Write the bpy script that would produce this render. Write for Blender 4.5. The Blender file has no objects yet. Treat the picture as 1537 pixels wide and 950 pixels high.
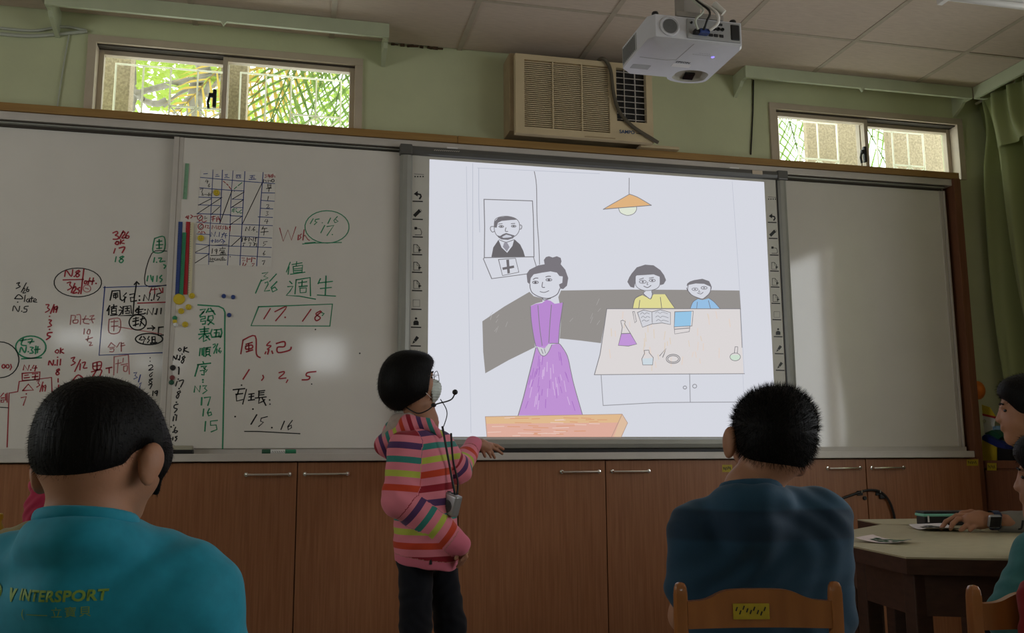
import bpy, bmesh, math, random
import numpy as np
import openvdb
from mathutils import Vector, Matrix
from mathutils.bvhtree import BVHTree

scene = bpy.context.scene
COL = scene.collection
random.seed(7)
RNG = np.random.default_rng(11)

# ------------------------------------------------------------------ camera
W, H = 1537, 950
YAW, PITCH, ROLL, FPX, CDIST, CHGT = 0.2292, 0.1533, -0.0055, 1390.78, 4.1256, 0.9722
_cy, _sy, _cp, _sp = math.cos(YAW), math.sin(YAW), math.cos(PITCH), math.sin(PITCH)
FW = Vector((_sy * _cp, _cy * _cp, _sp))
_rt = Vector((_cy, -_sy, 0.0))
_up = _rt.cross(FW)
_c, _s = math.cos(ROLL), math.sin(ROLL)
RT = _c * _rt + _s * _up
UP = -_s * _rt + _c * _up
CAM = Vector((0.0, -CDIST, CHGT))
cam_data = bpy.data.cameras.new('camera')
cam_data.sensor_fit = 'HORIZONTAL'
cam_data.sensor_width = 36.0
cam_data.lens = FPX / W * 36.0
cam_data.clip_start = 0.02
cam = bpy.data.objects.new('camera', cam_data)
COL.objects.link(cam)
_m = Matrix((RT, UP, -FW)).transposed().to_4x4()
_m.translation = CAM
cam.matrix_world = _m
scene.camera = cam

# ------------------------------------------------------------------ world, exposure
SKY = 4.4
world = bpy.data.worlds.new('world')
scene.world = world
world.use_nodes = True
wn = world.node_tree
wn.nodes['Background'].inputs['Color'].default_value = (0.95, 0.985, 1.0, 1)
wn.nodes['Background'].inputs['Strength'].default_value = SKY
vs = scene.view_settings
vs.view_transform = 'Standard'
vs.look = 'None'
vs.exposure = 0.0
vs.gamma = 1.0
vs.use_curve_mapping = False
scene.cycles.use_denoising = True
scene.cycles.max_bounces = 10
scene.cycles.diffuse_bounces = 5
scene.cycles.glossy_bounces = 4
scene.cycles.transmission_bounces = 6
scene.cycles.transparent_max_bounces = 16
scene.cycles.caustics_reflective = False
scene.cycles.caustics_refractive = False
scene.cycles.sample_clamp_indirect = 6.0

def portal(name, loc, rot, sx, sy):
    l = bpy.data.lights.new(name, 'AREA')
    l.shape = 'RECTANGLE'; l.size = sx; l.size_y = sy
    l.cycles.is_portal = True
    o = bpy.data.objects.new(name, l); COL.objects.link(o)
    o.location = loc; o.rotation_euler = rot
    return o
# room box: x from XL to XR, y from YB (behind the camera) to 0.04 (front wall), z 0 to ZC
XL, XR, YB, YF, ZC = -3.3, 3.74, -8.6, 0.04, 2.925
RW = [(-5.9, -5.1), (-4.4, -3.0), (-2.7, -1.1)]       # window bays in the right wall (y ranges)
RWZ = (0.95, 2.55)
LWN = [(-3.2, -1.3)]                      # corridor windows, left wall
LWZ = (1.35, 2.35)
BW = [(-3.05, -2.2, 2.44, 2.68), (-2.05, -1.45, 2.20, 2.30), (0.06, 0.62, 2.16, 2.62)]   # small high windows in the back wall
for y0, y1 in RW:
    portal('window_daylight', (XR + 0.14, (y0 + y1) / 2, sum(RWZ) / 2), (0, math.pi / 2, 0), RWZ[1] - RWZ[0], y1 - y0)
for y0, y1 in LWN:
    portal('window_daylight', (XL - 0.14, (y0 + y1) / 2, sum(LWZ) / 2), (0, -math.pi / 2, 0), LWZ[1] - LWZ[0], y1 - y0)
for x0, x1, z0, z1 in BW:
    portal('window_daylight', ((x0 + x1) / 2, YB - 0.14, (z0 + z1) / 2), (math.pi / 2, 0, math.pi), x1 - x0, z1 - z0)

# ------------------------------------------------------------------ pixel helpers (real distances given for each)
def ray(x, y):
    return FW + RT * ((x - W / 2) / FPX) + UP * ((H / 2 - y) / FPX)
def onY(x, y, Y=0.0):
    r = ray(x, y); return CAM + r * ((Y - CAM.y) / r.y)
def onX(x, y, X):
    r = ray(x, y); return CAM + r * ((X - CAM.x) / r.x)
def onZ(x, y, Z):
    r = ray(x, y); return CAM + r * ((Z - CAM.z) / r.z)
def at(x, y, d):
    return CAM + ray(x, y) * d
V = Vector

# ------------------------------------------------------------------ materials
def srgb(r, g, b):
    f = lambda c: (c / 255 / 12.92) if c / 255 <= 0.04045 else ((c / 255 + 0.055) / 1.055) ** 2.4
    return (f(r), f(g), f(b))
MATS = {}
def mat(name, col, rough=0.6, spec=0.4, metal=0.0, var=0.0, scale=30.0, bump=0.0, bscale=None, stretch=None, col2=None, coat=0.0, emit=None, sheen=0.0, transm=0.0):
    m = bpy.data.materials.new(name); m.use_nodes = True
    nt = m.node_tree; b = nt.nodes['Principled BSDF']
    b.inputs['Base Color'].default_value = (*col, 1)
    b.inputs['Roughness'].default_value = rough
    b.inputs['Specular IOR Level'].default_value = spec
    b.inputs['Metallic'].default_value = metal
    b.inputs['Coat Weight'].default_value = coat
    b.inputs['Sheen Weight'].default_value = sheen
    if transm: b.inputs['Transmission Weight'].default_value = transm
    if emit: 
        b.inputs['Emission Color'].default_value = (*emit[:3], 1); b.inputs['Emission Strength'].default_value = emit[3]
    if var or bump or col2:
        tc = nt.nodes.new('ShaderNodeTexCoord'); mp = nt.nodes.new('ShaderNodeMapping')
        nt.links.new(tc.outputs['Object'], mp.inputs['Vector'])
        if stretch: mp.inputs['Scale'].default_value = stretch
        nz = nt.nodes.new('ShaderNodeTexNoise'); nz.inputs['Scale'].default_value = scale; nz.inputs['Detail'].default_value = 5
        nt.links.new(mp.outputs['Vector'], nz.inputs['Vector'])
        if var or col2:
            mx = nt.nodes.new('ShaderNodeMix'); mx.data_type = 'RGBA'
            c2 = col2 if col2 else tuple(max(0, c * (1 - var)) for c in col)
            c1 = col if col2 else tuple(min(1, c * (1 + var)) for c in col)
            mx.inputs[6].default_value = (*c1, 1); mx.inputs[7].default_value = (*c2, 1)
            rp = nt.nodes.new('ShaderNodeMapRange'); rp.inputs[1].default_value = 0.3; rp.inputs[2].default_value = 0.7
            nt.links.new(nz.outputs['Fac'], rp.inputs[0]); nt.links.new(rp.outputs[0], mx.inputs[0])
            nt.links.new(mx.outputs[2], b.inputs['Base Color'])
        if bump:
            bp = nt.nodes.new('ShaderNodeBump'); bp.inputs['Strength'].default_value = bump; bp.inputs['Distance'].default_value = 0.004
            if bscale:
                n2 = nt.nodes.new('ShaderNodeTexNoise'); n2.inputs['Scale'].default_value = bscale; n2.inputs['Detail'].default_value = 4
                nt.links.new(mp.outputs['Vector'], n2.inputs['Vector']); nt.links.new(n2.outputs['Fac'], bp.inputs['Height'])
            else:
                nt.links.new(nz.outputs['Fac'], bp.inputs['Height'])
            nt.links.new(bp.outputs['Normal'], b.inputs['Normal'])
    MATS[name] = m
    return m
def emat(name, rgb, gain=1.0):
    """projected light: the colour the projector throws on the screen"""
    m = bpy.data.materials.new(name); m.use_nodes = True
    nt = m.node_tree; nt.nodes.clear()
    o = nt.nodes.new('ShaderNodeOutputMaterial'); e = nt.nodes.new('ShaderNodeEmission')
    c = srgb(*rgb); e.inputs['Color'].default_value = (*[x * gain for x in c], 1); e.inputs['Strength'].default_value = 1.0
    nt.links.new(e.outputs[0], o.inputs[0])
    return m
def glass_mat(name, tint=(0.93, 0.95, 0.92), refl=0.08):
    m = bpy.data.materials.new(name); m.use_nodes = True
    nt = m.node_tree; nt.nodes.clear()
    o = nt.nodes.new('ShaderNodeOutputMaterial'); t = nt.nodes.new('ShaderNodeBsdfTransparent'); g = nt.nodes.new('ShaderNodeBsdfGlossy')
    t.inputs['Color'].default_value = (*tint, 1); g.inputs['Roughness'].default_value = 0.03
    mx = nt.nodes.new('ShaderNodeMixShader'); mx.inputs[0].default_value = refl
    nt.links.new(t.outputs[0], mx.inputs[1]); nt.links.new(g.outputs[0], mx.inputs[2]); nt.links.new(mx.outputs[0], o.inputs[0])
    return m

# ------------------------------------------------------------------ mesh helpers
ORG = {}
def link(name, mesh, mats, parent=None, origin=None, label=None, cat=None, group=None, kind=None):
    o = bpy.data.objects.new(name, mesh)
    COL.objects.link(o)
    for m in (mats if isinstance(mats, (list, tuple)) else [mats]):
        if mesh is not None and m is not None and m.name not in [x.name for x in mesh.materials if x]:
            mesh.materials.append(m)
    org = V(origin) if origin is not None else V((0, 0, 0))
    if parent is not None:
        o.parent = parent
        o.location = org - ORG[parent.name]
    else:
        o.location = org
    ORG[o.name] = org
    if label: o['label'] = label
    if cat: o['category'] = cat
    if group: o['group'] = group
    if kind: o['kind'] = kind
    return o
def thing(name, loc, label, cat, group=None, kind=None):
    o = bpy.data.objects.new(name, None); COL.objects.link(o)
    o.location = loc; ORG[o.name] = V(loc)
    o.empty_display_size = 0.05
    if label: o['label'] = label
    if cat: o['category'] = cat
    if group: o['group'] = group
    if kind: o['kind'] = kind
    return o

class MB:
    """collects shapes in world coordinates, linked as ONE mesh object"""
    def __init__(s):
        s.bm = bmesh.new()
    def box(s, c, size, bev=0.0, rot=None, seg=2):
        r = bmesh.ops.create_cube(s.bm, size=1.0)
        vs = r['verts']
        for v in vs:
            v.co = V((v.co.x * size[0], v.co.y * size[1], v.co.z * size[2]))
        if bev:
            es = list({e for v in vs for e in v.link_edges})
            g = bmesh.ops.bevel(s.bm, geom=es, offset=bev, segments=seg, affect='EDGES', profile=0.6)
            vs = list({v for f in g['faces'] for v in f.verts} | {v for v in vs if v.is_valid})
        M = rot.to_matrix() if hasattr(rot, 'to_matrix') else rot
        for v in vs:
            co = v.co.copy()
            if M is not None: co = M @ co
            v.co = co + V(c)
        return s
    def box2(s, lo, hi, bev=0.0):
        lo, hi = V(lo), V(hi)
        return s.box((lo + hi) / 2, [abs(a) for a in (hi - lo)], bev)
    def tube(s, pts, r, n=8, caps=True, r_end=None):
        pts = [V(p) for p in pts]
        rings = []
        up = V((0, 0, 1))
        prev = None
        N = len(pts)
        for i, p in enumerate(pts):
            t = (pts[min(i + 1, N - 1)] - pts[max(i - 1, 0)])
            if t.length < 1e-9: t = V((0, 0, 1))
            t.normalize()
            if prev is None:
                a = t.cross(up) if abs(t.dot(up)) < 0.95 else t.cross(V((1, 0, 0)))
            else:
                a = prev - t * prev.dot(t)
                if a.length < 1e-6: a = t.cross(up)
            a.normalize(); prev = a
            b = t.cross(a)
            rr = r if not isinstance(r, (list, tuple)) else r[i]
            if r_end is not None: rr = r + (r_end - r) * i / max(1, N - 1)
            rings.append([s.bm.verts.new(p + (a * math.cos(2 * math.pi * k / n) + b * math.sin(2 * math.pi * k / n)) * rr) for k in range(n)])
        for i in range(N - 1):
            for k in range(n):
                s.bm.faces.new((rings[i][k], rings[i][(k + 1) % n], rings[i + 1][(k + 1) % n], rings[i + 1][k]))
        if caps:
            s.bm.faces.new(rings[0][::-1]); s.bm.faces.new(rings[-1])
        return s
    def ball(s, c, r, sub=2, squash=None, rot=None):
        g = bmesh.ops.create_icosphere(s.bm, subdivisions=sub, radius=1.0)
        rr = r if isinstance(r, (tuple, list)) else (r, r, r)
        for v in g['verts']:
            co = V((v.co.x * rr[0], v.co.y * rr[1], v.co.z * rr[2]))
            if rot is not None: co = rot @ co
            v.co = co + V(c)
        return s
    def poly(s, pts, thick=None, direction=None):
        vs = [s.bm.verts.new(V(p)) for p in pts]
        f = s.bm.faces.new(vs)
        if thick:
            d = V(direction) * thick
            w = [s.bm.verts.new(V(p) + d) for p in pts]
            s.bm.faces.new(w[::-1])
            n = len(vs)
            for i in range(n):
                s.bm.faces.new((vs[i], w[i], w[(i + 1) % n], vs[(i + 1) % n]))
        return s
    def lathe(s, prof, c, axis=(0, 0, 1), n=24):
        """prof: (radius, height) pairs along axis"""
        ax = V(axis).normalized()
        a = ax.cross(V((0, 0, 1)));
        if a.length < 1e-4: a = V((1, 0, 0))
        a.normalize(); b = ax.cross(a)
        rings = []
        for r, h in prof:
            rings.append([s.bm.verts.new(V(c) + ax * h + (a * math.cos(2 * math.pi * k / n) + b * math.sin(2 * math.pi * k / n)) * max(r, 1e-5)) for k in range(n)])
        for i in range(len(rings) - 1):
            for k in range(n):
                s.bm.faces.new((rings[i][k], rings[i][(k + 1) % n], rings[i + 1][(k + 1) % n], rings[i + 1][k]))
        s.bm.faces.new(rings[0][::-1]); s.bm.faces.new(rings[-1])
        return s
    def grid(s, P, nu, nv):
        """P(u,v) -> point"""
        g = [[s.bm.verts.new(V(P(i / nu, j / nv))) for j in range(nv + 1)] for i in range(nu + 1)]
        for i in range(nu):
            for j in range(nv):
                s.bm.faces.new((g[i][j], g[i + 1][j], g[i + 1][j + 1], g[i][j + 1]))
        return s
    def ribbon(s, pts, w, nrm=(0, -1, 0)):
        """flat stroke of width w in the plane with normal nrm, with round-ish ends"""
        pts = [V(p) for p in pts]
        nrm = V(nrm)
        if len(pts) == 1:
            c = pts[0]; a = nrm.orthogonal().normalized(); b = nrm.cross(a)
            s.bm.faces.new([s.bm.verts.new(c + (a * math.cos(k * math.pi / 3) + b * math.sin(k * math.pi / 3)) * w * 0.7) for k in range(6)])
            return s
        L, R = [], []
        N = len(pts)
        for i, p in enumerate(pts):
            t0 = (p - pts[i - 1]).normalized() if i > 0 else None
            t1 = (pts[i + 1] - p).normalized() if i < N - 1 else None
            t = (t0 or t1) + (t1 or t0)
            if t.length < 0.3: t = t1 or t0
            t.normalize()
            sd = t.cross(nrm).normalized()
            q = p.copy()
            if i == 0: q -= t * w * 0.4
            if i == N - 1: q += t * w * 0.4
            L.append(s.bm.verts.new(q + sd * w / 2)); R.append(s.bm.verts.new(q - sd * w / 2))
        for i in range(N - 1):
            s.bm.faces.new((L[i], L[i + 1], R[i + 1], R[i]))
        return s
    def mesh(s, name, org, smooth=False):
        bmesh.ops.recalc_face_normals(s.bm, faces=s.bm.faces[:]) if not getattr(s, 'flat', False) else None
        for v in s.bm.verts: v.co -= org
        me = bpy.data.meshes.new(name)
        s.bm.to_mesh(me); s.bm.free()
        if smooth:
            for p in me.polygons: p.use_smooth = True
        return me
    def build(s, name, m, parent=None, smooth=False, **kw):
        vs = s.bm.verts
        lo = V((min(v.co.x for v in vs), min(v.co.y for v in vs), min(v.co.z for v in vs)))
        hi = V((max(v.co.x for v in vs), max(v.co.y for v in vs), max(v.co.z for v in vs)))
        org = V(((lo.x + hi.x) / 2, (lo.y + hi.y) / 2, lo.z))
        me = s.mesh(name, org, smooth)
        if smooth == 'auto':
            me.set_sharp_from_angle(angle=0.7)
        return link(name, me, m, parent, org, **kw)

def bez(p0, p1, p2, p3, n=12):
    p0, p1, p2, p3 = V(p0), V(p1), V(p2), V(p3)
    return [((1 - t) ** 3) * p0 + 3 * t * (1 - t) ** 2 * p1 + 3 * t * t * (1 - t) * p2 + t ** 3 * p3 for t in [i / n for i in range(n + 1)]]
def smooth_path(pts, n=6):
    """Catmull-Rom through points"""
    pts = [V(p) for p in pts]
    out = []
    for i in range(len(pts) - 1):
        a = pts[max(i - 1, 0)]; b = pts[i]; c = pts[i + 1]; d = pts[min(i + 2, len(pts) - 1)]
        for k in range(n):
            t = k / n
            out.append(0.5 * ((2 * b) + (c - a) * t + (2 * a - 5 * b + 4 * c - d) * t * t + (3 * b - a - 3 * c + d) * t ** 3))
    out.append(pts[-1])
    return out
def copy_part(mesh, name, parent, loc, m=None):
    o = bpy.data.objects.new(name, mesh); COL.objects.link(o)
    o.parent = parent; o.location = V(loc) - ORG[parent.name]
    ORG[o.name] = V(loc)
    return o

def text_mesh(body, size, extrude=0.0, shear=0.0, spacing=1.0, bold=0.0):
    c = bpy.data.curves.new('lettering', 'FONT'); c.body = body; c.size = size
    c.align_x = 'CENTER'; c.align_y = 'CENTER'; c.shear = shear; c.space_character = spacing
    c.offset = bold
    c.resolution_u = 3
    o = bpy.data.objects.new('lettering_tmp', c); COL.objects.link(o)
    dg = bpy.context.evaluated_depsgraph_get(); dg.update()
    me = bpy.data.meshes.new_from_object(o.evaluated_get(dg))
    bpy.data.objects.remove(o); bpy.data.curves.remove(c)
    return me
def place_text(name, body, size, center, xdir, ydir, m, parent, shear=0.0, spacing=1.0, bold=0.0, lift=0.0008, label=None):
    me = text_mesh(body, size, shear=shear, spacing=spacing, bold=bold)
    xd, yd = V(xdir).normalized(), V(ydir).normalized(); n = xd.cross(yd)
    for v in me.vertices:
        v.co = xd * v.co.x + yd * v.co.y + n * lift
    return link(name, me, m, parent, V(center), label=label)

# ------------------------------------------------------------------ signed-distance modelling (bodies and clothes as continuous surfaces)
class Prim:
    def __init__(s, f, lo, hi, k=0.02, op='add'):
        s.f, s.lo, s.hi, s.k, s.op = f, np.array(lo, float), np.array(hi, float), k, op
def cap(a, b, ra, rb=None, k=0.02, op='add'):
    a = np.array(a, float); b = np.array(b, float); rb = ra if rb is None else rb
    ab = b - a; bb = max(ab @ ab, 1e-12)
    def f(X, Y, Z):
        dx, dy, dz = X - a[0], Y - a[1], Z - a[2]
        h = np.clip((dx * ab[0] + dy * ab[1] + dz * ab[2]) / bb, 0, 1)
        return np.sqrt((dx - h * ab[0]) ** 2 + (dy - h * ab[1]) ** 2 + (dz - h * ab[2]) ** 2) - (ra + (rb - ra) * h)
    m = max(ra, rb)
    return Prim(f, np.minimum(a, b) - m, np.maximum(a, b) + m, k, op)
def ell(c, r, axes=None, k=0.02, op='add'):
    c = np.array(c, float); r = np.array(r, float)
    A = np.eye(3) if axes is None else np.array([list(v) for v in axes], float)
    def f(X, Y, Z):
        dx, dy, dz = X - c[0], Y - c[1], Z - c[2]
        k0 = 0; k1 = 0
        for i in range(3):
            q = (dx * A[i, 0] + dy * A[i, 1] + dz * A[i, 2]) / r[i]
            k0 = k0 + q * q; k1 = k1 + (q / r[i]) ** 2
        k0 = np.sqrt(k0); k1 = np.sqrt(k1) + 1e-9
        return k0 * (k0 - 1) / k1
    ext = np.sqrt(((A * r[:, None]) ** 2).sum(0))
    return Prim(f, c - ext, c + ext, k, op)
def torus(c, axis, R, r, k=0.008):
    c = np.array(c, float); n = np.array(axis, float); n = n / np.linalg.norm(n)
    def f(X, Y, Z):
        dx, dy, dz = X - c[0], Y - c[1], Z - c[2]
        h = dx * n[0] + dy * n[1] + dz * n[2]
        q = np.sqrt(np.maximum(dx * dx + dy * dy + dz * dz - h * h, 0)) - R
        return np.sqrt(q * q + h * h) - r
    return Prim(f, c - R - r, c + R + r, k)
def half(p, n, lo, hi, k=0.01, op='cut'):
    """half-space on the +n side of p, inside the box lo..hi"""
    p = np.array(p, float); n = np.array(n, float); n = n / np.linalg.norm(n)
    def f(X, Y, Z):
        return -((X - p[0]) * n[0] + (Y - p[1]) * n[1] + (Z - p[2]) * n[2])
    return Prim(f, lo, hi, k, op)
def sdf_field(prims, res, pad=0.02):
    adds = [p for p in prims if p.op == 'add']
    lo = np.min([p.lo for p in adds], 0) - pad; hi = np.max([p.hi for p in adds], 0) + pad
    n = np.ceil((hi - lo) / res).astype(int) + 1
    ax = [lo[i] + res * np.arange(n[i]) for i in range(3)]
    D = np.full(n, 0.08, np.float32)
    for p in prims:
        mg = 0.03 + p.k
        i0 = np.clip(np.floor((p.lo - mg - lo) / res).astype(int), 0, n); i1 = np.clip(np.ceil((p.hi + mg - lo) / res).astype(int) + 1, 0, n)
        if np.any(i1 <= i0): continue
        sl = tuple(slice(i0[i], i1[i]) for i in range(3))
        X = ax[0][sl[0]][:, None, None].astype(np.float32); Y = ax[1][sl[1]][None, :, None].astype(np.float32); Z = ax[2][sl[2]][None, None, :].astype(np.float32)
        d = p.f(X, Y, Z).astype(np.float32)
        d = np.broadcast_to(d, D[sl].shape)
        A = D[sl]
        if p.op == 'add':
            h = np.maximum(p.k - np.abs(A - d), 0) / p.k
            D[sl] = np.minimum(A, d) - h * h * p.k * 0.25
        else:
            d = -d
            h = np.maximum(p.k - np.abs(A - d), 0) / p.k
            D[sl] = np.maximum(A, d) + h * h * p.k * 0.25
    return D, lo
def sdf_mesh(prims, res, bumpf=None):
    D, lo = sdf_field(prims, res)
    if bumpf is not None:
        n = D.shape
        X = (lo[0] + res * np.arange(n[0]))[:, None, None]; Y = (lo[1] + res * np.arange(n[1]))[None, :, None]; Z = (lo[2] + res * np.arange(n[2]))[None, None, :]
        D = (D + bumpf(X, Y, Z)).astype(np.float32)
    g = openvdb.FloatGrid(); g.background = 0.08
    g.copyFromArray(np.ascontiguousarray(D))
    pts, quads = g.convertToQuads(isovalue=0.0)
    pts = np.asarray(pts, float) * res + lo
    quads = np.asarray(quads, int)
    # orientation
    a, b, c = pts[quads[:, 0]], pts[quads[:, 1]], pts[quads[:, 2]]
    vol = (a * np.cross(b, c)).sum()
    a, c, d = pts[quads[:, 0]], pts[quads[:, 2]], pts[quads[:, 3]]
    vol += (a * np.cross(c, d)).sum()
    if vol < 0: quads = quads[:, ::-1]
    return pts, quads
def sdf_obj(name, prims, res, m, parent, attr=None, bumpf=None, extra=None, label=None, kind=None):
    pts, quads = sdf_mesh(prims, res, bumpf)
    org = ORG[parent.name]
    me = bpy.data.meshes.new(name)
    P = pts - np.array(org)
    faces = quads.tolist()
    if extra is not None:
        ev, ef = extra(pts, quads)
        base = len(P)
        P = np.vstack([P, ev - np.array(org)])
        faces += [[i + base for i in f] for f in ef]
    me.from_pydata(P.tolist(), [], faces)
    me.polygons.foreach_set('use_smooth', np.ones(len(me.polygons), bool))
    if attr is not None:
        for an, fn in attr.items():
            a = me.attributes.new(an, 'FLOAT', 'POINT')
            a.data.foreach_set('value', np.asarray(fn(pts), np.float32))
    me.update()
    o = link(name, me, m, parent, org, label=label, kind=kind)
    return o, pts, quads
def vert_normals(pts, quads):
    n = np.zeros_like(pts)
    fn = np.cross(pts[quads[:, 2]] - pts[quads[:, 0]], pts[quads[:, 3]] - pts[quads[:, 1]])
    for i in range(4): np.add.at(n, quads[:, i], fn)
    return n / (np.linalg.norm(n, axis=1, keepdims=True) + 1e-12)
def strands(count, length, width, tilt, keep=None, jitter=0.5, comb=None):
    """thin tapering hair strands that grow out of the hair surface"""
    def f(pts, quads):
        nr = vert_normals(pts, quads)
        idx = np.arange(len(pts))
        if keep is not None: idx = idx[keep(pts, nr)]
        pick = RNG.choice(idx, count)
        ev, ef = [], []
        for j, i in enumerate(pick):
            n = nr[i]; p = pts[i]
            t = np.array(tilt, float) + RNG.normal(0, jitter, 3)
            if comb is not None: t = t + comb(p, n)
            d = n * 0.8 + t * 0.6; d /= np.linalg.norm(d)
            s = np.cross(d, RNG.normal(0, 1, 3)); s /= np.linalg.norm(s) + 1e-9
            L = length * RNG.uniform(0.5, 1.2)
            b = 3 * j
            p = p - n * 0.002
            ev += [p - s * width, p + s * width, p + d * L]
            ef.append([b, b + 1, b + 2])
        return np.array(ev), ef
    return f

# ------------------------------------------------------------------ materials in use
M_wall = mat('green_paint', (0.53, 0.555, 0.35), 0.55, 0.35, var=0.06, scale=4, bump=0.15, bscale=60)
M_pelmet = mat('pelmet_paint', (0.48, 0.52, 0.36), 0.5, 0.35, var=0.05, scale=8)
M_tile = mat('ceiling_tile', (0.60, 0.50, 0.41), 0.9, 0.1, col2=(0.52, 0.43, 0.35), scale=14, stretch=(1.5, 14, 6), bump=0.35, bscale=25)
M_tbar = mat('ceiling_bar', (0.42, 0.36, 0.28), 0.6, 0.2, var=0.08, scale=20)
M_slab = mat('ceiling_void', (0.30, 0.26, 0.22), 0.9, 0.1)
M_floor = mat('terrazzo', (0.38, 0.34, 0.29), 0.4, 0.4, var=0.2, scale=80)
M_wood = mat('cabinet_laminate', (0.34, 0.145, 0.066), 0.42, 0.35, col2=(0.25, 0.098, 0.042), scale=9, stretch=(14, 14, 0.5), coat=0.15)
M_wood_dark = mat('dark_laminate', (0.20, 0.082, 0.042), 0.5, 0.3, col2=(0.15, 0.058, 0.03), scale=9, stretch=(12, 12, 0.5))
M_railwood = mat('rail_wood', (0.34, 0.20, 0.066), 0.5, 0.3, col2=(0.28, 0.155, 0.05), scale=8, stretch=(0.6, 10, 10))
M_alu = mat('rail_aluminium', (0.56, 0.52, 0.48), 0.45, 0.45, metal=0.15, var=0.04, scale=12)
M_frame = mat('window_aluminium', (0.50, 0.42, 0.32), 0.5, 0.4, var=0.06, scale=10)
M_gap = mat('track_dark', (0.06, 0.05, 0.04), 0.7, 0.2)
M_board = mat('whiteboard_enamel', (0.70, 0.665, 0.62), 0.085, 0.65, var=0.025, scale=5)
M_white = mat('white_plastic', (0.78, 0.76, 0.74), 0.4, 0.45, var=0.02, scale=20)
M_offwhite = mat('off_white_plastic', (0.60, 0.58, 0.53), 0.45, 0.4, var=0.03, scale=20)
M_black = mat('black_plastic', (0.012, 0.012, 0.013), 0.45, 0.4)
M_chrome = mat('chrome', (0.78, 0.76, 0.72), 0.2, 0.5, metal=0.95)
M_bezel = mat('dark_bezel', (0.10, 0.098, 0.092), 0.35, 0.45, var=0.06, scale=12)
M_bezel2 = mat('grey_bezel', (0.33, 0.33, 0.30), 0.38, 0.45, metal=0.2, var=0.05, scale=10)
M_glass = glass_mat('window_glass')
M_pebble = mat('pebble_dash', (0.40, 0.33, 0.22), 0.9, 0.2, col2=(0.22, 0.18, 0.12), scale=90, bump=0.8, bscale=80)
M_cream = mat('air_conditioner_cream', (0.56, 0.45, 0.28), 0.5, 0.35, var=0.06, scale=9)
M_cream_d = mat('air_conditioner_grille', (0.36, 0.27, 0.16), 0.55, 0.3, var=0.1, scale=14)
M_yellowtag = mat('yellow_sticker', (0.40, 0.30, 0.02), 0.5, 0.3, var=0.1, scale=60)

# ------------------------------------------------------------------ room shell
def wall_panel(name, u0, u1, z0, z1, face, back, holes, axis, m, label=None):
    """flat wall with real openings; u runs along the wall, face/back are the two surfaces"""
    mb = MB(); bm = mb.bm
    us = sorted({u0, u1, *[h[0] for h in holes], *[h[1] for h in holes]})
    zs = sorted({z0, z1, *[h[2] for h in holes], *[h[3] for h in holes]})
    cache = {}
    def P(u, d, z):
        k = (round(u, 5), d, round(z, 5))
        if k not in cache:
            cache[k] = bm.verts.new((u, d, z) if axis == 'x' else (d, u, z))
        return cache[k]
    inh = lambda u, z: any(h[0] < u < h[1] and h[2] < z < h[3] for h in holes)
    def solid(i, j):
        if i < 0 or j < 0 or i >= len(us) - 1 or j >= len(zs) - 1: return False
        return not inh((us[i] + us[i + 1]) / 2, (zs[j] + zs[j + 1]) / 2)
    for i in range(len(us) - 1):
        for j in range(len(zs) - 1):
            if not solid(i, j): continue
            a, b, c, d = us[i], us[i + 1], zs[j], zs[j + 1]
            for dd in (face, back):
                bm.faces.new((P(a, dd, c), P(b, dd, c), P(b, dd, d), P(a, dd, d)))
            for (ii, jj, e) in ((i - 1, j, (a, c, a, d)), (i + 1, j, (b, c, b, d)), (i, j - 1, (a, c, b, c)), (i, j + 1, (a, d, b, d))):
                if not solid(ii, jj):
                    bm.faces.new((P(e[0], face, e[1]), P(e[2], face, e[3]), P(e[2], back, e[3]), P(e[0], back, e[1])))
    return mb.build(name, m, kind='structure', label=label)

W1 = (onY(137, 62, YF).x, onY(541, 85, YF).x, 2.455, 2.822)
W2 = (onY(1156, 150, YF).x, onY(1440, 190, YF).x, 2.455, 2.788)
wall_front = wall_panel('wall_front', XL - 0.15, XR + 0.15, 0, ZC + 0.1, YF, YF + 0.15, [W1, W2], 'x', M_wall)
wall_panel('wall_right', YB, YF, 0, ZC + 0.1, XR, XR + 0.15, [(a, b, *RWZ) for a, b in RW], 'y', M_wall)
wall_panel('wall_left', YB, YF, 0, ZC + 0.1, XL, XL - 0.15, [(a, b, *LWZ) for a, b in LWN], 'y', M_wall)
wall_panel('wall_back', XL - 0.15, XR + 0.15, 0, ZC + 0.1, YB, YB - 0.15, BW, 'x', M_wall)
MB().box2((XL - 0.2, YB - 0.2, -0.1), (XR + 0.2, YF + 0.2, 0)).build('floor', M_floor, kind='structure')

# mullions of the side windows (daylight comes through these)
n_win = 3
for (a, b) in RW:
    w = thing('window_%d' % n_win, (XR, (a + b) / 2, RWZ[0]), None, None, kind='structure'); n_win += 1
    f = MB()
    f.box2((XR + 0.02, a, RWZ[0]), (XR + 0.08, a + 0.05, RWZ[1])).box2((XR + 0.02, b - 0.05, RWZ[0]), (XR + 0.08, b, RWZ[1]))
    f.box2((XR + 0.02, a, RWZ[0]), (XR + 0.08, b, RWZ[0] + 0.05)).box2((XR + 0.02, a, RWZ[1] - 0.05), (XR + 0.08, b, RWZ[1]))
    f.box2((XR + 0.02, (a + b) / 2 - 0.035, RWZ[0]), (XR + 0.08, (a + b) / 2 + 0.035, RWZ[1]))
    f.build('window_frame', M_frame, w)

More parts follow.
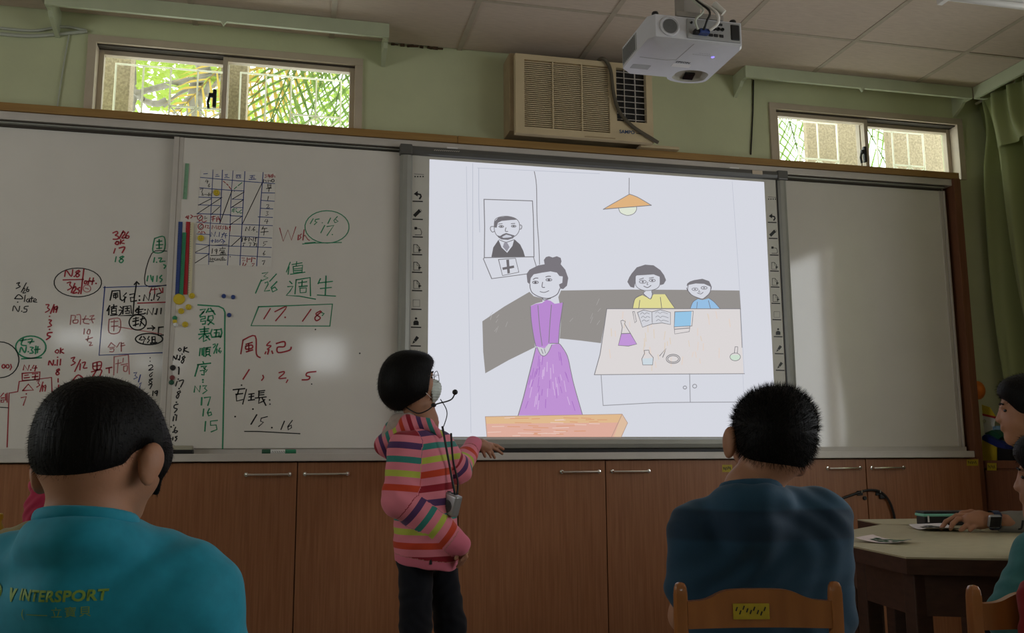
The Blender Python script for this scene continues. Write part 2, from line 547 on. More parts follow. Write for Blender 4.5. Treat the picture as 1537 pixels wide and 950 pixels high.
# ceiling: slab, tiles and T-bars
ceiling = MB().box2((XL - 0.2, YB - 0.2, ZC + 0.02), (XR + 0.2, YF + 0.2, ZC + 0.12)).build('ceiling', M_slab, kind='structure')
MB().box2((XL, YB, ZC), (XR, -3.49, ZC + 0.02)).build('ceiling_panel', M_tile, ceiling)
S = 0.605
gx = [0.718 + S * i for i in range(-7, 6)]
gx = [XL] + [x for x in gx if XL + 0.05 < x < XR - 0.05] + [XR]
gy = [-0.4616 - S * j for j in range(0, 6)]
gy = [YF] + gy
tile_cache = {}
for i in range(len(gx) - 1):
    for j in range(len(gy) - 1):
        sx, sy = gx[i + 1] - gx[i] - 0.016, gy[j] - gy[j + 1] - 0.016
        key = (round(sx, 3), round(sy, 3))
        if key not in tile_cache:
            mb = MB(); mb.box((0, 0, 0), (sx, sy, 0.016), 0.003, seg=1)
            me = mb.mesh('ceiling_tile', V((0, 0, 0))); me.materials.append(M_tile); tile_cache[key] = me
        copy_part(tile_cache[key], 'ceiling_tile', ceiling, ((gx[i] + gx[i + 1]) / 2, (gy[j] + gy[j + 1]) / 2, ZC + 0.009 + random.uniform(-0.001, 0.001)))
for x in gx[1:-1]:
    MB().box2((x - 0.012, -3.49, ZC - 0.002), (x + 0.012, YF, ZC + 0.004)).build('ceiling_bar', M_tbar, ceiling)
for y in gy[1:]:
    MB().box2((XL, y - 0.008, ZC - 0.0015), (XR, y + 0.008, ZC + 0.0035)).build('ceiling_bar', M_tbar, ceiling)

# curtain pelmets under the ceiling
def pelmet(name, x0, x1, y, h=0.066, t=0.018, drop=0.055):
    p = thing(name, ((x0 + x1) / 2, (y + YF) / 2, ZC - h), None, None, kind='structure')
    MB().box2((x0, y, ZC - h), (x1, y + t, ZC), 0.002).build('front_board', M_pelmet, p)
    for x in (x0, x1 - t):
        mb = MB(); bm = mb.bm
        prof = [(y + 0.03, ZC - h), (y + 0.055, ZC - h), (y + 0.075, ZC - h - drop * 0.35), (YF, ZC - h - drop), (YF, ZC), (y + 0.02, ZC), (y + 0.02, ZC - h)]
        mb.poly([(x, a, b) for a, b in prof], t, (1, 0, 0))
        mb.build('end_board', M_pelmet, p)
    xm = (x0 + x1) / 2
    MB().poly([(xm - 0.012, y + 0.001, ZC - h), (xm + 0.012, y + 0.001, ZC - h), (xm, y + 0.001, ZC - h - 0.018)], 0.015, (0, 1, 0)).build('joint_clip', M_pelmet, p)
    return p
pelmet('trim_1', -1.07, 0.362, -0.165)
pelmet('trim_2', 2.15, 3.47, -0.10, h=0.062)
t3 = thing('trim_3', (3.49, -2.0, ZC - 0.08), None, None, kind='structure')
MB().box2((3.475, -3.4, ZC - 0.066), (3.493, -0.10, ZC), 0.002).build('front_board', M_pelmet, t3)
MB().box2((3.493, -0.118, ZC - 0.066), (XR, -0.10, ZC)).build('end_board', M_pelmet, t3)

# ------------------------------------------------------------------ the two high windows in the front wall
def high_window(name, w, splits, latch_px, left_first):
    x0, x1, z0, z1 = w
    root = thing(name, ((x0 + x1) / 2, YF, z0), None, None, kind='structure')
    t = 0.024
    fr = MB()
    fr.box2((x0 - 0.012, YF - 0.012, z1 - t), (x1 + 0.012, YF + 0.10, z1 + 0.010), 0.002)
    fr.box2((x0 - 0.012, YF - 0.012, z0), (x0 + t, YF + 0.10, z1 - t), 0.002).box2((x1 - t, YF - 0.012, z0), (x1 + 0.012, YF + 0.10, z1 - t), 0.002)
    fr.build('window_frame', M_frame, root)
    MB().box2((x0 + t, YF + 0.004, z1 - t - 0.006), (x1 - t, YF + 0.09, z1 - t)).build('track', M_gap, root)
    xm = splits
    for k, (a, b) in enumerate(((x0 + t, xm + 0.012), (xm - 0.012, x1 - t))):
        front = (k == 0) == left_first
        y = YF + (0.012 if front else 0.052)
        s = MB(); st, top = 0.022, 0.022
        zt = z1 - t - 0.006
        s.box2((a, y, z0), (a + st, y + 0.034, zt), 0.002).box2((b - st, y, z0), (b, y + 0.034, zt), 0.002)
        s.box2((a + st, y, zt - top), (b - st, y + 0.034, zt), 0.002)
        so = s.build('sash', M_frame, root)
        MB().box2((a + st, y + 0.014, z0), (b - st, y + 0.018, zt - top)).build('pane', M_glass, so)
    lp = onY(*latch_px, YF + 0.0)
    l = MB(); l.box((lp.x, lp.y + 0.0, lp.z), (0.016, 0.02, 0.085), 0.004)
    l.box((lp.x - 0.014, lp.y - 0.006, lp.z + 0.012), (0.022, 0.016, 0.02), 0.004)
    l.tube([(lp.x - 0.02, lp.y - 0.004, lp.z + 0.012), (lp.x - 0.028, lp.y - 0.004, lp.z - 0.02), (lp.x - 0.024, lp.y - 0.004, lp.z - 0.05)], 0.006)
    l.build('latch', M_black, root)
    return root
high_window('window_1', W1, onY(338, 110, YF).x, (322, 148), False)
high_window('window_2', W2, onY(1302, 200, YF).x, (1298, 232), True)

# ------------------------------------------------------------------ outside: fins, grilles, tree, palms
M_grille = mat('white_iron', (0.75, 0.74, 0.66), 0.5, 0.3)
def fin(x0, x1, y0, y1, label):
    MB().box2((x0, y0, 1.6), (x1, y1, 4.2), 0.004).build('outer_pillar', M_pebble, label=label, cat='pillar')
fin(onY(120, 120, 0.62).x, onY(195, 120, 0.5).x, 0.5, 0.62, 'pebble-dash pillar outside beside the tree branches')
xa = onY(350, 120, 0.4).x
fin(xa - 0.06, onY(371, 120, 0.4).x, 0.40, 0.55, 'narrow pebble-dash pillar outside beside the yellowing palm')
fin(onY(1211, 200, 0.86).x, onY(1293, 200, 0.86).x, 0.86, 0.9, 'pebble-dash pillar outside beside striped palm leaflets')
fin(onY(1333, 220, 0.80).x, W2[1] + 0.9, 0.80, 0.84, 'broad pebble-dash pillar outside next to the curtain corner')
def grille(name, x0, x1, y, label, cols, cross_from, z1=2.70, z0=2.30, arm=0):
    g = thing(name, ((x0 + x1) / 2, y, z0), label, 'grille')
    fr = MB(); r = 0.006
    fr.tube([(x0, y, z0), (x0, y, z1), (x1, y, z1), (x1, y, z0)], r, 6)
    fr.build('outer_bar', M_grille, g)
    for i in range(1, cols):
        x = x0 + (x1 - x0) * i / cols
        MB().tube([(x, y, z0), (x, y, z1)], r * 0.8, 6).build('upright_bar', M_grille, g)
    zc = z1 - (z1 - 2.50) * 0.55
    MB().tube([(x0 + (x1 - x0) * cross_from, y, zc), (x1, y, zc)], r * 0.8, 6).build('cross_bar', M_grille, g)
    n0 = int(round(cols * cross_from))
    for i in range(n0, cols):
        a = x0 + (x1 - x0) * i / cols; b = x0 + (x1 - x0) * (i + 1) / cols
        MB().tube([(a, y, zc), (b, y, zc - (b - a))], r * 0.7, 6).build('diagonal_bar', M_grille, g)
        MB().tube([(b, y, zc), (a, y, zc - (b - a))], r * 0.7, 6).build('diagonal_bar', M_grille, g)
    for xb in (x0, x1):
        MB().tube([(xb, y, z0 + 0.01), (xb, YF + 0.145, z0 + 0.01)], 0.006, 6).build('wall_bracket', M_grille, g)
    if arm:
        xe = x1 if arm > 0 else x0
        MB().tube([(xe, y, z0 + 0.18), (xe + arm, y + 0.02, z0 + 0.18 + abs(arm) * 0.7)], 0.010, 6).build('wall_arm', M_grille, g)
grille('window_grille', onY(173, 120, 0.36).x, onY(337, 120, 0.36).x, 0.36, 'white iron window grille in front of the bare branches', 4, 0.5, arm=-0.05, z1=onY(250, 102, 0.36).z)
grille('window_grille', onY(361, 120, 0.36).x, onY(512, 130, 0.36).x, 0.36, 'white iron window grille in front of the yellowing palm', 4, 0.5, arm=-0.05, z1=onY(430, 115, 0.36).z)
grille('window_grille', onY(1168, 200, 0.5).x, onY(1256, 200, 0.5).x, 0.5, 'white iron grille with a stay arm against striped palm leaflets', 3, 0.33, arm=0.07, z1=onY(1210, 183, 0.5).z)
grille('window_grille', onY(1316, 210, 0.45).x, onY(1385, 210, 0.45).x, 0.45, 'white iron grille with crossed bars nearest the curtain corner', 3, 0.33, arm=0.08, z1=onY(1350, 199, 0.45).z)

def leaf_mat(name, col, trans):
    m = bpy.data.materials.new(name); m.use_nodes = True
    nt = m.node_tree; b = nt.nodes['Principled BSDF']
    b.inputs['Base Color'].default_value = (*col, 1); b.inputs['Roughness'].default_value = 0.5
    t = nt.nodes.new('ShaderNodeBsdfTranslucent'); t.inputs['Color'].default_value = (*trans, 1)
    mx = nt.nodes.new('ShaderNodeMixShader'); mx.inputs[0].default_value = 0.55
    o = nt.nodes['Material Output']
    oi = nt.nodes.new('ShaderNodeObjectInfo')
    nt.links.new(b.outputs[0], mx.inputs[1]); nt.links.new(t.outputs[0], mx.inputs[2]); nt.links.new(mx.outputs[0], o.inputs[0])
    return m
M_leaf = leaf_mat('tree_leaf', (0.15, 0.22, 0.03), (0.30, 0.40, 0.05))
M_palm = leaf_mat('palm_leaf', (0.09, 0.16, 0.025), (0.17, 0.27, 0.05))
M_palmy = leaf_mat('palm_leaf_yellow', (0.26, 0.19, 0.03), (0.42, 0.30, 0.06))
M_bark = mat('pale_bark', (0.20, 0.185, 0.15), 0.9, 0.2, var=0.25, scale=14, bump=0.5)
YT = 2.4
tree = thing('garden_tree', (onY(300, 160, YT).x, YT, 0), 'pale-barked tree with bright leaves outside the high window', 'tree')
mb = MB()
P_ = lambda x, y, dy=0.0: onY(x, y, YT + dy)
mb.tube(smooth_path([V((P_(300, 200).x, YT, 0)), P_(290, 190), P_(303, 140), P_(308, 110), P_(298, 88), P_(290, 40)], 5), [0.055] * 6 + [0.05] * 6 + [0.045] * 6 + [0.04] * 7 + [0.035] * 1, 8)
mb.build('trunk', M_bark, tree, smooth=True)
for br in ([(200, 152), (208, 140), (235, 132), (275, 122), (310, 118), (340, 108)], [(205, 138), (215, 150), (235, 156), (250, 150)], [(200, 165), (202, 120), (200, 70)], [(300, 105), (320, 95), (345, 88)],
           [(320, 130), (335, 112), (350, 100)], [(245, 160), (270, 140), (288, 133)], [(260, 170), (285, 145), (300, 138)]):
    MB().tube(smooth_path([P_(x, y, random.uniform(-.2, .2)) for x, y in br], 5), 0.022 if len(br) > 3 else 0.013, 7).build('branch', M_bark, tree, smooth=True)
def leaf_cloud(name, m, parent, boxes, size, count):
    vs, fs = [], []
    for (x0, y0, x1, y1, d0, d1) in boxes:
        for _ in range(count):
            p = onY(random.uniform(x0, x1), random.uniform(y0, y1), random.uniform(d0, d1))
            a = V((random.gauss(0, 1), random.gauss(0, 1), random.gauss(0, 0.6))).normalized(); b = a.cross(V((random.gauss(0, 1), random.gauss(0, 1), random.gauss(0, 1)))).normalized()
            s = size * random.uniform(0.6, 1.3); i = len(vs)
            vs += [p - a * s, p + b * s * 0.45, p + a * s, p - b * s * 0.45]; fs.append((i, i + 1, i + 2, i + 3))
    me = bpy.data.meshes.new(name); org = ORG[parent.name]
    me.from_pydata([tuple(v - org) for v in vs], [], fs)
    return link(name, me, m, parent, org, kind='stuff')
leaf_cloud('foliage', M_leaf, tree, [(150, 40, 345, 130, 2.2, 4.6), (190, 70, 345, 165, 3.0, 5.6), (340, 50, 540, 190, 4.6, 6.6)], 0.06, 520)

def palm(name, base, crown, label, fronds, yellow):
    root = thing(name, (base[0], base[1], 0), label, 'palm')
    MB().tube([V((base[0], base[1], 0)), V(crown)], 0.09, 10).build('trunk', M_bark, root, smooth=True)
    for k, (tip, ctrl) in enumerate(fronds):
        path = [V(crown) * (1 - t) ** 2 + V(ctrl) * 2 * t * (1 - t) + V(tip) * t * t for t in [i / 34 for i in range(35)]]
        fr = MB(); fr.tube(path, 0.008, 5, r_end=0.003)
        for i in range(5, 35):
            t = (path[min(i + 1, 34)] - path[i - 1]).normalized()
            sd = t.cross(V((0, 1, 0.25))).normalized()
            L = 0.40 * math.sin(math.pi * (0.12 + 0.85 * i / 35))
            for sg in (-1, 1):
                e = path[i] + (sd * sg * 0.85 + t * 0.75).normalized() * L + V((0, random.uniform(-.03, .03), -0.14 * L / 0.4))
                mid = path[i] * 0.5 + e * 0.5 + V((0, 0, 0.02))
                wv = t * 0.0125
                fr.bm.faces.new([fr.bm.verts.new(q) for q in (path[i] - wv * 0.5, mid - wv, e, mid + wv, path[i] + wv * 0.5)])
        fr.build('frond', M_palmy if k in yellow else M_palm, root)
YP = 1.7
q_ = lambda x, y: onY(x, y, YP)
c1 = q_(640, -160)
palm('palm_tree', (q_(760, 300).x, YP + 0.3), c1, 'palm with yellowing fronds outside the high window',
     [(q_(300, 300), q_(430, 20)), (q_(345, 360), q_(450, 10)), (q_(420, 380), q_(490, -20)), (q_(250, 190), q_(420, -10)), (q_(520, 400), q_(545, -60)), (q_(600, 380), q_(600, -40)), (q_(470, 400), q_(510, -30)), (q_(380, 330), q_(400, 40)), (q_(560, 330), q_(480, 40)), (q_(300, 230), q_(430, 60))], {0, 3, 9})
q2 = lambda x, y: onY(x, y, 2.1)
palm('palm_tree', (q2(1010, 400).x, 2.4), q2(1060, -20), 'palm with narrow upright leaflets outside beside the pebble-dash pillars',
     [(q2(1240, 460), q2(1190, 60)), (q2(1190, 460), q2(1150, 60)), (q2(1300, 400), q2(1210, 40)), (q2(1400, 430), q2(1290, 60)), (q2(1430, 330), q2(1270, 20))], set())

# ------------------------------------------------------------------ wall wires
M_wire = mat('grey_wire', (0.45, 0.47, 0.40), 0.6, 0.3)
MB().tube(smooth_path([onY(-10, 41, 0.03), onY(50, 46, 0.03), onY(95, 40, 0.03), onY(130, 46, 0.03)], 6), 0.006, 6).build('wall_wire', M_wire, label='thin painted wire sagging under the ceiling beside the pelmet', cat='cable', group='wires over the whiteboard')
MB().tube(smooth_path([onY(-10, 50, 0.03), onY(45, 54, 0.03), onY(100, 50, 0.03), onY(131, 47, 0.03)], 6), 0.008, 6).build('wall_wire', M_wire, label='lower of two painted wires sagging toward the window corner', cat='cable', group='wires over the whiteboard')
MB().tube([onY(104, 50, 0.034), onY(95, 100, 0.034), onY(86, 160, 0.034)], 0.003, 6).build('wall_wire', M_wire, label='straight thin wire running down the green wall beside the window', cat='cable')
MB().tube([onY(1131, 120, 0.034), onY(1130, 170, 0.034), onY(1127, 232, 0.034)], 0.0035, 6).build('wall_wire', M_black, label='thin black wire running down the green wall beside air conditioner', cat='cable')
M_rust = mat('crumbling_putty', (0.08, 0.05, 0.03), 0.95, 0.1, var=0.4, scale=60)
mb = MB()
for i in range(9):
    p = onY(588 + i * 9 + random.uniform(-3, 3), 62.5 + i * 0.95, YF - 0.004)
    mb.box((p.x, p.y, ZC - 0.004), (random.uniform(0.015, 0.04), 0.012, random.uniform(0.004, 0.012)), rot=Matrix.Rotation(random.uniform(-.2, .2), 3, 'Y'))
mb.build('crumbling_joint', M_rust, wall_front, label='dark crumbling gap between wall and ceiling', kind='stuff')

# fluorescent fitting on the ceiling
lf = thing('ceiling_lamp', (3.2, -1.0, ZC - 0.07), 'white surface-mounted fluorescent fitting on the tiled ceiling, switched off', 'lamp')
pa = onZ(1405, 0, ZC - 0.05)
yl = onZ(1537, 16, ZC - 0.045).y
MB().box2((2.55, yl - 0.22, ZC - 0.045), (3.44, yl, ZC - 0.002), 0.006).build('housing', M_white, lf)
for k in (0.06, 0.16):
    MB().tube([(2.60, yl - k, ZC - 0.062), (3.40, yl - k, ZC - 0.062)], 0.013, 12).build('tube', M_white, lf, smooth=True)
for k in (2.58, 3.41):
    MB().box2((k - 0.012, yl - 0.20, ZC - 0.08), (k + 0.012, yl - 0.02, ZC - 0.045), 0.003).build('tube_holder', M_white, lf)

# ------------------------------------------------------------------ board surround, rail, tray
zt = (onY(0, 152.6, -0.045).z + onY(1440, 259.5, -0.045).z) / 2
zb = zt - 0.034
zr = zb - 0.036
xe = 3.392
tr = thing('trim_4', ((XL + xe) / 2, 0, zb), None, None, kind='structure')
segs = [XL, onY(687, 190, -0.045).x, xe]
for a, b in zip(segs[:-1], segs[1:]):
    MB().box2((a + 0.0008, -0.045, zb), (b - 0.0008, YF, zt), 0.002).build('plank', M_railwood, tr)
MB().box2((xe - 0.042, -0.050, 0.0), (xe, YF, zb), 0.002).build('end_plank', M_wood_dark, tr)
rail = MB().box2((XL, -0.035, zr), (onY(1433, 270, -0.035).x, YF, zb - 0.001), 0.003)
rail.build('board_rail', M_alu, label='long pale aluminium sliding rail above the whiteboards', cat='rail')
track = thing('sliding_track', (0.5, -0.01, zr - 0.02), 'dark double-grooved sliding track under the pale board rail', 'rail')
MB().box2((XL, -0.028, zr - 0.006), (3.31, 0.03, zr - 0.001)).build('groove', M_gap, track)
MB().box2((XL, -0.024, zr - 0.012), (3.31, 0.03, zr - 0.006), 0.001).build('lip', M_bezel2, track)
MB().box2((XL, -0.004, zr - 0.022), (3.31, 0.03, zr - 0.012)).build('shadow_gap', M_gap, track)  # dark-coloured strip standing in for the shade between rail and boards
ztr0, ztr1 = 0.971, 1.003
tray = thing('pen_tray', (0, -0.05, ztr0), 'long pale grey pen tray along the foot of the whiteboards', 'tray')
xt1 = onY(1463, 680, -0.10).x
MB().box2((XL, -0.10, ztr0), (xt1, -0.09, ztr1), 0.003).build('front_lip', M_alu, tray)
MB().box2((XL, -0.09, ztr0), (xt1, 0.03, ztr1 - 0.008)).build('shelf', M_alu, tray)
MB().box2((XL, -0.012, ztr1 - 0.008), (3.33, 0.03, ztr1 + 0.022)).build('back_strip', M_alu, tray)

# ------------------------------------------------------------------ whiteboards
zb0, zb1 = ztr1 + 0.0225, zr - 0.0225
YB_L, YB_M = 0.0, -0.022
xdiv = onY(249, 450, YB_M).x
def whiteboard(x0, x1, y, label, edges):
    t = thing('whiteboard', ((x0 + x1) / 2, y, zb0), label, 'whiteboard')
    MB().box2((x0, y, zb0), (x1, y + 0.016, zb1), 0.001).build('writing_surface', M_board, t)
    for (a, b, d) in edges:
        MB().box2((a, y - d, zb0), (b, y + 0.016, zb1), 0.002).build('edge_strip', M_alu, t)
    return t
wb_left = whiteboard(XL + 0.05, xdiv + 0.03, YB_L + 0.004, 'whiteboard crowded with red, green and black notes behind the boy in teal', [])
xsl = onY(600, 400, -0.05).x
wb_mid = whiteboard(xdiv, xsl + 0.2, YB_M, 'sliding whiteboard with weekly timetable and coloured rulers beside the projection', [(xdiv, xdiv + 0.022, 0.006), (xdiv + 0.022, xdiv + 0.040, 0.003)])
xr1 = onY(1432, 480, 0.0).x
wb_right = whiteboard(2.2, xr1, 0.0, 'blank whiteboard between the projection and the curtain corner', [(xr1 - 0.012, xr1, 0.008), (xr1 - 0.034, xr1 - 0.016, 0.004)])

INK = {k: mat('marker_' + k, c, 0.55, 0.3, var=0.12, scale=120) for k, c in dict(
    black=(0.02, 0.02, 0.022), red=(0.36, 0.03, 0.045), pink=(0.50, 0.20, 0.20), green=(0.03, 0.26, 0.13), blue=(0.04, 0.07, 0.27), grey=(0.45, 0.43, 0.40)).items()}
def parse(s):
    out = []
    for pl in s.split(';'):
        pl = pl.strip()
        if not pl: continue
        if pl[0] == 'o':
            cx, cy, rx, ry = [float(v) for v in pl[1:].split(',')]
            n = 26; k0 = 0.35
            out.append([(cx + rx * math.cos(k0 + 2 * math.pi * i / n), cy + ry * math.sin(k0 + 2 * math.pi * i / n)) for i in range(n + 1)])
        else:
            out.append([tuple(float(v) for v in p.split(',')) for p in pl.split()])
    return out
def clusters(strokes, gap):
    n = len(strokes); par = list(range(n))
    def find(i):
        while par[i] != i: par[i] = par[par[i]]; i = par[i]
        return i
    bb = [(min(a for a, _ in s), max(a for a, _ in s), min(b for _, b in s), max(b for _, b in s)) for s in strokes]
    for i in range(n):
        for j in range(i):
            A, B = bb[i], bb[j]
            if max(A[0], B[0]) - min(A[1], B[1]) < gap and max(A[2], B[2]) - min(A[3], B[3]) < gap: par[find(i)] = find(j)
    out = {}
    for i in range(n): out.setdefault(find(i), []).append(strokes[i])
    return list(out.values())
def ink(name, color, s, ox, oy, sc, y, parent, w=0.0052, label=None, m=None, smooth=True, split=True):
    """handwriting: one flat stroke mesh for each word or note"""
    for cl in (clusters(parse(s), 7.5 * sc) if split else [parse(s)]):
        mb = MB(); mb.flat = True
        for pl in cl:
            pts = [onY(ox + a / sc, oy + b / sc, y) for a, b in pl]
            if smooth and 2 < len(pts) < 20: pts = smooth_path(pts, 4)
            mb.ribbon(pts, w * random.uniform(0.85, 1.15))
        o = mb.build(name, m or INK[color], parent, label=label)
    return o

# notes on the first board (traced strokes)
A_ = (0, 320, 2.637, YB_L + 0.0032, wb_left)
ink('red_note', 'red', "447,78 462,72 466,80 456,87 468,92 466,102 448,103;472,100 488,70;484,78 492,74 494,82 482,98 498,96;508,74 498,88 498,98 508,98 510,90 500,90;462,112 456,120 466,124 470,114 462,112;478,104 476,122;490,106 478,116 492,120;456,140 450,158;472,138 494,134 484,156;256,250 262,226 282,250 288,224;294,250;312,226 300,234 314,244 306,252 300,244 316,230;250,264 330,262;332,220 320,318;266,276 280,272 276,284 284,294 268,304;282,314 296,278;290,296 298,290 300,300 288,316 304,314;316,294 306,300 314,306 310,318;336,268 334,278 342,278 342,268 336,268;356,256 348,282;346,270 358,268;370,256 364,282;360,270 372,268;380,278;182,362 194,362 188,374 196,382 180,392;200,396 214,362;214,370 212,392;226,368 216,374 222,382 228,370 222,392;196,408;194,422 204,424 196,434 204,444 190,450;196,460;206,472 190,474 188,484 200,488 184,500;226,540 218,548 228,554 232,544 226,540;240,534 238,554;250,538 240,546 252,554;192,600 196,584 208,602 212,582;218,600;228,580 226,602;240,578 238,600;234,616 224,622 234,634 226,640 222,632 236,620;228,570;230,655 230,668;232,680 230,698;282,574 296,570 288,584 298,592 282,602;296,626 318,580;318,596 316,620;326,592 338,590 330,612 344,612;286,664 310,640 330,660 286,664;368,594 400,588 396,616 370,618 368,594;384,592 384,616;369,606 398,602;362,628 402,620 394,646;384,618 364,650;420,614 442,610;432,612 432,632", *A_, w=0.0056, label='red marker notes')
ink('red_framed_note', 'red', "92,620 96,600 110,622 116,602;122,620;134,602 126,614 146,612;142,604 138,624;88,634 158,628 156,658 88,662 88,634;98,642 112,640;96,652 116,650;128,636 150,634;140,640 138,656;128,648 150,646;28,925 36,712 70,706 76,666 204,650 208,770;90,702 112,676 132,700 90,702;146,664 156,662 150,672 158,680 146,688;158,706 170,668;170,682 168,704;180,680 172,686 178,692 182,682 178,704;104,715;84,730 104,726 92,760;o14,606,6,7;o30,606,6,7;42,598 46,610 40,620;2,726 14,712;4,732 16,730;4,740 16,738 14,748 4,748 4,740;22,716 22,740;28,712 28,748;545,356 660,352;600,296 592,316;596,304 622,300;612,296 612,318;630,296 640,314;644,296 644,314", *A_, w=0.0048, smooth=False, label='red marker frames and triangles')
ink('pink_note', 'pink', "282,404 278,440;282,404 298,406 296,418;304,402 318,404 318,440;290,424 308,422 306,434 290,434 290,424;340,406 330,432 352,438;326,420 350,418;356,408 372,404 362,416 368,434;354,422 374,418;334,458 332,478;350,460 344,474 354,478 356,462 350,460;340,500 366,492;350,486 346,506;352,510 362,512 354,524 366,522;432,420 474,418 472,470 432,472 432,420;440,430 466,428;452,422 450,466;442,448 466,446;440,512 428,530;442,514 456,526;434,532 452,530;436,538 450,536 448,548 434,548;474,512 462,530;480,516 490,514;478,526 494,522;480,512 480,546;452,568 508,560;452,568 450,640;508,560 512,636;468,580 464,632;458,596 480,592;488,574 486,590;480,600 504,596;492,606 504,604 502,624 490,624 490,606;o344,298,15,14;470,450 640,478;338,296 350,300", *A_, w=0.0045, label='faded pink marker notes')
ink('green_note', 'green', "460,172 456,192;486,170 474,176 488,186 480,196 472,188 490,172;612,100 650,94 648,150 606,152 612,100;622,112 640,110;630,104 630,140;618,126 644,124;620,140 640,138;612,176 608,194;620,194;628,178 640,178 632,192 646,190;652,190;648,204 656,208 650,218;586,248 582,268;596,246 600,264;606,250 604,270;622,248 620,270;640,246 632,256 642,262 634,272;o122,530,60,44;80,505 104,500;92,496 84,520 104,524;110,500 128,498 118,516;112,510 134,508;78,550 84,530 98,552 104,530;112,548;120,530 132,532 124,540 132,552 118,554;142,526 140,556;150,528 148,552;136,540 158,538;86,576 164,572", *A_, w=0.0052, label='green marker notes')
ink('black_note', 'black', "660,150 600,160 574,282 660,284;o308,274,94,57;66,278 78,274 72,284 80,290 64,298;84,312 104,276;88,306 96,296 98,304 90,316 102,314;110,292 104,306 112,310 114,302 106,302;58,338 74,322 90,338 58,338;70,352;100,324 96,350;112,338 104,346 112,352 116,340 118,352;126,330 124,352;118,338 132,336;134,348 144,344 138,338 132,350 146,352;50,386 56,366 72,390 78,368;86,388;112,368 98,370 96,378 106,380 104,390 92,392;o0,580,75,71;0,768 34,770;588,604 600,600 604,608 588,622 606,618;604,630 592,640 596,648 602,640;602,654 590,660 602,668 594,674 590,666 604,656;588,680 602,676 594,694;606,704 604,722;622,702 612,708 618,714 624,704 620,722;594,572;594,586", *A_, w=0.0042, label='black marker notes')
ink('duty_roster', 'black', "444,308 436,344;444,308 474,306 476,340 484,346;450,318 466,316;458,318 458,338;450,324 466,322 466,332 450,334 450,324;500,316 488,328 500,332 488,344;494,334 492,352;514,322 532,318 530,334 516,334 518,350 540,346;552,328;552,344;568,346 572,322 588,346 594,318;600,344;612,320 608,342;636,316 622,320 620,328 632,332 624,344;434,366 424,386;432,378 430,402;440,372 462,368;450,362 450,376;442,378 460,376 460,398 442,398 442,378;442,388 460,386;438,404 464,402;476,370 482,376;472,384 484,384 476,400 468,406 520,404;488,370 486,398;488,370 518,366 520,396;496,378 512,376;504,372 504,386;496,388 512,386 512,396 498,396;544,376 536,388;536,384 566,380;550,368 548,398;540,392 560,390;532,402 570,398;574,382;574,396;582,400 586,378 602,402 608,376;614,398;622,378 618,400;638,376 636,398;526,404 532,330 541,272;532,282 541,270 550,280;o545,432,34,30;528,418 548,414;526,428 548,424;538,412 536,446;528,444 548,438;556,420 572,416;564,412 554,446;556,428 572,444;584,456 612,454;602,446 612,454 604,462;628,452 646,450;628,452 626,484 646,482;o590,498,54,22;560,488 552,500;568,488 576,498;558,502 572,500 566,516;590,488 584,498 592,502 584,512;602,490 602,512;602,490 614,488 614,510;602,500 614,500;596,514 620,512", *A_, w=0.0056, smooth=False, label='black class-duty notes in Chinese characters')
ink('blue_frame', 'blue', "415,290 392,562 642,552;410,294 660,286;530,632 542,630 534,642 544,650 530,656;548,668 556,640;552,676 560,670 552,690", *A_, w=0.0042, smooth=False, label='blue marker frame')

# notes on the sliding board
yM = YB_M - 0.0008
C_ = (250, 420, 3.517, yM, wb_mid)
ink('black_list', 'black', "70,360 62,368 70,376 78,368 70,360;94,354 90,382;108,358 92,370 116,382;32,424 36,402 50,420 56,398;62,420;72,400 68,424;94,402 82,412 92,422 84,440 78,430 98,408;66,468 64,498;56,536 48,560;66,534 90,530 74,566;72,586 56,594 66,606 58,626 52,614 74,592;60,656 42,662 40,676 56,682 42,700;38,722 34,744;54,714 50,742;48,778 40,798 48,808 58,798 44,796;34,830 32,846;56,826 46,830 54,838 46,850;82,392;64,462;62,524;66,574;52,646;46,712;38,768;24,776;34,804", *C_, w=0.0052, label='column of black numbers')
ink('green_order_list', 'green', "166,132 276,140 300,152 308,170 306,400 300,700 296,890;178,158 206,154 190,176;196,168 176,190;222,152 210,172;232,150 256,182;222,168 248,164;178,196 204,192 204,204 182,208 180,220 206,216 204,232 190,234;222,192 218,210;222,192 244,188 246,204;216,214 244,210 220,236;222,216 250,234;176,262 222,258;180,274 218,270;170,288 228,282;200,248 200,286;200,288 172,312;196,298 194,326 210,318;204,290 228,316;222,296 208,304;240,262 232,282 240,304;250,264 284,262;264,264 260,300;252,280 278,278 276,300;246,302 288,298;288,258 292,280 284,304;246,342 256,338 258,346 248,358;250,388 270,338;266,366 264,386;282,360 274,376 284,386 290,376 276,376;178,362 174,400;188,362 188,396;198,358 196,402;206,360 232,356;218,358 212,366;208,368 228,366 226,392 208,394 208,368;208,380 226,378;212,396 204,404;222,394 232,402;192,432 196,440;164,448 232,440;168,448 150,508;184,458 212,454 200,466;196,464 204,472;178,480 216,474 206,486;198,478 198,502 186,500;192,528;192,540;146,592 150,560 174,592 178,560;192,560 212,558 200,572 214,584 192,600;186,622 184,660;200,622 232,618 218,662;196,682 192,718;226,680 216,700 222,718 238,712 234,698 216,704;206,748 202,798;268,742 232,746 232,768 262,766 266,790 236,802", *C_, w=0.0060, smooth=False, label='green speaking-order list in Chinese characters')
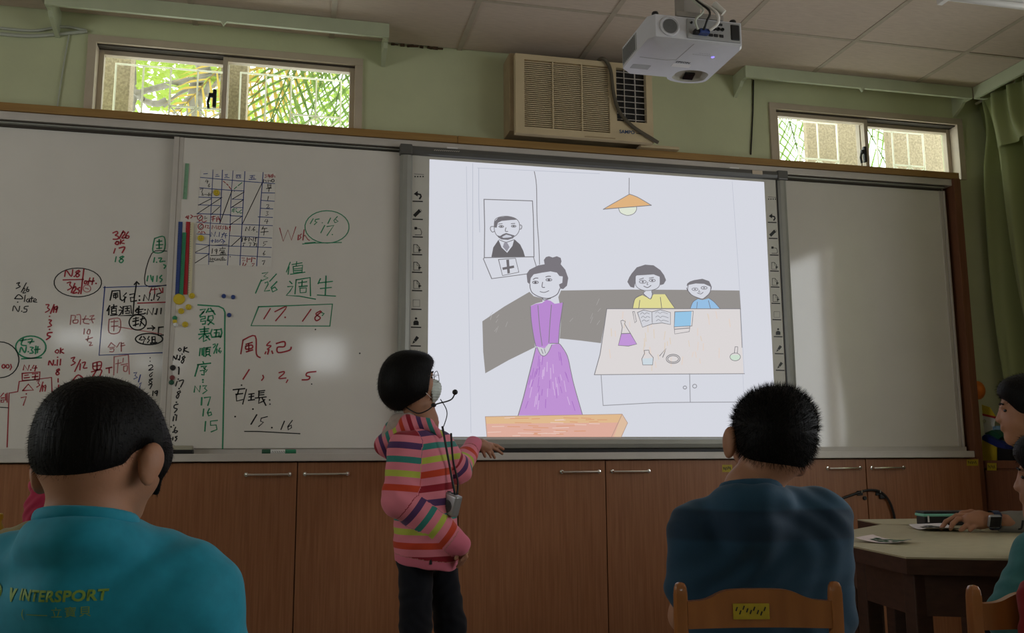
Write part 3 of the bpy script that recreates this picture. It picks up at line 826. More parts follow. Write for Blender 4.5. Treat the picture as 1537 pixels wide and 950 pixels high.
ink('green_week_notes', 'green', "486,142 876,128 862,244 446,242 486,142;500,0 470,70;520,16 534,10 536,24 516,60 544,56;582,10 552,40 560,64 584,52 572,38 556,46;650,8 662,20;640,36 668,34 650,62 632,82 700,86 786,102;684,0 678,74;684,0 758,-12 760,84;696,16 740,10;716,4 714,34;700,36 742,32;704,44 738,42 736,66 706,68 704,44;812,-6 800,20;806,16 876,8;842,-20 838,80;812,46 870,40;796,80 892,86;820,174 832,178 822,188", *C_, w=0.0052, smooth=False, label='green notes of the week')
ink('red_duty_notes', 'red', "548,152 514,206;572,168 634,142 576,216;626,198;762,156 718,218;812,164 788,180 812,200 792,216 784,198 818,168;404,318 392,390;404,318 468,296 474,390 494,410;420,340 452,330;434,336 434,374;418,350 450,344 452,360 420,366 418,350;422,380 454,370;546,326 528,346 552,348 532,366;540,368 534,392;524,380 520,390;556,376 560,388;580,336 622,326 622,352 586,356 590,384 648,372 658,356;436,474 404,524;508,504 512,516 502,530;594,490 620,484 618,496 592,520 630,518;640,528 632,542;788,484 744,490 738,506 756,512 748,526 716,528", *C_, w=0.0058, label='red duty numbers')
ink('black_class_notes', 'black', "352,580 412,574;382,578 374,606;366,604 402,600;368,606 370,640 402,632;422,578 402,656;434,604 462,600;448,602 446,632;436,618 460,614;432,636 464,632;486,588 518,584;488,586 486,622;488,598 514,594;488,608 514,606;468,624 526,618;490,624 486,652 502,644;504,622 524,662;518,632 508,642;544,634;546,656;476,712 446,762;532,722 500,730 496,746 512,752 486,774;556,780;622,746 604,790;664,742 640,774 642,792 660,780 658,766 642,776;412,800 480,800 704,812;786,262;1020,388;766,550;396,556;456,682;362,722", *C_, w=0.0052, smooth=False, label='black class-leader notes')
B_ = (250, 230, 4.525, yM, wb_mid)
ink('red_wish', 'red', "768,508 792,598 824,520 848,590 878,500;896,556 892,588;916,548 904,560 914,572 900,586;934,520 926,590;928,568 940,556 958,584 970,592;130,436 140,424 140,440;150,424 146,446;166,420 178,428 164,440;186,430 204,428", *B_, w=0.0042, smooth=False, label='thin red word')
ink('green_wish_circle', 'green', "o1090,500,150,110;924,616 1000,610 1188,606;940,610 1010,604;996,444 976,478;1036,446 1012,450 1008,464 1022,468 1004,484;1058,472;1114,440 1096,476;1160,430 1136,456 1144,472 1166,462 1150,452;1074,490 1048,540;1090,498 1136,490 1090,558;1126,552;650,816 690,808 660,836 690,846 644,868;746,820 700,870;840,740 814,806;832,770 826,822;852,756 920,744;884,736 880,766;860,770 924,760 920,806 862,812 860,770;866,786 918,780;868,798 918,794;842,822 940,808", *B_, w=0.0042, smooth=False, label='green circled numbers')
# timetable card
M_paper = mat('card_paper', (0.70, 0.67, 0.63), 0.35, 0.4, var=0.02, scale=8)
card_px = [(232, 112), (742, 132), (712, 770), (192, 756)]
cc = [onY(250 + a / 4.525, 230 + b / 4.525, YB_M - 0.0015) for a, b in card_px]
cx = sum((p for p in cc), V()) / 4
card = thing('timetable_card', (cx.x, cx.y, min(p.z for p in cc)), 'white weekly timetable card with blue grid and handwritten notes on the sliding whiteboard', 'card')
MB().poly(cc[::-1], 0.0010, (0, 1, 0)).build('sheet', M_paper, card)
T_ = (250, 230, 4.525, YB_M - 0.0021, card)
ink('blue_grid', 'blue', "316,112 304,340 285,756;380,114 366,420 362,475;452,118 440,260 432,480 414,760;532,124 520,340 498,760;656,130 640,330 612,765;230,164 450,184 650,200 735,206;226,234 310,242 445,252 526,256;650,268 735,270;645,320 732,326;640,374 722,378;622,432 720,436;435,480 720,492;430,560 715,576;420,630 712,640;415,690 708,706;220,298 372,302;215,350 366,356;208,410 436,418;205,468 440,484;205,548 292,552;200,616 290,624;290,624 430,630;198,678 290,682;446,312 524,314;440,366 520,370;432,424 516,428;474,148 504,146 502,168 474,168 474,148;484,150 482,160;494,150 496,160;566,152 600,150;582,152 578,176;568,164 594,162 592,176;560,178 606,176;252,140 278,138;336,146 350,144;332,158 358,156;398,146 414,144;400,156 412,156;394,166 426,166;300,566 304,536 326,566 332,534;342,564;360,536 356,566;376,550 408,546;392,538 374,572;392,560 412,558;400,552 400,576;302,596 320,594;311,586 310,606;332,584 330,606;344,590 338,602 350,604 352,590 344,590;368,586 358,600;376,584 396,600;372,602 390,600 382,614", *T_, w=0.0030, smooth=False)
ink('black_entries', 'black', "445,252 362,475;650,200 516,478;526,264 446,312;518,318 440,368;510,430 430,486;508,568 440,630;304,308 218,352;376,300 206,412;362,362 300,418;290,626 196,672;290,684 194,745;686,212 710,210 708,232 688,234 686,212;687,222 709,220;678,240 712,236;698,236 694,260;692,292 686,320;680,350 694,348 692,360 676,374 700,370;678,396 692,396 682,408 692,418 674,424;676,448 664,464 690,462;686,450 680,478;658,498 648,516;652,512 682,510;640,536 690,532;666,512 660,556;684,600 660,602 658,614 674,618 656,630;668,664 656,682 660,694 670,686 660,682;650,732 668,728 656,756;272,180 262,194 284,192;280,182 276,204;292,208 282,222 288,230 294,222;228,244 248,240 238,264;244,268 240,288 252,286 246,276;258,280 266,280;272,280 280,284;288,270 286,290;302,276 290,284 304,288;236,428 222,444;262,428 258,446 274,440;240,484 222,500 232,514 240,502;310,626 414,620;312,648 308,680;340,650 326,658 336,668 344,652 338,684;362,648 400,646;380,636 380,648;366,656 360,664;372,660 392,658 390,668 372,670;368,676 396,674;382,668 382,684;362,686 402,684;300,694 410,692;298,710 296,728;312,712 304,724 314,728 318,714;330,714 324,720 332,728;344,716 340,728;352,716 350,728;360,716 362,728;372,708 370,730;382,704 380,728;392,716 388,728 404,724;290,736 320,736;536,526 542,500 560,526 566,498;576,522;598,500 586,516 590,528 602,520 590,516;614,534;516,572 512,600;526,576 550,574;536,568 534,596;526,586 546,584;562,572 558,596;570,580 580,590;590,572 588,598;600,576 616,574;606,572 602,600;520,612 534,610;524,620 520,632;560,610 574,608 566,630;590,606 604,614 592,630 600,610;612,612 610,634;660,178 658,196;668,184 676,184 676,196;690,182 690,196;700,186 710,190;o722,186,9,9;460,258;432,702", *T_, w=0.0030, smooth=False)
ink('red_entries', 'red', "386,190 400,202;408,208 418,218;424,226 436,242;668,146 682,146 672,154 682,160 668,166;692,144 688,156 704,156;700,146 698,166;712,146 710,164;722,142 720,164;724,154 736,154 736,164;o228,437,18,17;220,462 236,452 250,470 270,460;266,488 262,506;276,490 286,492 274,508 290,508;o232,498,18,20;308,514 312,488 326,510 336,488 340,514;352,494 350,514;372,494 360,498 370,508 358,516;390,494 380,500 388,508 378,516;400,494 400,516;408,516 410,498 418,516;432,494 424,504 432,508 434,492 430,530;214,540 222,530 232,544;240,530 240,544;252,532 262,544;304,434 330,428;318,426 314,462;306,448 330,444;342,436 340,464;350,430 364,462;340,448 364,446;512,712 530,710 516,730 534,728;522,744 518,762;548,710 546,740;556,720 570,718;580,708 576,738;590,712 604,716;540,750 530,764;580,750 598,748 584,766", *T_, w=0.0034, smooth=False)
ink('green_entries', 'green', "450,378 446,396;458,374 456,400;466,380 478,376;470,390 484,404;490,400;510,384 496,394 500,408 512,404;460,242 476,228;486,220 512,200", *T_, w=0.0034, smooth=False)

# magnets, rulers, eraser, marker
M_col = {k: mat('plastic_' + k, c, 0.4, 0.4, var=0.05, scale=40) for k, c in dict(yellow=(0.62, 0.46, 0.03), blue=(0.02, 0.03, 0.16), navy=(0.03, 0.06, 0.22), red=(0.42, 0.02, 0.03), green=(0.03, 0.22, 0.11), darkgreen=(0.02, 0.09, 0.05), cream=(0.62, 0.56, 0.38), white=(0.7, 0.7, 0.68), orange=(0.75, 0.20, 0.02), mint=(0.22, 0.55, 0.42), ltgreen=(0.20, 0.38, 0.24), dark=(0.02, 0.02, 0.022), dullred=(0.20, 0.05, 0.05)).items()}
def magnet(px, py, rpx, col, label, smile=False, ysurf=YB_M, group=None):
    p = onY(px, py, ysurf); r = rpx / 337.0
    t = thing('board_magnet', (p.x, ysurf, p.z - r), label, 'magnet', group)
    MB().lathe([(r, -0.0002), (r, 0.004), (r * 0.85, 0.008), (r * 0.4, 0.0095), (0, 0.01)], p, (0, -1, 0), 20).build('disc', M_col[col], t, smooth='auto')
    if smile:
        f = MB()
        for sx in (-1, 1): f.ball((p.x + sx * r * 0.3, p.y - 0.0092, p.z + r * 0.2), r * 0.12, 1)
        f.tube([(p.x + r * 0.5 * math.sin(a), p.y - 0.0088, p.z - r * 0.45 * math.cos(a)) for a in [-1.1 + 0.22 * i for i in range(11)]], r * 0.06, 5)
        f.build('smile', M_black, t)
magnet(269, 449, 8, 'yellow', 'large yellow round magnet under the hanging rulers')
magnet(288, 444, 4.2, 'yellow', 'yellow smiley magnet right beside the ruler ends', True)
magnet(283, 461, 4.2, 'yellow', 'yellow smiley magnet, second below the rulers', True)
magnet(272, 467, 4.2, 'yellow', 'yellow smiley magnet under the large yellow magnet', True)
magnet(278, 487, 4.2, 'yellow', 'lowest yellow smiley magnet, above the black numbers', True)
magnet(262.5, 477.5, 3.4, 'green', 'small green magnet on the edge strip')
magnet(262.5, 482.5, 3.2, 'yellow', 'tiny yellow magnet between a green and a white one')
magnet(263.5, 487.5, 3.2, 'white', 'small white magnet on the edge strip')
magnet(336, 444.5, 3.2, 'navy', 'dark blue magnet, first of the pair over the green list')
magnet(350, 446, 3.2, 'navy', 'dark blue magnet, second of the pair over the green list')
magnet(344, 473, 3.2, 'navy', 'dark blue magnet alone beside the green list')
magnet(325, 289.5, 4.6, 'yellow', 'yellow smiley magnet in the upper part of the timetable', True, YB_M - 0.0022)
magnet(301.5, 357.5, 4.6, 'yellow', 'yellow smiley magnet in the lower part of the timetable', True, YB_M - 0.0022)
magnet(259.5, 552, 4.0, 'dark', 'blackish magnet beside the black number list')
magnet(258.5, 567, 3.6, 'dullred', 'small red magnet beside the black number list')
magnet(257.5, 574, 3.6, 'darkgreen', 'dark green magnet, lowest beside the black number list')
def ruler(x0, y0, x1, y1, wpx, col, label, marks=True, dy=0.0):
    a, b = onY(x0, y0, YB_M - 0.001 - dy), onY(x1, y1, YB_M - 0.001 - dy)
    wv = V((1, 0, 0)) * (wpx / 337.0 / 2)
    t = thing('ruler', (b.x, b.y, b.z), label, 'ruler')
    MB().poly([a - wv, a + wv, b + wv, b - wv], 0.003, (0, -1, 0)).build('blade', M_col[col], t)
    if marks:
        mk = MB()
        for i in range(1, 30):
            p = a.lerp(b, i / 30) + V((0, -0.0034, 0)); L = 0.5 if i % 5 else 0.9
            mk.ribbon([p - wv * 0.95, p - wv * (0.95 - L)], 0.0011)
        mk.build('graduations', INK['black'], t)
ruler(271, 333, 266, 443, 5.6, 'navy', 'dark blue ruler hanging first in the row on the whiteboard')
ruler(277, 349, 272, 443, 5.0, 'green', 'green ruler hanging between the blue and the red ruler', dy=0.0035)
ruler(282.5, 333, 278, 442, 5.6, 'red', 'red ruler hanging between the green and the yellow ruler')
ruler(288.5, 334, 285, 443, 4.6, 'cream', 'cream yellow ruler hanging last in the row', dy=0.0035)
ruler(281, 245.5, 277.5, 299, 5.2, 'ltgreen', 'short translucent green ruler stuck above the timetable margin')
er = thing('board_eraser', onY(268, 681, -0.075), 'dark felt whiteboard eraser with pale back lying on the pen tray', 'eraser')
e0, e1 = onY(247, 680, -0.07), onY(290, 680, -0.07)
MB().box2((e0.x, -0.088, ztr1 - 0.008), (e1.x, -0.04, ztr1 + 0.016), 0.003).build('felt', M_black, er)
MB().box2((e0.x + 0.002, -0.086, ztr1 + 0.0155), (e1.x - 0.002, -0.042, ztr1 + 0.034), 0.004).build('back', mat('eraser_back', (0.36, 0.34, 0.26), 0.6, 0.3), er)
mk = thing('marker_pen', onY(419, 684, -0.085), 'green capped whiteboard marker lying on the pen tray', 'marker')
m0, m1 = onY(393, 680, -0.082), onY(444.5, 680, -0.082)
zmk = ztr1 + 0.007
xs = [m0.x, m0.x + 0.035, m1.x - 0.045, m1.x]
MB().lathe([(0.0095, 0), (0.011, 0.002), (0.011, 0.033), (0.010, 0.035)], (xs[0], -0.086, zmk), (1, 0, 0), 16).build('cap', M_col['darkgreen'], mk, smooth='auto')
MB().lathe([(0.010, 0), (0.0105, 0.001), (0.0105, xs[2] - xs[1]), (0.010, xs[2] - xs[1])], (xs[1], -0.086, zmk), (1, 0, 0), 16).build('barrel', M_col['white'], mk, smooth='auto')
MB().lathe([(0.0105, 0), (0.0105, 0.040), (0.008, 0.045)], (xs[2], -0.086, zmk), (1, 0, 0), 16).build('end_plug', M_col['green'], mk, smooth='auto')
mb = MB(); mb.flat = True
for i in range(7): mb.ribbon([(xs[1] + 0.008 + i * 0.009, -0.0972, zmk + 0.003), (xs[1] + 0.012 + i * 0.009, -0.0972, zmk - 0.002)], 0.0014)
mb.build('barrel_print', INK['black'], mk)

# ------------------------------------------------------------------ interactive whiteboard
YS = -0.050
tl, br_ = onY(602, 216, YS), onY(1189, 672, YS)
sx0 = onY(599.5, 370, YS).x; sx1 = onY(1187, 420, YS).x
sz1 = (onY(604, 216, YS).z + onY(1178, 260, YS).z) / 2; sz0 = onY(860, 674, YS).z
iwb = thing('interactive_whiteboard', ((sx0 + sx1) / 2, YS, sz0), 'large grey framed interactive whiteboard carrying the projected crayon drawing', 'interactive whiteboard')
iz1 = (onY(640, 234, YS).z + onY(1150, 269, YS).z) / 2
iz0 = onY(860, 657, YS).z
ix0 = onY(617.5, 380, YS).x; ix1 = onY(1172.5, 420, YS).x
MB().box2((ix0, YS + 0.004, iz0), (ix1, -0.026, iz1)).build('panel', M_offwhite, iwb)
def rounded_bar(x0, x1, z0, z1, y, d, horizontal, m, name):
    mb = MB()
    if horizontal:
        prof = [(y + 0.02, z0), (y, z0), (y - d * 0.7, z0 + (z1 - z0) * 0.12), (y - d, z0 + (z1 - z0) * 0.45), (y - d * 0.75, z0 + (z1 - z0) * 0.85), (y, z1), (y + 0.02, z1)]
        mb.poly([(x0, a, b) for a, b in prof], x1 - x0, (1, 0, 0))
    else:
        prof = [(x0, y + 0.02), (x0, y), (x0 + (x1 - x0) * 0.2, y - d * 0.8), (x0 + (x1 - x0) * 0.55, y - d), (x0 + (x1 - x0) * 0.85, y - d * 0.7), (x1, y), (x1, y + 0.02)]
        mb.poly([(a, b, z0) for a, b in prof], z1 - z0, (0, 0, 1))
    return mb.build(name, m, iwb)
rounded_bar(sx0 + 0.05, sx1 - 0.05, iz1, sz1, YS, 0.018, True, M_bezel, 'top_bezel')
rounded_bar(sx0 + 0.05, sx1 - 0.05, sz0, iz0, YS, 0.022, True, M_bezel2, 'bottom_bezel')
rounded_bar(sx0, ix0, sz0, iz1 - 0.004, YS, 0.015, False, M_bezel2, 'side_bezel')
rounded_bar(ix1 + 0.006, sx1, sz0, iz1 - 0.004, YS, 0.015, False, M_bezel2, 'side_bezel')
MB().box2((ix1, YS, iz0), (ix1 + 0.006, YS + 0.02, iz1)).build('black_gap', M_black, iwb)
for a, b in ((sx0 - 0.004, sx0 + 0.052), (sx1 - 0.052, sx1 + 0.004)):
    MB().box2((a, YS - 0.021, iz1 - 0.002), (b, -0.024, sz1 + 0.002), 0.006).build('corner_block', M_bezel, iwb)
    MB().box2((a + 0.004, YS - 0.018, sz0 - 0.002), (b, -0.024, iz0 - 0.006), 0.006).build('corner_block', M_bezel2, iwb)
MB().box2((sx0 + 0.03, YS - 0.005, ztr1 - 0.008), (sx1 - 0.03, -0.03, sz0 - 0.001)).build('under_gap', M_black, iwb)
for px_ in (679, 1102):
    p = onY(px_, 217 if px_ < 800 else 250, YS - 0.019)
    MB().box((p.x, p.y, sz1 - 0.004), (0.05, 0.004, 0.006)).build('clip', M_white, iwb)
p = onY(1137, 261, YS - 0.019)
MB().box((p.x, YS - 0.0185, (sz1 + iz1) / 2 + 0.004), (0.055, 0.002, 0.02)).build('rating_label', mat('label_beige', (0.6, 0.5, 0.4), 0.5, 0.3), iwb)
mb = MB(); mb.flat = True
for i in range(13):
    p = onY(652 + i * 3, 225.6 + i * 0.17, YS - 0.0195); mb.ribbon([p, p + V((0.004, 0, 0.003))], 0.004)
mb.build('bezel_print', mat('bezel_print', (0.45, 0.42, 0.38), 0.5, 0.3), iwb, label='tiny pale maker lettering')
# touch-icon columns
def icon_column(name, cols):
    y = YS + 0.0034
    def R(mb, cx, cy, pts, w=0.0032): mb.ribbon([onY(cx + a, cy + b, y) for a, b in pts], w)
    def F(mb, cx, cy, pts): mb.bm.faces.new([mb.bm.verts.new(onY(cx + a, cy + b, y)) for a, b in pts])
    for kind, cx, cy, k in cols:
        mb = MB(); mb.flat = True
        def RR(pts, w=0.0032): R(mb, cx, cy, [(a * k, b * k) for a, b in pts], w)
        def FF(pts): F(mb, cx, cy, [(a * k, b * k) for a, b in pts])
        if kind != 'dots': RR([(-7, 9), (7, 9.4)], 0.0055)
        if kind == 'undo': FF([(-6, -2), (0, -6.5), (0, 2)]); RR([(-1, -2), (4, -1), (5, 2), (3, 5)], 0.008)
        elif kind == 'erase': RR([(-4, 3), (2, -3)], 0.015); RR([(4, -6), (6, -3)], 0.002); RR([(2, -6), (5, -1)], 0.002)
        elif kind == 'node': FF([(-5, -6), (-1, -6), (-1, -2), (-5, -2)]); RR([(-3, -4), (4, -3), (6, 2), (5, 6), (-4, 6)], 0.003)
        elif kind == 'page': RR([(-5, -6), (-5, 6), (4, 6), (4, -1), (0, -6), (-5, -6)], 0.003); FF([(2, 0), (7, 2), (2, 5)]); RR([(0, -6), (0, -1), (4, -1)], 0.002)
        elif kind == 'square': RR([(-5, -5), (5, -5), (5, 5), (-5, 5), (-5, -5)], 0.0018)
        elif kind == 'person': FF([(1.9 * math.cos(a), -4 + 1.9 * math.sin(a)) for a in [i * math.pi / 4 for i in range(8)]]); FF([(-4, 6), (-4, 1), (-2, -1), (2, -1), (4, 1), (4, 6)])
        elif kind == 'pen': FF([(1, -6), (5, -3), (0, 3), (-3, 0.5)]); FF([(-3.5, 1), (-0.5, 3.5), (-5, 6)])
        elif kind == 'dots':
            for i in range(4): FF([(-6 + i * 4, 0), (-4 + i * 4, 0), (-4 + i * 4, 2), (-6 + i * 4, 2)])
            RR([(-6, -3), (8, -2)], 0.002)
        mb.build(name, M_black, iwb)
icon_column('touch_icon', [('dots', 628, 264, 1), ('undo', 627, 293, 1), ('erase', 627, 320, 1), ('node', 627, 346.5, 1), ('page', 626, 373, 1), ('page', 626, 399.5, 1), ('page', 626, 427, 1), ('square', 625, 455, 1), ('person', 624.5, 482, 1), ('pen', 624, 510, 1)])
icon_column('touch_icon', [('dots', 1158, 298, 0.85), ('undo', 1159, 326, 0.85), ('erase', 1160.5, 350, 0.85), ('node', 1162, 375, 0.85), ('page', 1162.5, 399, 0.85), ('page', 1163.5, 423, 0.85), ('page', 1164.5, 447.5, 0.85), ('square', 1166, 472, 0.85), ('person', 1168, 497.5, 0.85), ('pen', 1169.5, 523, 0.85), ('pen', 1171, 548, 0.85)])

# ------------------------------------------------------------------ the projected crayon drawing
YD = YS + 0.0036
dx0, dx1 = (onY(645, 239, YD).x + onY(642, 527, YD).x) / 2, (onY(1146, 273, YD).x + onY(1162, 566, YD).x) / 2
dz1 = (onY(645, 239, YD).z + onY(1146, 273, YD).z) / 2; dz0 = onY(860, 655.5, YD).z
drawing = thing('projected_drawing', ((dx0 + dx1) / 2, YD, dz0), 'projected crayon drawing of a woman in purple in a laboratory classroom', 'projection')
MB().box2((dx0, YD - 0.0002, dz0), (dx1, YD + 0.0002, dz1)).build('lit_field', emat('projection_white', (213, 215, 224)), drawing)
LAY = [0]
def fill(name, rgb, pl, org, smooth=False, label=None):
    LAY[0] += 1
    y = YD - 0.0004 - 0.00018 * LAY[0]
    ox, oy, sc = org
    mb = MB(); mb.flat = True
    for p in parse(pl):
        pts = [onY(ox + a / sc, oy + b / sc, y) for a, b in p]
        if (pts[0] - pts[-1]).length < 1e-5: pts = pts[:-1]
        if smooth: pts = smooth_path(pts + [pts[0]], 4)[:-1]
        f = mb.bm.faces.new([mb.bm.verts.new(q) for q in pts])
    mb.bm.normal_update()
    bmesh.ops.triangulate(mb.bm, faces=mb.bm.faces[:])
    key = 'projection_%d_%d_%d' % rgb
    m = MATS.get(key) or emat(key, rgb); MATS[key] = m
    return mb.build(name, m, drawing, label=label)
def line(name, rgb, pl, org, w=0.0036, smooth=True):
    LAY[0] += 1
    key = 'projection_%d_%d_%d' % rgb
    m = MATS.get(key) or emat(key, rgb); MATS[key] = m
    ink(name, None, pl, org[0], org[1], org[2], YD - 0.0004 - 0.00018 * LAY[0], drawing, w=w, m=m, smooth=smooth)
O1 = (600, 200, 4.317); O2 = (700, 370, 3.165); O3 = (880, 240, 4.319); O4 = (880, 380, 3.959); O0 = (0, 0, 1)
GR = (128, 126, 130); DK = (147, 143, 140); LN = (150, 150, 156)
line('faint_paper_lines', (186, 190, 202), "473,195 473,950;512,225 512,420 518,640;505,225 1295,262", O1, 0.003, False)
line('faint_paper_lines', (186, 190, 202), "1099,273 1108,400 1112,465 1117,560;700,250 707,650;1110,470 1117,600", O0, 0.002, False)
line('wall_line', GR, "872,248 886,340 890,560 900,700 906,850", O1, 0.004)
line('picture_frame', GR, "546,428 860,438;860,438 866,550 870,800;870,800 548,806;548,806 550,600 546,428", O1, 0.004, False)
fill('dark_backdrop', DK, "76,355 180,285 300,215 320,236 362,246 362,262 330,270 302,284 310,340 322,440 326,478 200,540 90,602 80,500", O2)
fill('dark_backdrop', DK, "838,446 842,436 900,435 945,434.5 1030,435 1110,436 1112,464.5 911,464 902,515 870,511 840,508 843,470", O0)
sc_ = []
for i in range(26):
    x = random.uniform(735, 900); y = 455 + random.uniform(-8, 45)
    sc_.append('%.1f,%.1f %.1f,%.1f' % (x, y, x + random.uniform(2, 5), y - random.uniform(4, 10)))
line('crayon_scratches', (176, 173, 172), ';'.join(s for s in sc_ if not 770 < float(s.split(',')[0]) < 843), O0, 0.0016, False)
# man in the framed portrait
line('portrait_head', GR, "612,600 618,560 650,542 700,538 750,552 774,580 776,620 764,650 740,670 700,682 660,680 628,660 614,630 612,600;608,604 590,606 588,624 600,640 612,636;776,594 790,598 788,618 776,622;688,612 684,634 700,636;640,588 664,586;722,586 746,584;o658,604,15,6;o738,602,15,6;645,690 680,704 700,704 738,690", O1, 0.0035)
fill('portrait_hair', (118, 115, 120), "612,610 612,575 640,545 700,538 740,548 760,560 720,562 660,568 636,580 628,612", O1)
fill('portrait_beard', (118, 115, 120), "628,660 650,666 668,654 690,646 716,654 744,662 735,680 700,691 660,688 640,676", O1)
fill('portrait_mouth', (200, 203, 213), "662,672 690,656 720,664 728,672 700,676 672,678", O1)
fill('portrait_eyes', (110, 108, 112), "650,604 658,599 666,604 658,609;730,602 738,597 746,602 738,607", O1)
fill('portrait_suit', (106, 103, 106), "594,802 606,740 640,690 660,740 696,774 730,730 742,686 780,720 800,760 812,800", O1)
fill('portrait_tie', (150, 148, 158), "676,710 694,704 712,738 694,766 668,736", O1)
line('plinth', GR, "548,806 542,814 596,942;596,942 870,905;866,800 884,860;640,818 750,810 772,900 666,922 640,818", O1, 0.004, False)
fill('plinth_cross', (112, 108, 112), "690,820 708,818 714,906 698,909;664,870 740,856 742,872 668,886", O1)
# standing woman
fill('woman_bodice', (184, 138, 206), "304,284 330,272 360,268 380,252 400,258 420,272 460,266 452,320 444,380 438,460 398,462 380,475 350,478 330,474 320,430 308,350", O2)
fill('woman_skirt', (190, 146, 210), "330,480 436,460 450,470 480,520 496,590 512,660 552,800 246,802 270,720 290,640 310,560", O2)
stx = []
for i in range(46):
    t = random.random(); y0 = 500 + random.uniform(0, 240); half_ = 60 + (y0 - 480) * 0.28; x = 390 + random.uniform(-half_, half_) * 0.9
    stx.append('%.0f,%.0f %.0f,%.0f' % (x, y0, x + (x - 390) * 0.12, y0 + random.uniform(25, 55)))
line('skirt_strokes', (170, 118, 196), ';'.join(stx[:26]), O2, 0.0032, False)
line('skirt_strokes', (208, 176, 222), ';'.join(stx[26:]), O2, 0.0040, False)
line('woman_outline', GR, "304,284 308,350 320,430 330,474;460,266 452,320 444,380 438,460;330,480 310,560 290,640 270,720 246,802;436,460 450,470 480,520 496,590 512,660 552,800;340,280 348,380 360,470;404,278 396,380 392,456;398,460 438,460", O2, 0.0036)
fill('woman_hands', (206, 205, 212), "336,478 352,512 370,520 388,504 406,466 390,462 372,484 352,478", O2)
line('woman_hands_outline', GR, "336,478 352,512 370,520 388,504 406,466;356,488 364,508;370,486 376,506", O2, 0.003)
fill('woman_face', (213, 215, 224), "302,160 304,200 316,222 350,240 390,246 430,228 444,200 452,170 456,142 440,126 400,116 350,122 310,136", O2)
fill('woman_hair', (122, 118, 124), "286,130 300,110 340,90 372,84 368,64 378,50 392,46 410,52 430,46 448,54 452,70 448,84 470,110 484,150 478,186 460,202 446,200 440,180 456,172 458,142 442,140 430,124 400,118 360,124 320,132 306,150 302,180 290,170", O2)
line('woman_face_lines', (112, 108, 114), "302,180 304,200 316,222 350,240 390,246 430,228 444,200;318,156 328,150 340,150;378,144 390,141 400,142;362,170 360,192 372,194;350,214 370,218 392,210;o328,170,14,6;o392,158,14,6;362,246 370,254 400,246", O2, 0.0036)
fill('woman_eyes', (100, 96, 102), "320,170 328,165 336,170 328,176;384,158 392,153 400,158 392,164", O2)
fill('platform_top', (222, 184, 142), "90,808 740,796 744,836 92,842", O2)
fill('platform_front', (221, 172, 156), "92,842 744,836 722,904 98,904", O2)
fill('platform_end', (220, 188, 160), "740,796 766,838 736,904 700,904", O2)
ps = ['%.0f,%.0f %.0f,%.0f' % (x, y, x + random.uniform(30, 90), y + random.uniform(-3, 3)) for x, y in [(random.uniform(95, 640), random.uniform(806, 900)) for _ in range(34)]]
line('platform_strokes', (214, 152, 118), ';'.join(ps[:20]), O2, 0.003, False)
line('platform_strokes', (232, 202, 190), ';'.join(ps[20:]), O2, 0.003, False)
line('platform_outline', (178, 150, 136), "90,808 740,796 766,838 736,904;740,796 690,904;90,808 98,904", O2, 0.003, False)
# lamp
fill('lamp_shade', (222, 178, 128), "280,222 310,232 345,248 422,294 330,302 200,312 110,320 160,290 210,262", O3)
fill('lamp_bulb', (222, 228, 212), "208,310 220,340 245,354 268,360 296,354 316,340 326,320 326,304", O3)
line('lamp_outline', GR, "278,118 277,225;280,222 310,232 345,248 422,294;422,294 330,302 200,312 110,320;110,320 160,290 210,262 280,222;208,310 220,340 245,354 268,360 296,354 316,340 326,320 326,304", O3, 0.0034)
# laboratory table
fill('table_top', (219, 214, 214), "122,330 915,330 926,560 936,716 500,718 48,722 82,600 106,440", O4)
tl_ = ['%.0f,%.0f %.0f,%.0f' % (x, y, x + random.uniform(-8, 8), y + random.uniform(20, 60)) for x, y in [(random.uniform(110, 900), random.uniform(345, 650)) for _ in range(40)]]
line('table_strokes', (224, 210, 202), ';'.join(tl_[:24]), O4, 0.006, False)
line('table_strokes', (220, 206, 190), ';'.join(tl_[24:]), O4, 0.004, False)
line('table_outline', GR, "122,330 915,330;122,330 106,440 82,600 48,722;48,722 500,718 940,716;915,330 926,560", O4, 0.0036, False)
line('table_outline', LN, "88,724 100,905;100,905 420,888 612,886 940,884;614,716 618,886;o586,798,10,9;o644,790,12,11", O4, 0.0036, False)
# seated woman and boy
fill('seated_face', (212, 214, 223), "292,140 294,190 320,214 345,222 340,240 380,272 392,245 388,222 410,214 436,190 438,136 360,120", O4)
fill('seated_hair', (122, 119, 124), "292,140 290,180 284,206 262,200 244,170 256,142 270,120 300,84 350,68 400,72 440,100 462,130 474,160 460,184 440,190 436,140 400,126 340,130 300,132", O4)
fill('seated_shirt', (222, 216, 150), "276,326 290,270 330,248 380,272 400,244 470,244 500,290 526,326", O4)
line('seated_lines', (112, 109, 114), "292,140 294,190 320,214 360,222 410,214 436,190 438,140;350,226 340,240 380,272 392,245 388,226;o336,170,21,9;o392,162,18,8;366,172 360,186 368,186;342,196 364,204 384,192;316,156 340,148;374,148 400,144;276,326 290,270 330,248;470,244 500,290 526,326;318,280 312,326;440,262 448,326", O4, 0.0032)
fill('seated_eyes', (104, 100, 106), "328,170 336,164 344,170 336,176;384,162 392,156 400,162 392,168", O4)
fill('boy_face', (212, 214, 223), "606,190 604,220 630,250 690,272 730,240 740,210 738,190 690,174", O4)
fill('boy_hair', (122, 119, 124), "596,196 600,180 616,168 640,160 690,152 730,166 742,190 740,200 700,182 650,180 610,188", O4)
fill('boy_shirt', (150, 190, 226), "618,328 634,290 660,272 690,278 730,268 760,290 794,328", O4)
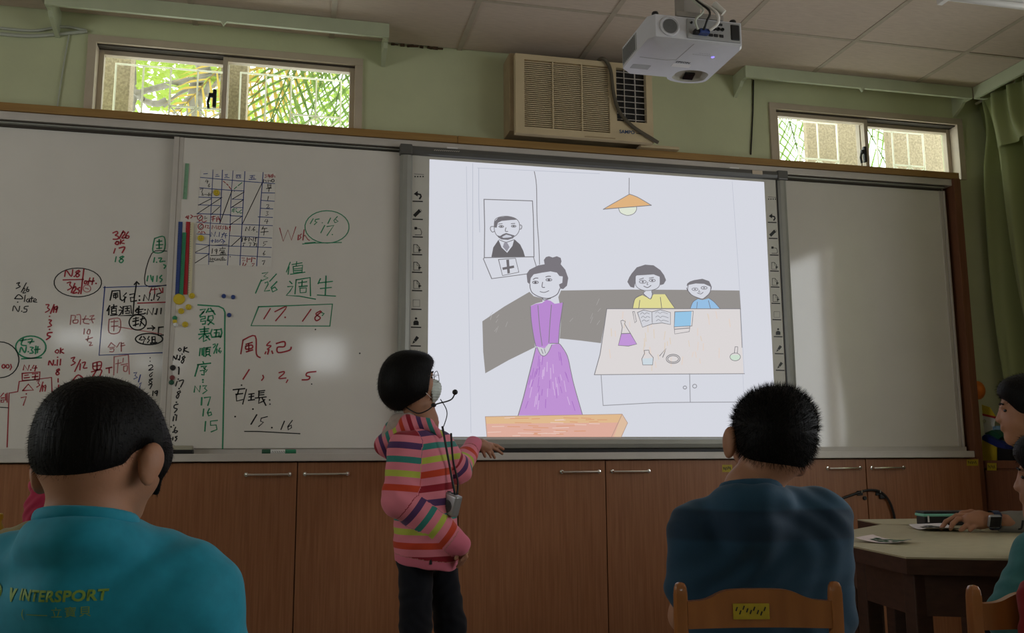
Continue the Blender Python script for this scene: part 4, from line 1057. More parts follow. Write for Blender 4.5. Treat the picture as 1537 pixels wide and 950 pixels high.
line('boy_lines', (116, 113, 120), "606,190 604,220 630,250 690,272 730,240 740,210 738,190;o646,214,18,8;o700,206,18,8;672,220 668,230 678,230;660,236 680,242 694,232;618,328 634,290 660,272;730,268 760,290 794,328;660,290 656,328;726,282 738,328;596,206 602,224;744,196 742,214", O4, 0.0030)
fill('boy_eyes', (104, 100, 106), "640,214 646,209 652,214 646,219;694,206 700,201 706,206 700,211", O4)
# things on the drawn table
fill('flask_liquid', (192, 150, 214), "208,478 262,476 300,540 250,552 190,548", O4)
fill('book_cover', (150, 196, 228), "526,348 626,344 620,432 522,438", O4)
fill('open_book', (210, 211, 218), "304,352 340,338 390,348 440,336 500,352 500,424 450,414 396,420 334,440", O4)
fill('flask_green', (204, 222, 206), "856,604 914,604 914,624 896,636 872,636 856,624", O4)
fill('bottle_liquid', (204, 216, 224), "334,626 396,622 394,662 336,662", O4)
line('objects_outline', GR, "204,404 216,398 232,406 228,420 244,448 262,476 300,540 250,552 190,548 208,478 214,440 206,410;276,348 286,346 298,404 288,414 276,348;304,352 340,338 390,348 392,412;392,348 440,336 500,352 500,424 450,414 396,420;304,352 334,440 396,418;526,348 636,344 628,432 522,438 526,348;522,438 526,480 612,466 616,432;524,452 614,444;344,578 372,576 374,592 398,620 394,664 336,664 330,628 346,596 344,578;o516,628,41,27;o516,628,32,19;436,610 474,566 462,600 454,618;o885,616,31,23;880,594 884,556 900,556 898,594;208,478 262,476", O4, 0.0034, False)
line('book_writing', LN, "322,362 334,352 346,362 358,354 374,360;326,384 338,374 350,384 362,376 378,382;332,404 344,396 356,404 372,398;410,356 424,348 438,358 452,350 484,360;412,380 426,372 440,382 454,374 488,384;416,402 430,394 444,404 458,398 488,406", O4, 0.0026)

# ------------------------------------------------------------------ cabinets under the boards
YC = -0.075
bounds = [-2.05, onY(-30, 750, YC).x if False else -0.66, 0.70, 2.055, 3.348]
mids = [None, 0.0, 0.0, 0.0]
gap_px = {1: (445, 760), 2: (910, 760), 3: (1302, 740)}
unit_labels = ['laminate cupboard unit with two doors behind the boy in teal', 'laminate cupboard unit behind the striped hoodie, two doors', 'laminate cupboard unit under the middle of the projection', 'laminate cupboard unit at the curtain end, black cable across its doors']
# chrome handle
def handle(parent, x, z, w=0.175):
    mb = MB()
    mb.tube([(x - w / 2, YC + 0.001, z), (x - w / 2 + 0.004, YC - 0.016, z), (x - w / 4, YC - 0.024, z), (x + w / 4, YC - 0.024, z), (x + w / 2 - 0.004, YC - 0.016, z), (x + w / 2, YC + 0.001, z)], 0.0052, 8)
    for sx in (-1, 1): mb.lathe([(0.009, 0), (0.009, 0.003), (0.006, 0.004)], (x + sx * w / 2, YC - 0.0001, z), (0, -1, 0), 10)
    return mb.build('handle', M_chrome, parent, smooth='auto', label='chrome bow handle')
HZ = 0.917
for k in range(4):
    x0, x1 = bounds[k], bounds[k + 1]
    xm = onY(*gap_px[k], YC).x if k in gap_px else (x0 + x1) / 2 - 0.01
    u = thing('cupboard', ((x0 + x1) / 2, 0, 0), unit_labels[k], 'cupboard', 'cupboard units under the whiteboards')
    c = MB(); c.box2((x0 + 0.001, YC + 0.022, 0.06), (x1 - 0.001, YF - 0.002, ztr0 - 0.002)); c.build('carcass', M_wood_dark, u)
    MB().box2((x0 + 0.001, YC + 0.05, 0), (x1 - 0.001, YF - 0.002, 0.06)).build('plinth', M_wood_dark, u)
    for a, b, hs in ((x0, xm, 1), (xm, x1, -1)):
        d = MB().box2((a + 0.0022, YC, 0.065), (b - 0.0022, YC + 0.02, ztr0 - 0.006), 0.0012).build('door', M_wood, u)
        hx = (b - 0.032 - 0.0875) if hs > 0 else (a + 0.032 + 0.0875)
        handle(d, hx, HZ + (0.006 if k == 3 else 0))
def sticker(px0, py0, px1, py1, Y, label, name='inventory_sticker', plane='y', X=None):
    f = (lambda a, b: onY(a, b, Y)) if plane == 'y' else (lambda a, b: onX(a, b, X))
    p = [f(px0, py0), f(px1, py0), f(px1, py1), f(px0, py1)]
    c = sum(p, V()) / 4
    t = thing(name, (c.x, c.y, min(q.z for q in p)), label, 'sticker')
    n = V((0, -1, 0)) if plane == 'y' else V((-1, 0, 0))
    MB().poly([q + n * 0.0002 for q in p], 0.0008, n).build('film', M_yellowtag, t)
    mb = MB(); mb.flat = True
    for i in range(5):
        u = 0.12 + 0.16 * i
        a = p[0].lerp(p[1], u); b = p[3].lerp(p[2], u)
        q0 = a.lerp(b, random.uniform(0.25, 0.4)) + n * 0.0013; q1 = a.lerp(b, random.uniform(0.6, 0.8)) + n * 0.0013
        mb.ribbon([q0, q1.lerp(q0, 0.2) + (p[1] - p[0]) * 0.06], (p[0] - p[3]).length * 0.12, n)
    mb.build('print', INK['black'], t)
sticker(1451, 689.5, 1468, 699, YC, 'small yellow sticker on the cupboard at the curtain end')
sticker(1084, 697.5, 1099, 708.5, YC, 'small yellow sticker on the cupboard beside the navy boy\'s ear')
# black cable with hooks on the last cupboard
yc = YC - 0.012
MB().tube(smooth_path([onY(p[0], p[1], yc) for p in ((1240, 757), (1262, 749), (1290, 739), (1305, 735.5), (1320, 737.5), (1332, 748), (1340, 766), (1344, 790), (1346, 840), (1350, 900))], 5), 0.006, 8).build('power_cable', M_black, label='black cable looped across the cupboard doors near the curtain', cat='cable')
for px_, lab in ((1290, 'small hook holding the black cable, nearer the navy boy'), (1318, 'small hook holding the black cable, nearer the table child')):
    p = onY(px_, 740, YC)
    t = thing('cable_hook', (p.x, YC, p.z - 0.02), lab, 'hook')
    MB().box((p.x, YC - 0.003, p.z), (0.03, 0.006, 0.022), 0.002).build('base', M_black, t)
    MB().tube([(p.x, YC - 0.004, p.z + 0.006), (p.x, YC - 0.02, p.z + 0.004), (p.x, YC - 0.022, p.z + 0.016)], 0.003, 6).build('clip', M_chrome, t)
p = onY(1297.5, 747.5, YC)
MB().lathe([(0.010, -0.0002), (0.010, 0.006), (0.007, 0.008)], p, (0, -1, 0), 16).build('door_lock', M_black, label='round black lock on the cupboard door under the cable', cat='lock')
p = onY(1323, 745, YC)
MB().box((p.x, YC - 0.006, p.z), (0.03, 0.012, 0.024), 0.006).build('cable_clip', M_black, label='dark plug block hanging at the black cable bend', cat='plug')

# low side cabinet along the right wall, with toys on top
XS = 3.402
sc_t = thing('side_cabinet', (XS + 0.17, -0.45, 0), 'dark brown low cabinet in the corner under the curtain', 'cabinet')
MB().box2((XS + 0.006, -0.95, 0), (XR - 0.004, YF - 0.002, 0.915)).build('body', M_wood_dark, sc_t)
MB().box2((XS, -0.955, 0.916), (XR - 0.004, YF - 0.002, 0.955), 0.003).build('worktop', M_wood_dark, sc_t)
for a, b in ((-0.94, -0.46), (-0.455, -0.002)):
    MB().box2((XS - 0.002, a, 0.06), (XS + 0.006, b, 0.905), 0.001).build('door', M_wood_dark, sc_t)
sticker(1482, 695, 1496, 706, 0, 'dim yellow sticker on the corner cabinet', plane='x', X=XS - 0.0022)
ZS = 0.956
def sp(px, py, X=3.47): return onX(px, py, X)
b = sp(1465, 586); MB().ball((b.x, b.y, b.z), (0.045, 0.045, 0.052), 3).build('orange_balloon', M_col['orange'], smooth=True, label='orange ball on a stick peeking out behind the wooden end panel', cat='ball')
MB().tube([(b.x, b.y, ZS), (b.x, b.y, b.z - 0.045)], 0.004, 6).build('balloon_stick', M_col['white'], bpy.data.objects['orange_balloon'])
def solid(name, col, pts, X, th, label, cat, m=None):
    P = [onX(a, b, X) for a, b in pts]
    return MB().poly(P, th, (1, 0, 0)).build(name, m or M_col[col], label=label, cat=cat)
solid('yellow_box', 'yellow', [(1474, 659), (1496, 670), (1496, 691), (1474, 691)], 3.46, 0.07, 'dull yellow box at the foot of the craft pile on the corner cabinet', 'box')
card2 = thing('paper_flag', onX(1485, 640, 3.485), 'yellow card with a red stripe on the corner cabinet craft pile', 'card')
MB().poly([onX(a, b, 3.485) for a, b in ((1472, 607), (1485, 611), (1494, 625), (1472, 620))], 0.004, (1, 0, 0)).build('yellow_field', M_col['yellow'], card2)
MB().poly([onX(a, b, 3.484) for a, b in ((1472, 620), (1494, 625), (1493, 628), (1472, 623))], 0.006, (1, 0, 0)).build('red_stripe', M_col['red'], card2)
MB().poly([onX(a, b, 3.485) for a, b in ((1472, 623), (1493, 628), (1492, 640), (1472, 638))], 0.004, (1, 0, 0)).build('white_field', M_col['white'], card2)
MB().poly([onX(a, b, 3.487) for a, b in ((1476, 636), (1490, 639), (1487, 691), (1479, 691))], 0.012, (1, 0, 0)).build('card_stand', M_col['white'], card2)
M_foil = mat('blue_foil', (0.22, 0.38, 0.58), 0.25, 0.5, var=0.2, scale=30)
solid('blue_foil_model', None, [(1474, 640), (1492, 639), (1494, 645), (1482, 652), (1475, 648)], 3.49, 0.05, 'pale blue craft piece above the green one on the corner cabinet', 'craft', M_foil)
solid('green_craft_piece', 'darkgreen', [(1478, 650), (1490, 645), (1504, 655), (1498, 660), (1482, 658)], 3.475, 0.05, 'dark green craft piece in the pile on the corner cabinet', 'craft')
solid('blue_folder', None, [(1474, 655), (1478, 652), (1508, 668), (1510, 674), (1496, 671), (1474, 660)], 3.45, 0.04, 'dark blue folder with pale edge slanting over the yellow box', 'folder', M_col['blue'])
solid('dark_box', None, [(1497, 671), (1516, 675), (1516, 691), (1497, 691)], 3.452, 0.09, 'dark box beside the yellow box on the corner cabinet', 'box', M_black)
b = sp(1481, 632, 3.5); MB().ball(b, (0.018, 0.03, 0.018), 2).build('silver_ornament', M_chrome, smooth=True, label='small shiny silver ornament above the blue craft piece', cat='ornament')

# ------------------------------------------------------------------ green curtain in the corner
def curtain_mat():
    m = bpy.data.materials.new('green_curtain'); m.use_nodes = True
    nt = m.node_tree; b = nt.nodes['Principled BSDF']
    b.inputs['Base Color'].default_value = (0.33, 0.36, 0.15, 1); b.inputs['Roughness'].default_value = 0.75; b.inputs['Sheen Weight'].default_value = 0.3
    t = nt.nodes.new('ShaderNodeBsdfTranslucent'); t.inputs['Color'].default_value = (0.38, 0.42, 0.17, 1)
    tc = nt.nodes.new('ShaderNodeTexCoord'); wv = nt.nodes.new('ShaderNodeTexNoise'); wv.inputs['Scale'].default_value = 260
    bp = nt.nodes.new('ShaderNodeBump'); bp.inputs['Strength'].default_value = 0.15; bp.inputs['Distance'].default_value = 0.002
    nt.links.new(tc.outputs['Object'], wv.inputs['Vector']); nt.links.new(wv.outputs['Fac'], bp.inputs['Height']); nt.links.new(bp.outputs['Normal'], b.inputs['Normal'])
    mx = nt.nodes.new('ShaderNodeMixShader'); mx.inputs[0].default_value = 0.3
    o = nt.nodes['Material Output']
    nt.links.new(b.outputs[0], mx.inputs[1]); nt.links.new(t.outputs[0], mx.inputs[2]); nt.links.new(mx.outputs[0], o.inputs[0])
    return m
M_curt = curtain_mat()
cu = thing('window_curtain', (3.6, -0.7, 0.98), 'olive green window curtain hanging in loose folds in the corner', 'curtain')
def CP(u, v):
    # u along the wall toward the viewer, v from top to bottom
    y = 0.02 - 1.45 * u + 0.05 * math.sin(v * 2.2 + u * 5) * v
    sweep = 0.10 * v * (1 - u)
    f = 11 * 2 * math.pi * (u + 0.03 * math.sin(3 * v + 9 * u))
    amp = 0.040 + 0.030 * v
    x = 3.60 + amp * math.sin(f) + 0.018 * math.sin(2.3 * f + 4 * v) * (0.3 + v) + 0.03 * math.exp(-((v - 0.1) / 0.08) ** 2) * math.sin(31 * u)
    return V((x, y - sweep * 0.6, (ZC - 0.02) - v * (ZC - 0.02 - 1.0)))
MB().grid(CP, 260, 50).build('drape', M_curt, cu, smooth=True)
MB().tube([(3.60, 0.03, ZC - 0.03), (3.60, -2.0, ZC - 0.03)], 0.008, 8).build('curtain_rod', M_white, cu)
sw = MB()
def CS(u, v):
    y = -0.10 - 0.30 * u - 0.12 * v
    return V((3.535 + 0.02 * math.sin(u * 17 + v * 3) - 0.02 * math.sin(3.1 * v), y + 0.10 * v * v * (0.5 - u), ZC - 0.06 - 0.30 * v - 0.12 * math.sin(math.pi * v) * (u - 0.2)))
sw.grid(CS, 50, 26).build('gathered_fold', M_curt, cu, smooth=True)

# ------------------------------------------------------------------ air conditioner
YA = -0.13
ac = thing('air_conditioner', (1.29, -0.05, 2.46), 'cream window air conditioner under the ceiling with a brown slatted grille', 'air conditioner')
ax0, ax1, az0, az1 = 0.955, 1.635, 2.468, 2.858
MB().box2((0.935, -0.09, 2.49), (1.64, YF - 0.001, 2.875), 0.004).build('casing', M_cream_d, ac, label='brownish metal casing')
mb = MB()
gx0, gx1, gz0, gz1 = 0.998, 1.416, 2.500, 2.832
lx0, lx1, lz0, lz1 = 1.452, 1.604, 2.565, 2.833
# front panel as a frame around the two openings
for lo, hi in (((ax0, az0), (gx0, az1)), ((gx0, gz1), (gx1, az1)), ((gx0, az0), (gx1, gz0)), ((gx1, az0), (lx0, az1)), ((lx0, lz1), (lx1, az1)), ((lx0, az0), (lx1, lz0)), ((lx1, az0), (ax1, az1))):
    mb.box2((lo[0], YA, lo[1]), (hi[0], YA + 0.035, hi[1]))
bmesh.ops.remove_doubles(mb.bm, verts=mb.bm.verts[:], dist=1e-5)
mb.build('front_panel', M_cream, ac)
MB().box2((gx0, YA + 0.022, gz0), (gx1, YA + 0.035, gz1)).build('grille_back', M_cream_d, ac)
mb = MB()
for i in range(34):
    z = gz0 + (gz1 - gz0) * (i + 0.5) / 34
    mb.box((sum((gx0, gx1)) / 2, YA + 0.012, z), (gx1 - gx0, 0.014, 0.0042), rot=Matrix.Rotation(0.5, 3, 'X'))
mb.build('intake_slats', M_cream, ac, kind='stuff')
for x in (1.137, 1.280):
    MB().box2((x - 0.003, YA + 0.001, gz0), (x + 0.003, YA + 0.02, gz1)).build('grille_rib', M_cream, ac)
MB().box2((lx0, YA + 0.03, lz0), (lx1, YA + 0.035, lz1)).build('outlet_cavity', M_black, ac)
me = None
for i in range(9):
    z = lz0 + (lz1 - lz0) * (i + 0.5) / 9
    MB().box(((lx0 + lx1) / 2, YA + 0.014, z), (lx1 - lx0, 0.005, 0.0026)).build('louvre', M_alu, ac)
for x in (lx0 + 0.045, lx0 + 0.10):
    MB().box2((x - 0.0015, YA + 0.012, lz0), (x + 0.0015, YA + 0.02, lz1)).build('vertical_vane', M_alu, ac)
place_text('maker_lettering', 'SAMPO', 0.024, (1.50, YA - 0.0002, 2.512), (1, 0, 0), (0, 0, 1), mat('logo_blue', (0.03, 0.07, 0.16), 0.4, 0.4), ac, bold=0.0006)
mb = MB(); mb.flat = True
for i in range(7): mb.ribbon([(1.548 + i * 0.006, YA - 0.0008, 2.509), (1.551 + i * 0.006, YA - 0.0008, 2.510)], 0.003)
mb.build('small_print', INK['black'], ac)
MB().box2((1.29, YA - 0.003, az0 + 0.004), (1.44, YA + 0.001, az0 + 0.010), 0.001).build('panel_catch', M_cream_d, ac)
cb = [onY(a, b_, YA - 0.012) for a, b_ in ((903, 88), (911, 93), (917, 108), (921, 140), (930, 168), (950, 190), (975, 206), (988, 214))]
MB().tube(smooth_path([cb[0] + V((0, 0.1, 0.015))] + cb, 5), 0.0085, 8).build('hanging_cable', mat('cord_grey', (0.10, 0.085, 0.06), 0.6, 0.3), smooth=True, label='grey power cord hanging across the air conditioner front', cat='cable')
p0, p1 = onY(960, 213, -0.06), onY(1018, 219, -0.06)
MB().box2((p0.x, -0.075, zt + 0.001), (p1.x, -0.01, zt + 0.016), 0.003).build('cord_box', M_cream, label='flat beige plug box lying on the wooden rail below air conditioner', cat='plug')

# ------------------------------------------------------------------ projector
pj = thing('projector', (1.325, -1.17, 2.40), 'white short-throw projector hanging upside down from the tiled ceiling', 'projector')
X0, X1, Y0, Y1, Z0, Z1 = 1.147, 1.500, -1.325, -1.015, 2.400, 2.487
M_pw = mat('projector_white', (0.62, 0.62, 0.66), 0.35, 0.45, var=0.02, scale=30)
M_pg = mat('projector_grey', (0.34, 0.34, 0.34), 0.45, 0.4)
ol = [(X0 + 0.02, Y0 + 0.004), (X1 - 0.012, Y0 + 0.004), (X1, Y0 + 0.03), (X1 - 0.001, Y1 - 0.02)]
for i in range(9):
    a = math.pi * i / 8
    ol.append((1.415 + 0.085 * math.cos(a) * 0.98, Y1 - 0.002 + 0.040 * math.sin(a)))
ol += [(X0 + 0.03, Y1 - 0.002), (X0, Y1 - 0.03), (X0, Y0 + 0.03)]
cx_, cy_ = sum(a for a, _ in ol) / len(ol), sum(b_ for _, b_ in ol) / len(ol)
mb = MB(); bm = mb.bm
r0 = [bm.verts.new((a, b_, Z0 + 0.006)) for a, b_ in ol]; r2 = [bm.verts.new((a, b_, Z1)) for a, b_ in ol]
for i in range(len(ol)): bm.faces.new((r0[i], r0[(i + 1) % len(ol)], r2[(i + 1) % len(ol)], r2[i]))
bm.faces.new(r2)
body = mb.build('body', M_pw, pj, smooth='auto')
lx = 1.415
outer = [(lx + 0.066 * math.cos(a), Y1 - 0.014 + (0.036 * math.sin(a) if math.sin(a) > 0 else -0.070 * abs(math.sin(a)) ** 0.5)) for a in [i * 2 * math.pi / 32 for i in range(32)]]
mb = MB(); bm = mb.bm
r0 = [bm.verts.new((a, b_, Z0 + 0.006)) for a, b_ in ol]; r1 = [bm.verts.new((cx_ + (a - cx_) * 0.965, cy_ + (b_ - cy_) * 0.972, Z0)) for a, b_ in ol]
for i in range(len(ol)): bm.faces.new((r0[i], r0[(i + 1) % len(ol)], r1[(i + 1) % len(ol)], r1[i]))
ro = [bm.verts.new((a, b_, Z0)) for a, b_ in outer]
eds = [bm.edges.get((r1[i], r1[(i + 1) % len(r1)])) or bm.edges.new((r1[i], r1[(i + 1) % len(r1)])) for i in range(len(r1))] + [bm.edges.new((ro[i], ro[(i + 1) % 32])) for i in range(32)]
bmesh.ops.triangle_fill(bm, edges=eds, use_beauty=True, use_dissolve=False)
mb.build('lid', M_pw, pj, smooth='auto')
# rear panel: speaker, recess with ports
MB().box2((X0 + 0.135, Y0 - 0.001, Z0 + 0.010), (X1 - 0.016, Y0 + 0.006, Z1 - 0.004), 0.004).build('port_recess', M_pg, pj)
MB().box2((X1 - 0.055, Y0 - 0.003, Z0 + 0.018), (X1 - 0.022, Y0 + 0.002, Z1 - 0.012), 0.004).build('inlet_recess', M_black, pj)
MB().lathe([(0.036, 0), (0.036, 0.004), (0.031, 0.005), (0.030, 0.002), (0.0, 0.002)], (X0 + 0.072, Y0 + 0.004, Z0 + 0.047), (0, -1, 0), 28).build('speaker_ring', M_pw, pj, smooth='auto')
mb = MB()
for i in range(6):
    mb.lathe([(0.004 + 0.0045 * i, 0), (0.004 + 0.0045 * i, 0.0012), (0.0024 + 0.0045 * i, 0.0012), (0.0024 + 0.0045 * i, 0)], (X0 + 0.072, Y0 + 0.0015, Z0 + 0.047), (0, -1, 0), 24)
mb.build('speaker_grille', M_pg, pj)
for i, (dx, dz, r) in enumerate([(0.235, 0.052, 0.006), (0.250, 0.052, 0.006), (0.266, 0.052, 0.006), (0.150, 0.066, 0.004)]):
    MB().lathe([(r, 0), (r, 0.006), (r * 0.6, 0.006), (r * 0.5, 0.002)], (X0 + dx, Y0 - 0.0005, Z0 + dz), (0, -1, 0), 14).build('round_port', M_black, pj)
for dx in (0.222, 0.241, 0.262):
    MB().box((X0 + dx, Y0 - 0.002, Z0 + 0.028), (0.014, 0.004, 0.010), 0.001).build('square_port', M_black, pj)
MB().box((X0 + 0.255, Y0 - 0.002, Z0 + 0.070), (0.024, 0.004, 0.009), 0.002).build('wide_port', M_black, pj)
MB().box((X0 + 0.19, Y0 - 0.014, Z0 + 0.030), (0.036, 0.026, 0.016), 0.003).build('plug', M_col['navy'], pj, label='dark blue cable plug')
MB().box((X0 + 0.165, Y0 - 0.010, Z0 + 0.030), (0.022, 0.022, 0.014), 0.003).build('plug', M_black, pj)
# side vent, feet, bracket, lens recess
mb = MB()
for i in range(9):
    y = Y1 - 0.045 - i * 0.014
    mb.box((X0 - 0.0005, y, Z0 + 0.048), (0.004, 0.005, 0.056))
mb.build('vent_slots', M_black, pj, kind='stuff')
MB().box2((X0 - 0.0015, Y1 - 0.175, Z0 + 0.016), (X0 + 0.003, Y1 - 0.032, Z0 + 0.080), 0.001).build('vent_panel', M_pg, pj)
MB().lathe([(0.012, 0), (0.012, 0.016), (0.010, 0.02)], (X0 + 0.03, Y0 + 0.03, Z1), (0, 0, 1), 16).build('foot', M_black, pj)
MB().lathe([(0.012, 0), (0.012, 0.016), (0.010, 0.02)], (X1 - 0.03, Y0 + 0.03, Z1), (0, 0, 1), 16).build('foot', M_black, pj)
mb = MB(); bm = mb.bm
ro = [bm.verts.new((a, b_, Z0 + 0.0002)) for a, b_ in outer]
ri = [bm.verts.new((lx + (a - lx) * 0.80, Y1 - 0.002 + (b_ - Y1 + 0.002) * (0.9 if b_ < Y1 - 0.014 else 0.55), Z0 + (0.034 if b_ < Y1 - 0.014 else 0.012))) for a, b_ in outer]
for i in range(32): bm.faces.new((ro[i], ro[(i + 1) % 32], ri[(i + 1) % 32], ri[i]))
bm.faces.new(ri)
mb.build('lens_recess', mat('lens_recess_cream', (0.46, 0.44, 0.38), 0.5, 0.3), pj, smooth='auto')
MB().box((lx + 0.006, Y1 - 0.004, Z0 + 0.012), (0.040, 0.034, 0.008), 0.002, rot=Matrix.Rotation(-0.35, 3, 'X')).build('lens', mat('lens_glass', (0.006, 0.007, 0.010), 0.08, 0.6), pj)
place_text('maker_lettering', 'EPSON', 0.018, (1.338, Y1 - 0.140, Z0 - 0.0004), (1, 0, 0), (0, -1, 0), INK['black'], pj, bold=0.0004)
MB().box2((1.308, Y1 - 0.124, Z0 - 0.001), (1.378, Y1 - 0.100, Z0)).build('asset_label', M_white, pj)
MB().lathe([(0.006, 0), (0.006, 0.002), (0.004, 0.003)], (1.425, Y0 + 0.105, Z0 + 0.0004), (0, 0, -1), 14).build('power_light', mat('power_light_blue', (0.1, 0.1, 0.5), 0.4, 0.4, emit=(0.25, 0.2, 0.9, 1.6)), pj)
mb = MB(); mb.flat = True
for i in range(8): mb.ribbon([(1.345 + i * 0.009, Y0 + 0.098, Z0 - 0.0004), (1.350 + i * 0.009, Y0 + 0.098, Z0 - 0.0004)], 0.003, (0, 0, -1))
for i in range(5): mb.ribbon([(1.365 + i * 0.009, Y0 + 0.085, Z0 - 0.0004), (1.369 + i * 0.009, Y0 + 0.085, Z0 - 0.0004)], 0.0025, (0, 0, -1))
mb.build('button_print', M_pg, pj)
MB().tube([(X0 + 0.02, Y0 + 0.16, Z0 - 0.0003), (1.27, Y0 + 0.165, Z0 - 0.0003), (1.305, Y0 + 0.155, Z0 - 0.0003), (1.315, Y0 + 0.02, Z0 - 0.0003)], 0.0009, 5).build('lid_seam', M_pg, pj)
MB().box((1.20, Y1 - 0.07, Z0 - 0.0003), (0.07, 0.035, 0.0008)).build('caution_label', M_pg, pj)
M_steel = mat('bracket_steel', (0.36, 0.34, 0.31), 0.45, 0.4, metal=0.5)
br = thing('projector_mount', (1.34, -1.2, Z1), 'grey steel ceiling bracket carrying the projector', 'bracket')
MB().box2((1.255, -1.30, Z1 + 0.001), (1.43, -1.10, Z1 + 0.012), 0.002).build('plate', M_steel, br)
MB().box2((1.255, -1.305, Z1 + 0.012), (1.43, -1.29, Z1 + 0.030), 0.001).build('flange', M_steel, br)
MB().box2((1.31, -1.24, Z1 + 0.012), (1.375, -1.16, ZC - 0.012), 0.003).build('column', M_steel, br)
MB().box2((1.25, -1.30, ZC - 0.012), (1.43, -1.10, ZC - 0.0025), 0.002).build('ceiling_plate', M_steel, br)
for k, (o, r, m, lab) in enumerate([(0.0, 0.0055, M_white, 'white cable hooked into the back of the projector'), (0.014, 0.004, M_black, 'thin black cable hanging behind the projector'), (0.026, 0.004, M_wire, 'grey cable looped behind the projector')]):
    base = X0 + 0.205 - k * 0.022
    pts = [V((1.342 - 0.012 * k, -1.245, ZC - 0.004)), V((1.335 - 0.012 * k, -1.262, 2.70)), V((1.33 - 0.01 * k, -1.30, 2.58)), V((base + 0.02, Y0 - 0.035, Z0 + 0.10)), V((base + 0.025 - k * 0.02, Y0 - 0.045, Z0 + 0.055)), V((base, Y0 - 0.028, Z0 + 0.031))]
    MB().tube(smooth_path(pts, 6), r, 8).build('projector_cable', m, smooth=True, label=lab, cat='cable', group='cables behind the projector')
MB().tube([(1.375, Y0 - 0.022, 2.535), (1.405, Y0 - 0.034, 2.498)], 0.011, 12).build('ferrite_core', M_offwhite, smooth='auto', label='thick beige cable sleeve beside the projector ports', cat='cable')

# ------------------------------------------------------------------ tables
ZT = 0.74
M_ttop = mat('table_laminate', (0.40, 0.36, 0.23), 0.38, 0.4, var=0.08, scale=30, coat=0.1)
M_tedge = mat('table_edge_wood', (0.05, 0.022, 0.013), 0.5, 0.3, var=0.2, scale=9, stretch=(3, 3, 10))
def table(poly, label, name='classroom_table', apron=0.10, inset=0.12, legs=None):
    c = sum((V((p[0], p[1], 0)) for p in poly), V()) / len(poly)
    t = thing(name, (c.x, c.y, 0), label, 'table')
    MB().poly([(p[0], p[1], ZT) for p in poly], 0.004, (0, 0, -1)).build('table_top', M_ttop, t)
    MB().poly([(p[0], p[1], ZT - 0.0042) for p in poly], 0.036, (0, 0, -1)).build('edge_band', M_tedge, t)
    q = [c + (V((p[0], p[1], 0)) - c) * (1 - inset) for p in poly]
    for i in range(len(q)):
        a, b_ = q[i], q[(i + 1) % len(q)]
        d = (b_ - a); n = V((d.y, -d.x, 0)).normalized() * 0.018
        MB().poly([V((a.x, a.y, ZT - 0.0405)), V((b_.x, b_.y, ZT - 0.0405)), V((b_.x, b_.y, ZT - 0.0405 - apron)), V((a.x, a.y, ZT - 0.0405 - apron))], 0.018, n.normalized()).build('apron', M_tedge, t)
    for p in (legs or q):
        MB().box((p[0], p[1], (ZT - 0.0405) / 2), (0.045, 0.045, ZT - 0.042), 0.004).build('leg', M_tedge, t)
    return t
ta = [onZ(*p, ZT) for p in ((1360, 836), (1278, 819), (1262, 798), (1316, 787))]
# the near table: measured corners on the visible side, continued out of frame
near_poly = [(ta[0].x, ta[0].y), (ta[0].x + 0.285, ta[0].y - 0.137), (ta[0].x + 0.66, ta[0].y + 0.12), (ta[0].x + 0.96, ta[0].y + 0.40), (ta[0].x + 0.96, ta[0].y + 0.66), (ta[3].x + 0.02, ta[3].y + 0.0), (ta[2].x, ta[2].y), (ta[1].x, ta[1].y)]
table(near_poly, 'polygonal classroom table with olive top and dark apron beside the navy boy')
tb = [onZ(*p, ZT) for p in ((1287, 779.5),)]
far_poly = [(ta[3].x + 0.026, ta[3].y + 0.004), (ta[0].x + 0.965, ta[0].y + 0.668), (ta[0].x + 1.15, ta[0].y + 0.85), (2.65, tb[0].y - 0.20), (tb[0].x + 0.42, tb[0].y - 0.05), (tb[0].x, tb[0].y)]
table(far_poly, 'second olive-topped table pushed against the far side of the polygonal one')

# pencil case, leaflets on the table
pc = thing('pencil_case', onZ(1440, 792, ZT), 'black pencil case with mint zip band on the polygonal table', 'pencil case')
pcc = at(1433, 780, 2.98); pcx = V((RT.x, RT.y, 0)).normalized(); pcm = Matrix((pcx, V((-pcx.y, pcx.x, 0)), V((0, 0, 1)))).transposed()
pz = ZT + 0.0005
b0 = onZ(1389, 789, ZT) 
def pcp(u, d, z): return b0 + pcx * u + V((-pcx.y, pcx.x, 0)) * d + V((0, 0, z))
def obox(mbuild, u0, u1, d0, d1, z0, z1, bev):
    c = pcp((u0 + u1) / 2, (d0 + d1) / 2, (z0 + z1) / 2); mbuild.box(c, (u1 - u0, d1 - d0, z1 - z0), bev, rot=pcm); return mbuild
obox(MB(), 0, 0.20, 0, 0.07, 0.0005, 0.030, 0.004).build('body', M_black, pc)
obox(MB(), -0.004, 0.202, -0.002, 0.072, 0.0302, 0.040, 0.003).build('zip_band', M_col['mint'], pc)
obox(MB(), -0.002, 0.204, -0.001, 0.072, 0.0402, 0.048, 0.004).build('lid', M_black, pc)
obox(MB(), 0.008, 0.013, -0.006, -0.0022, 0.012, 0.034, 0.001).build('zip_pull', M_white, pc)
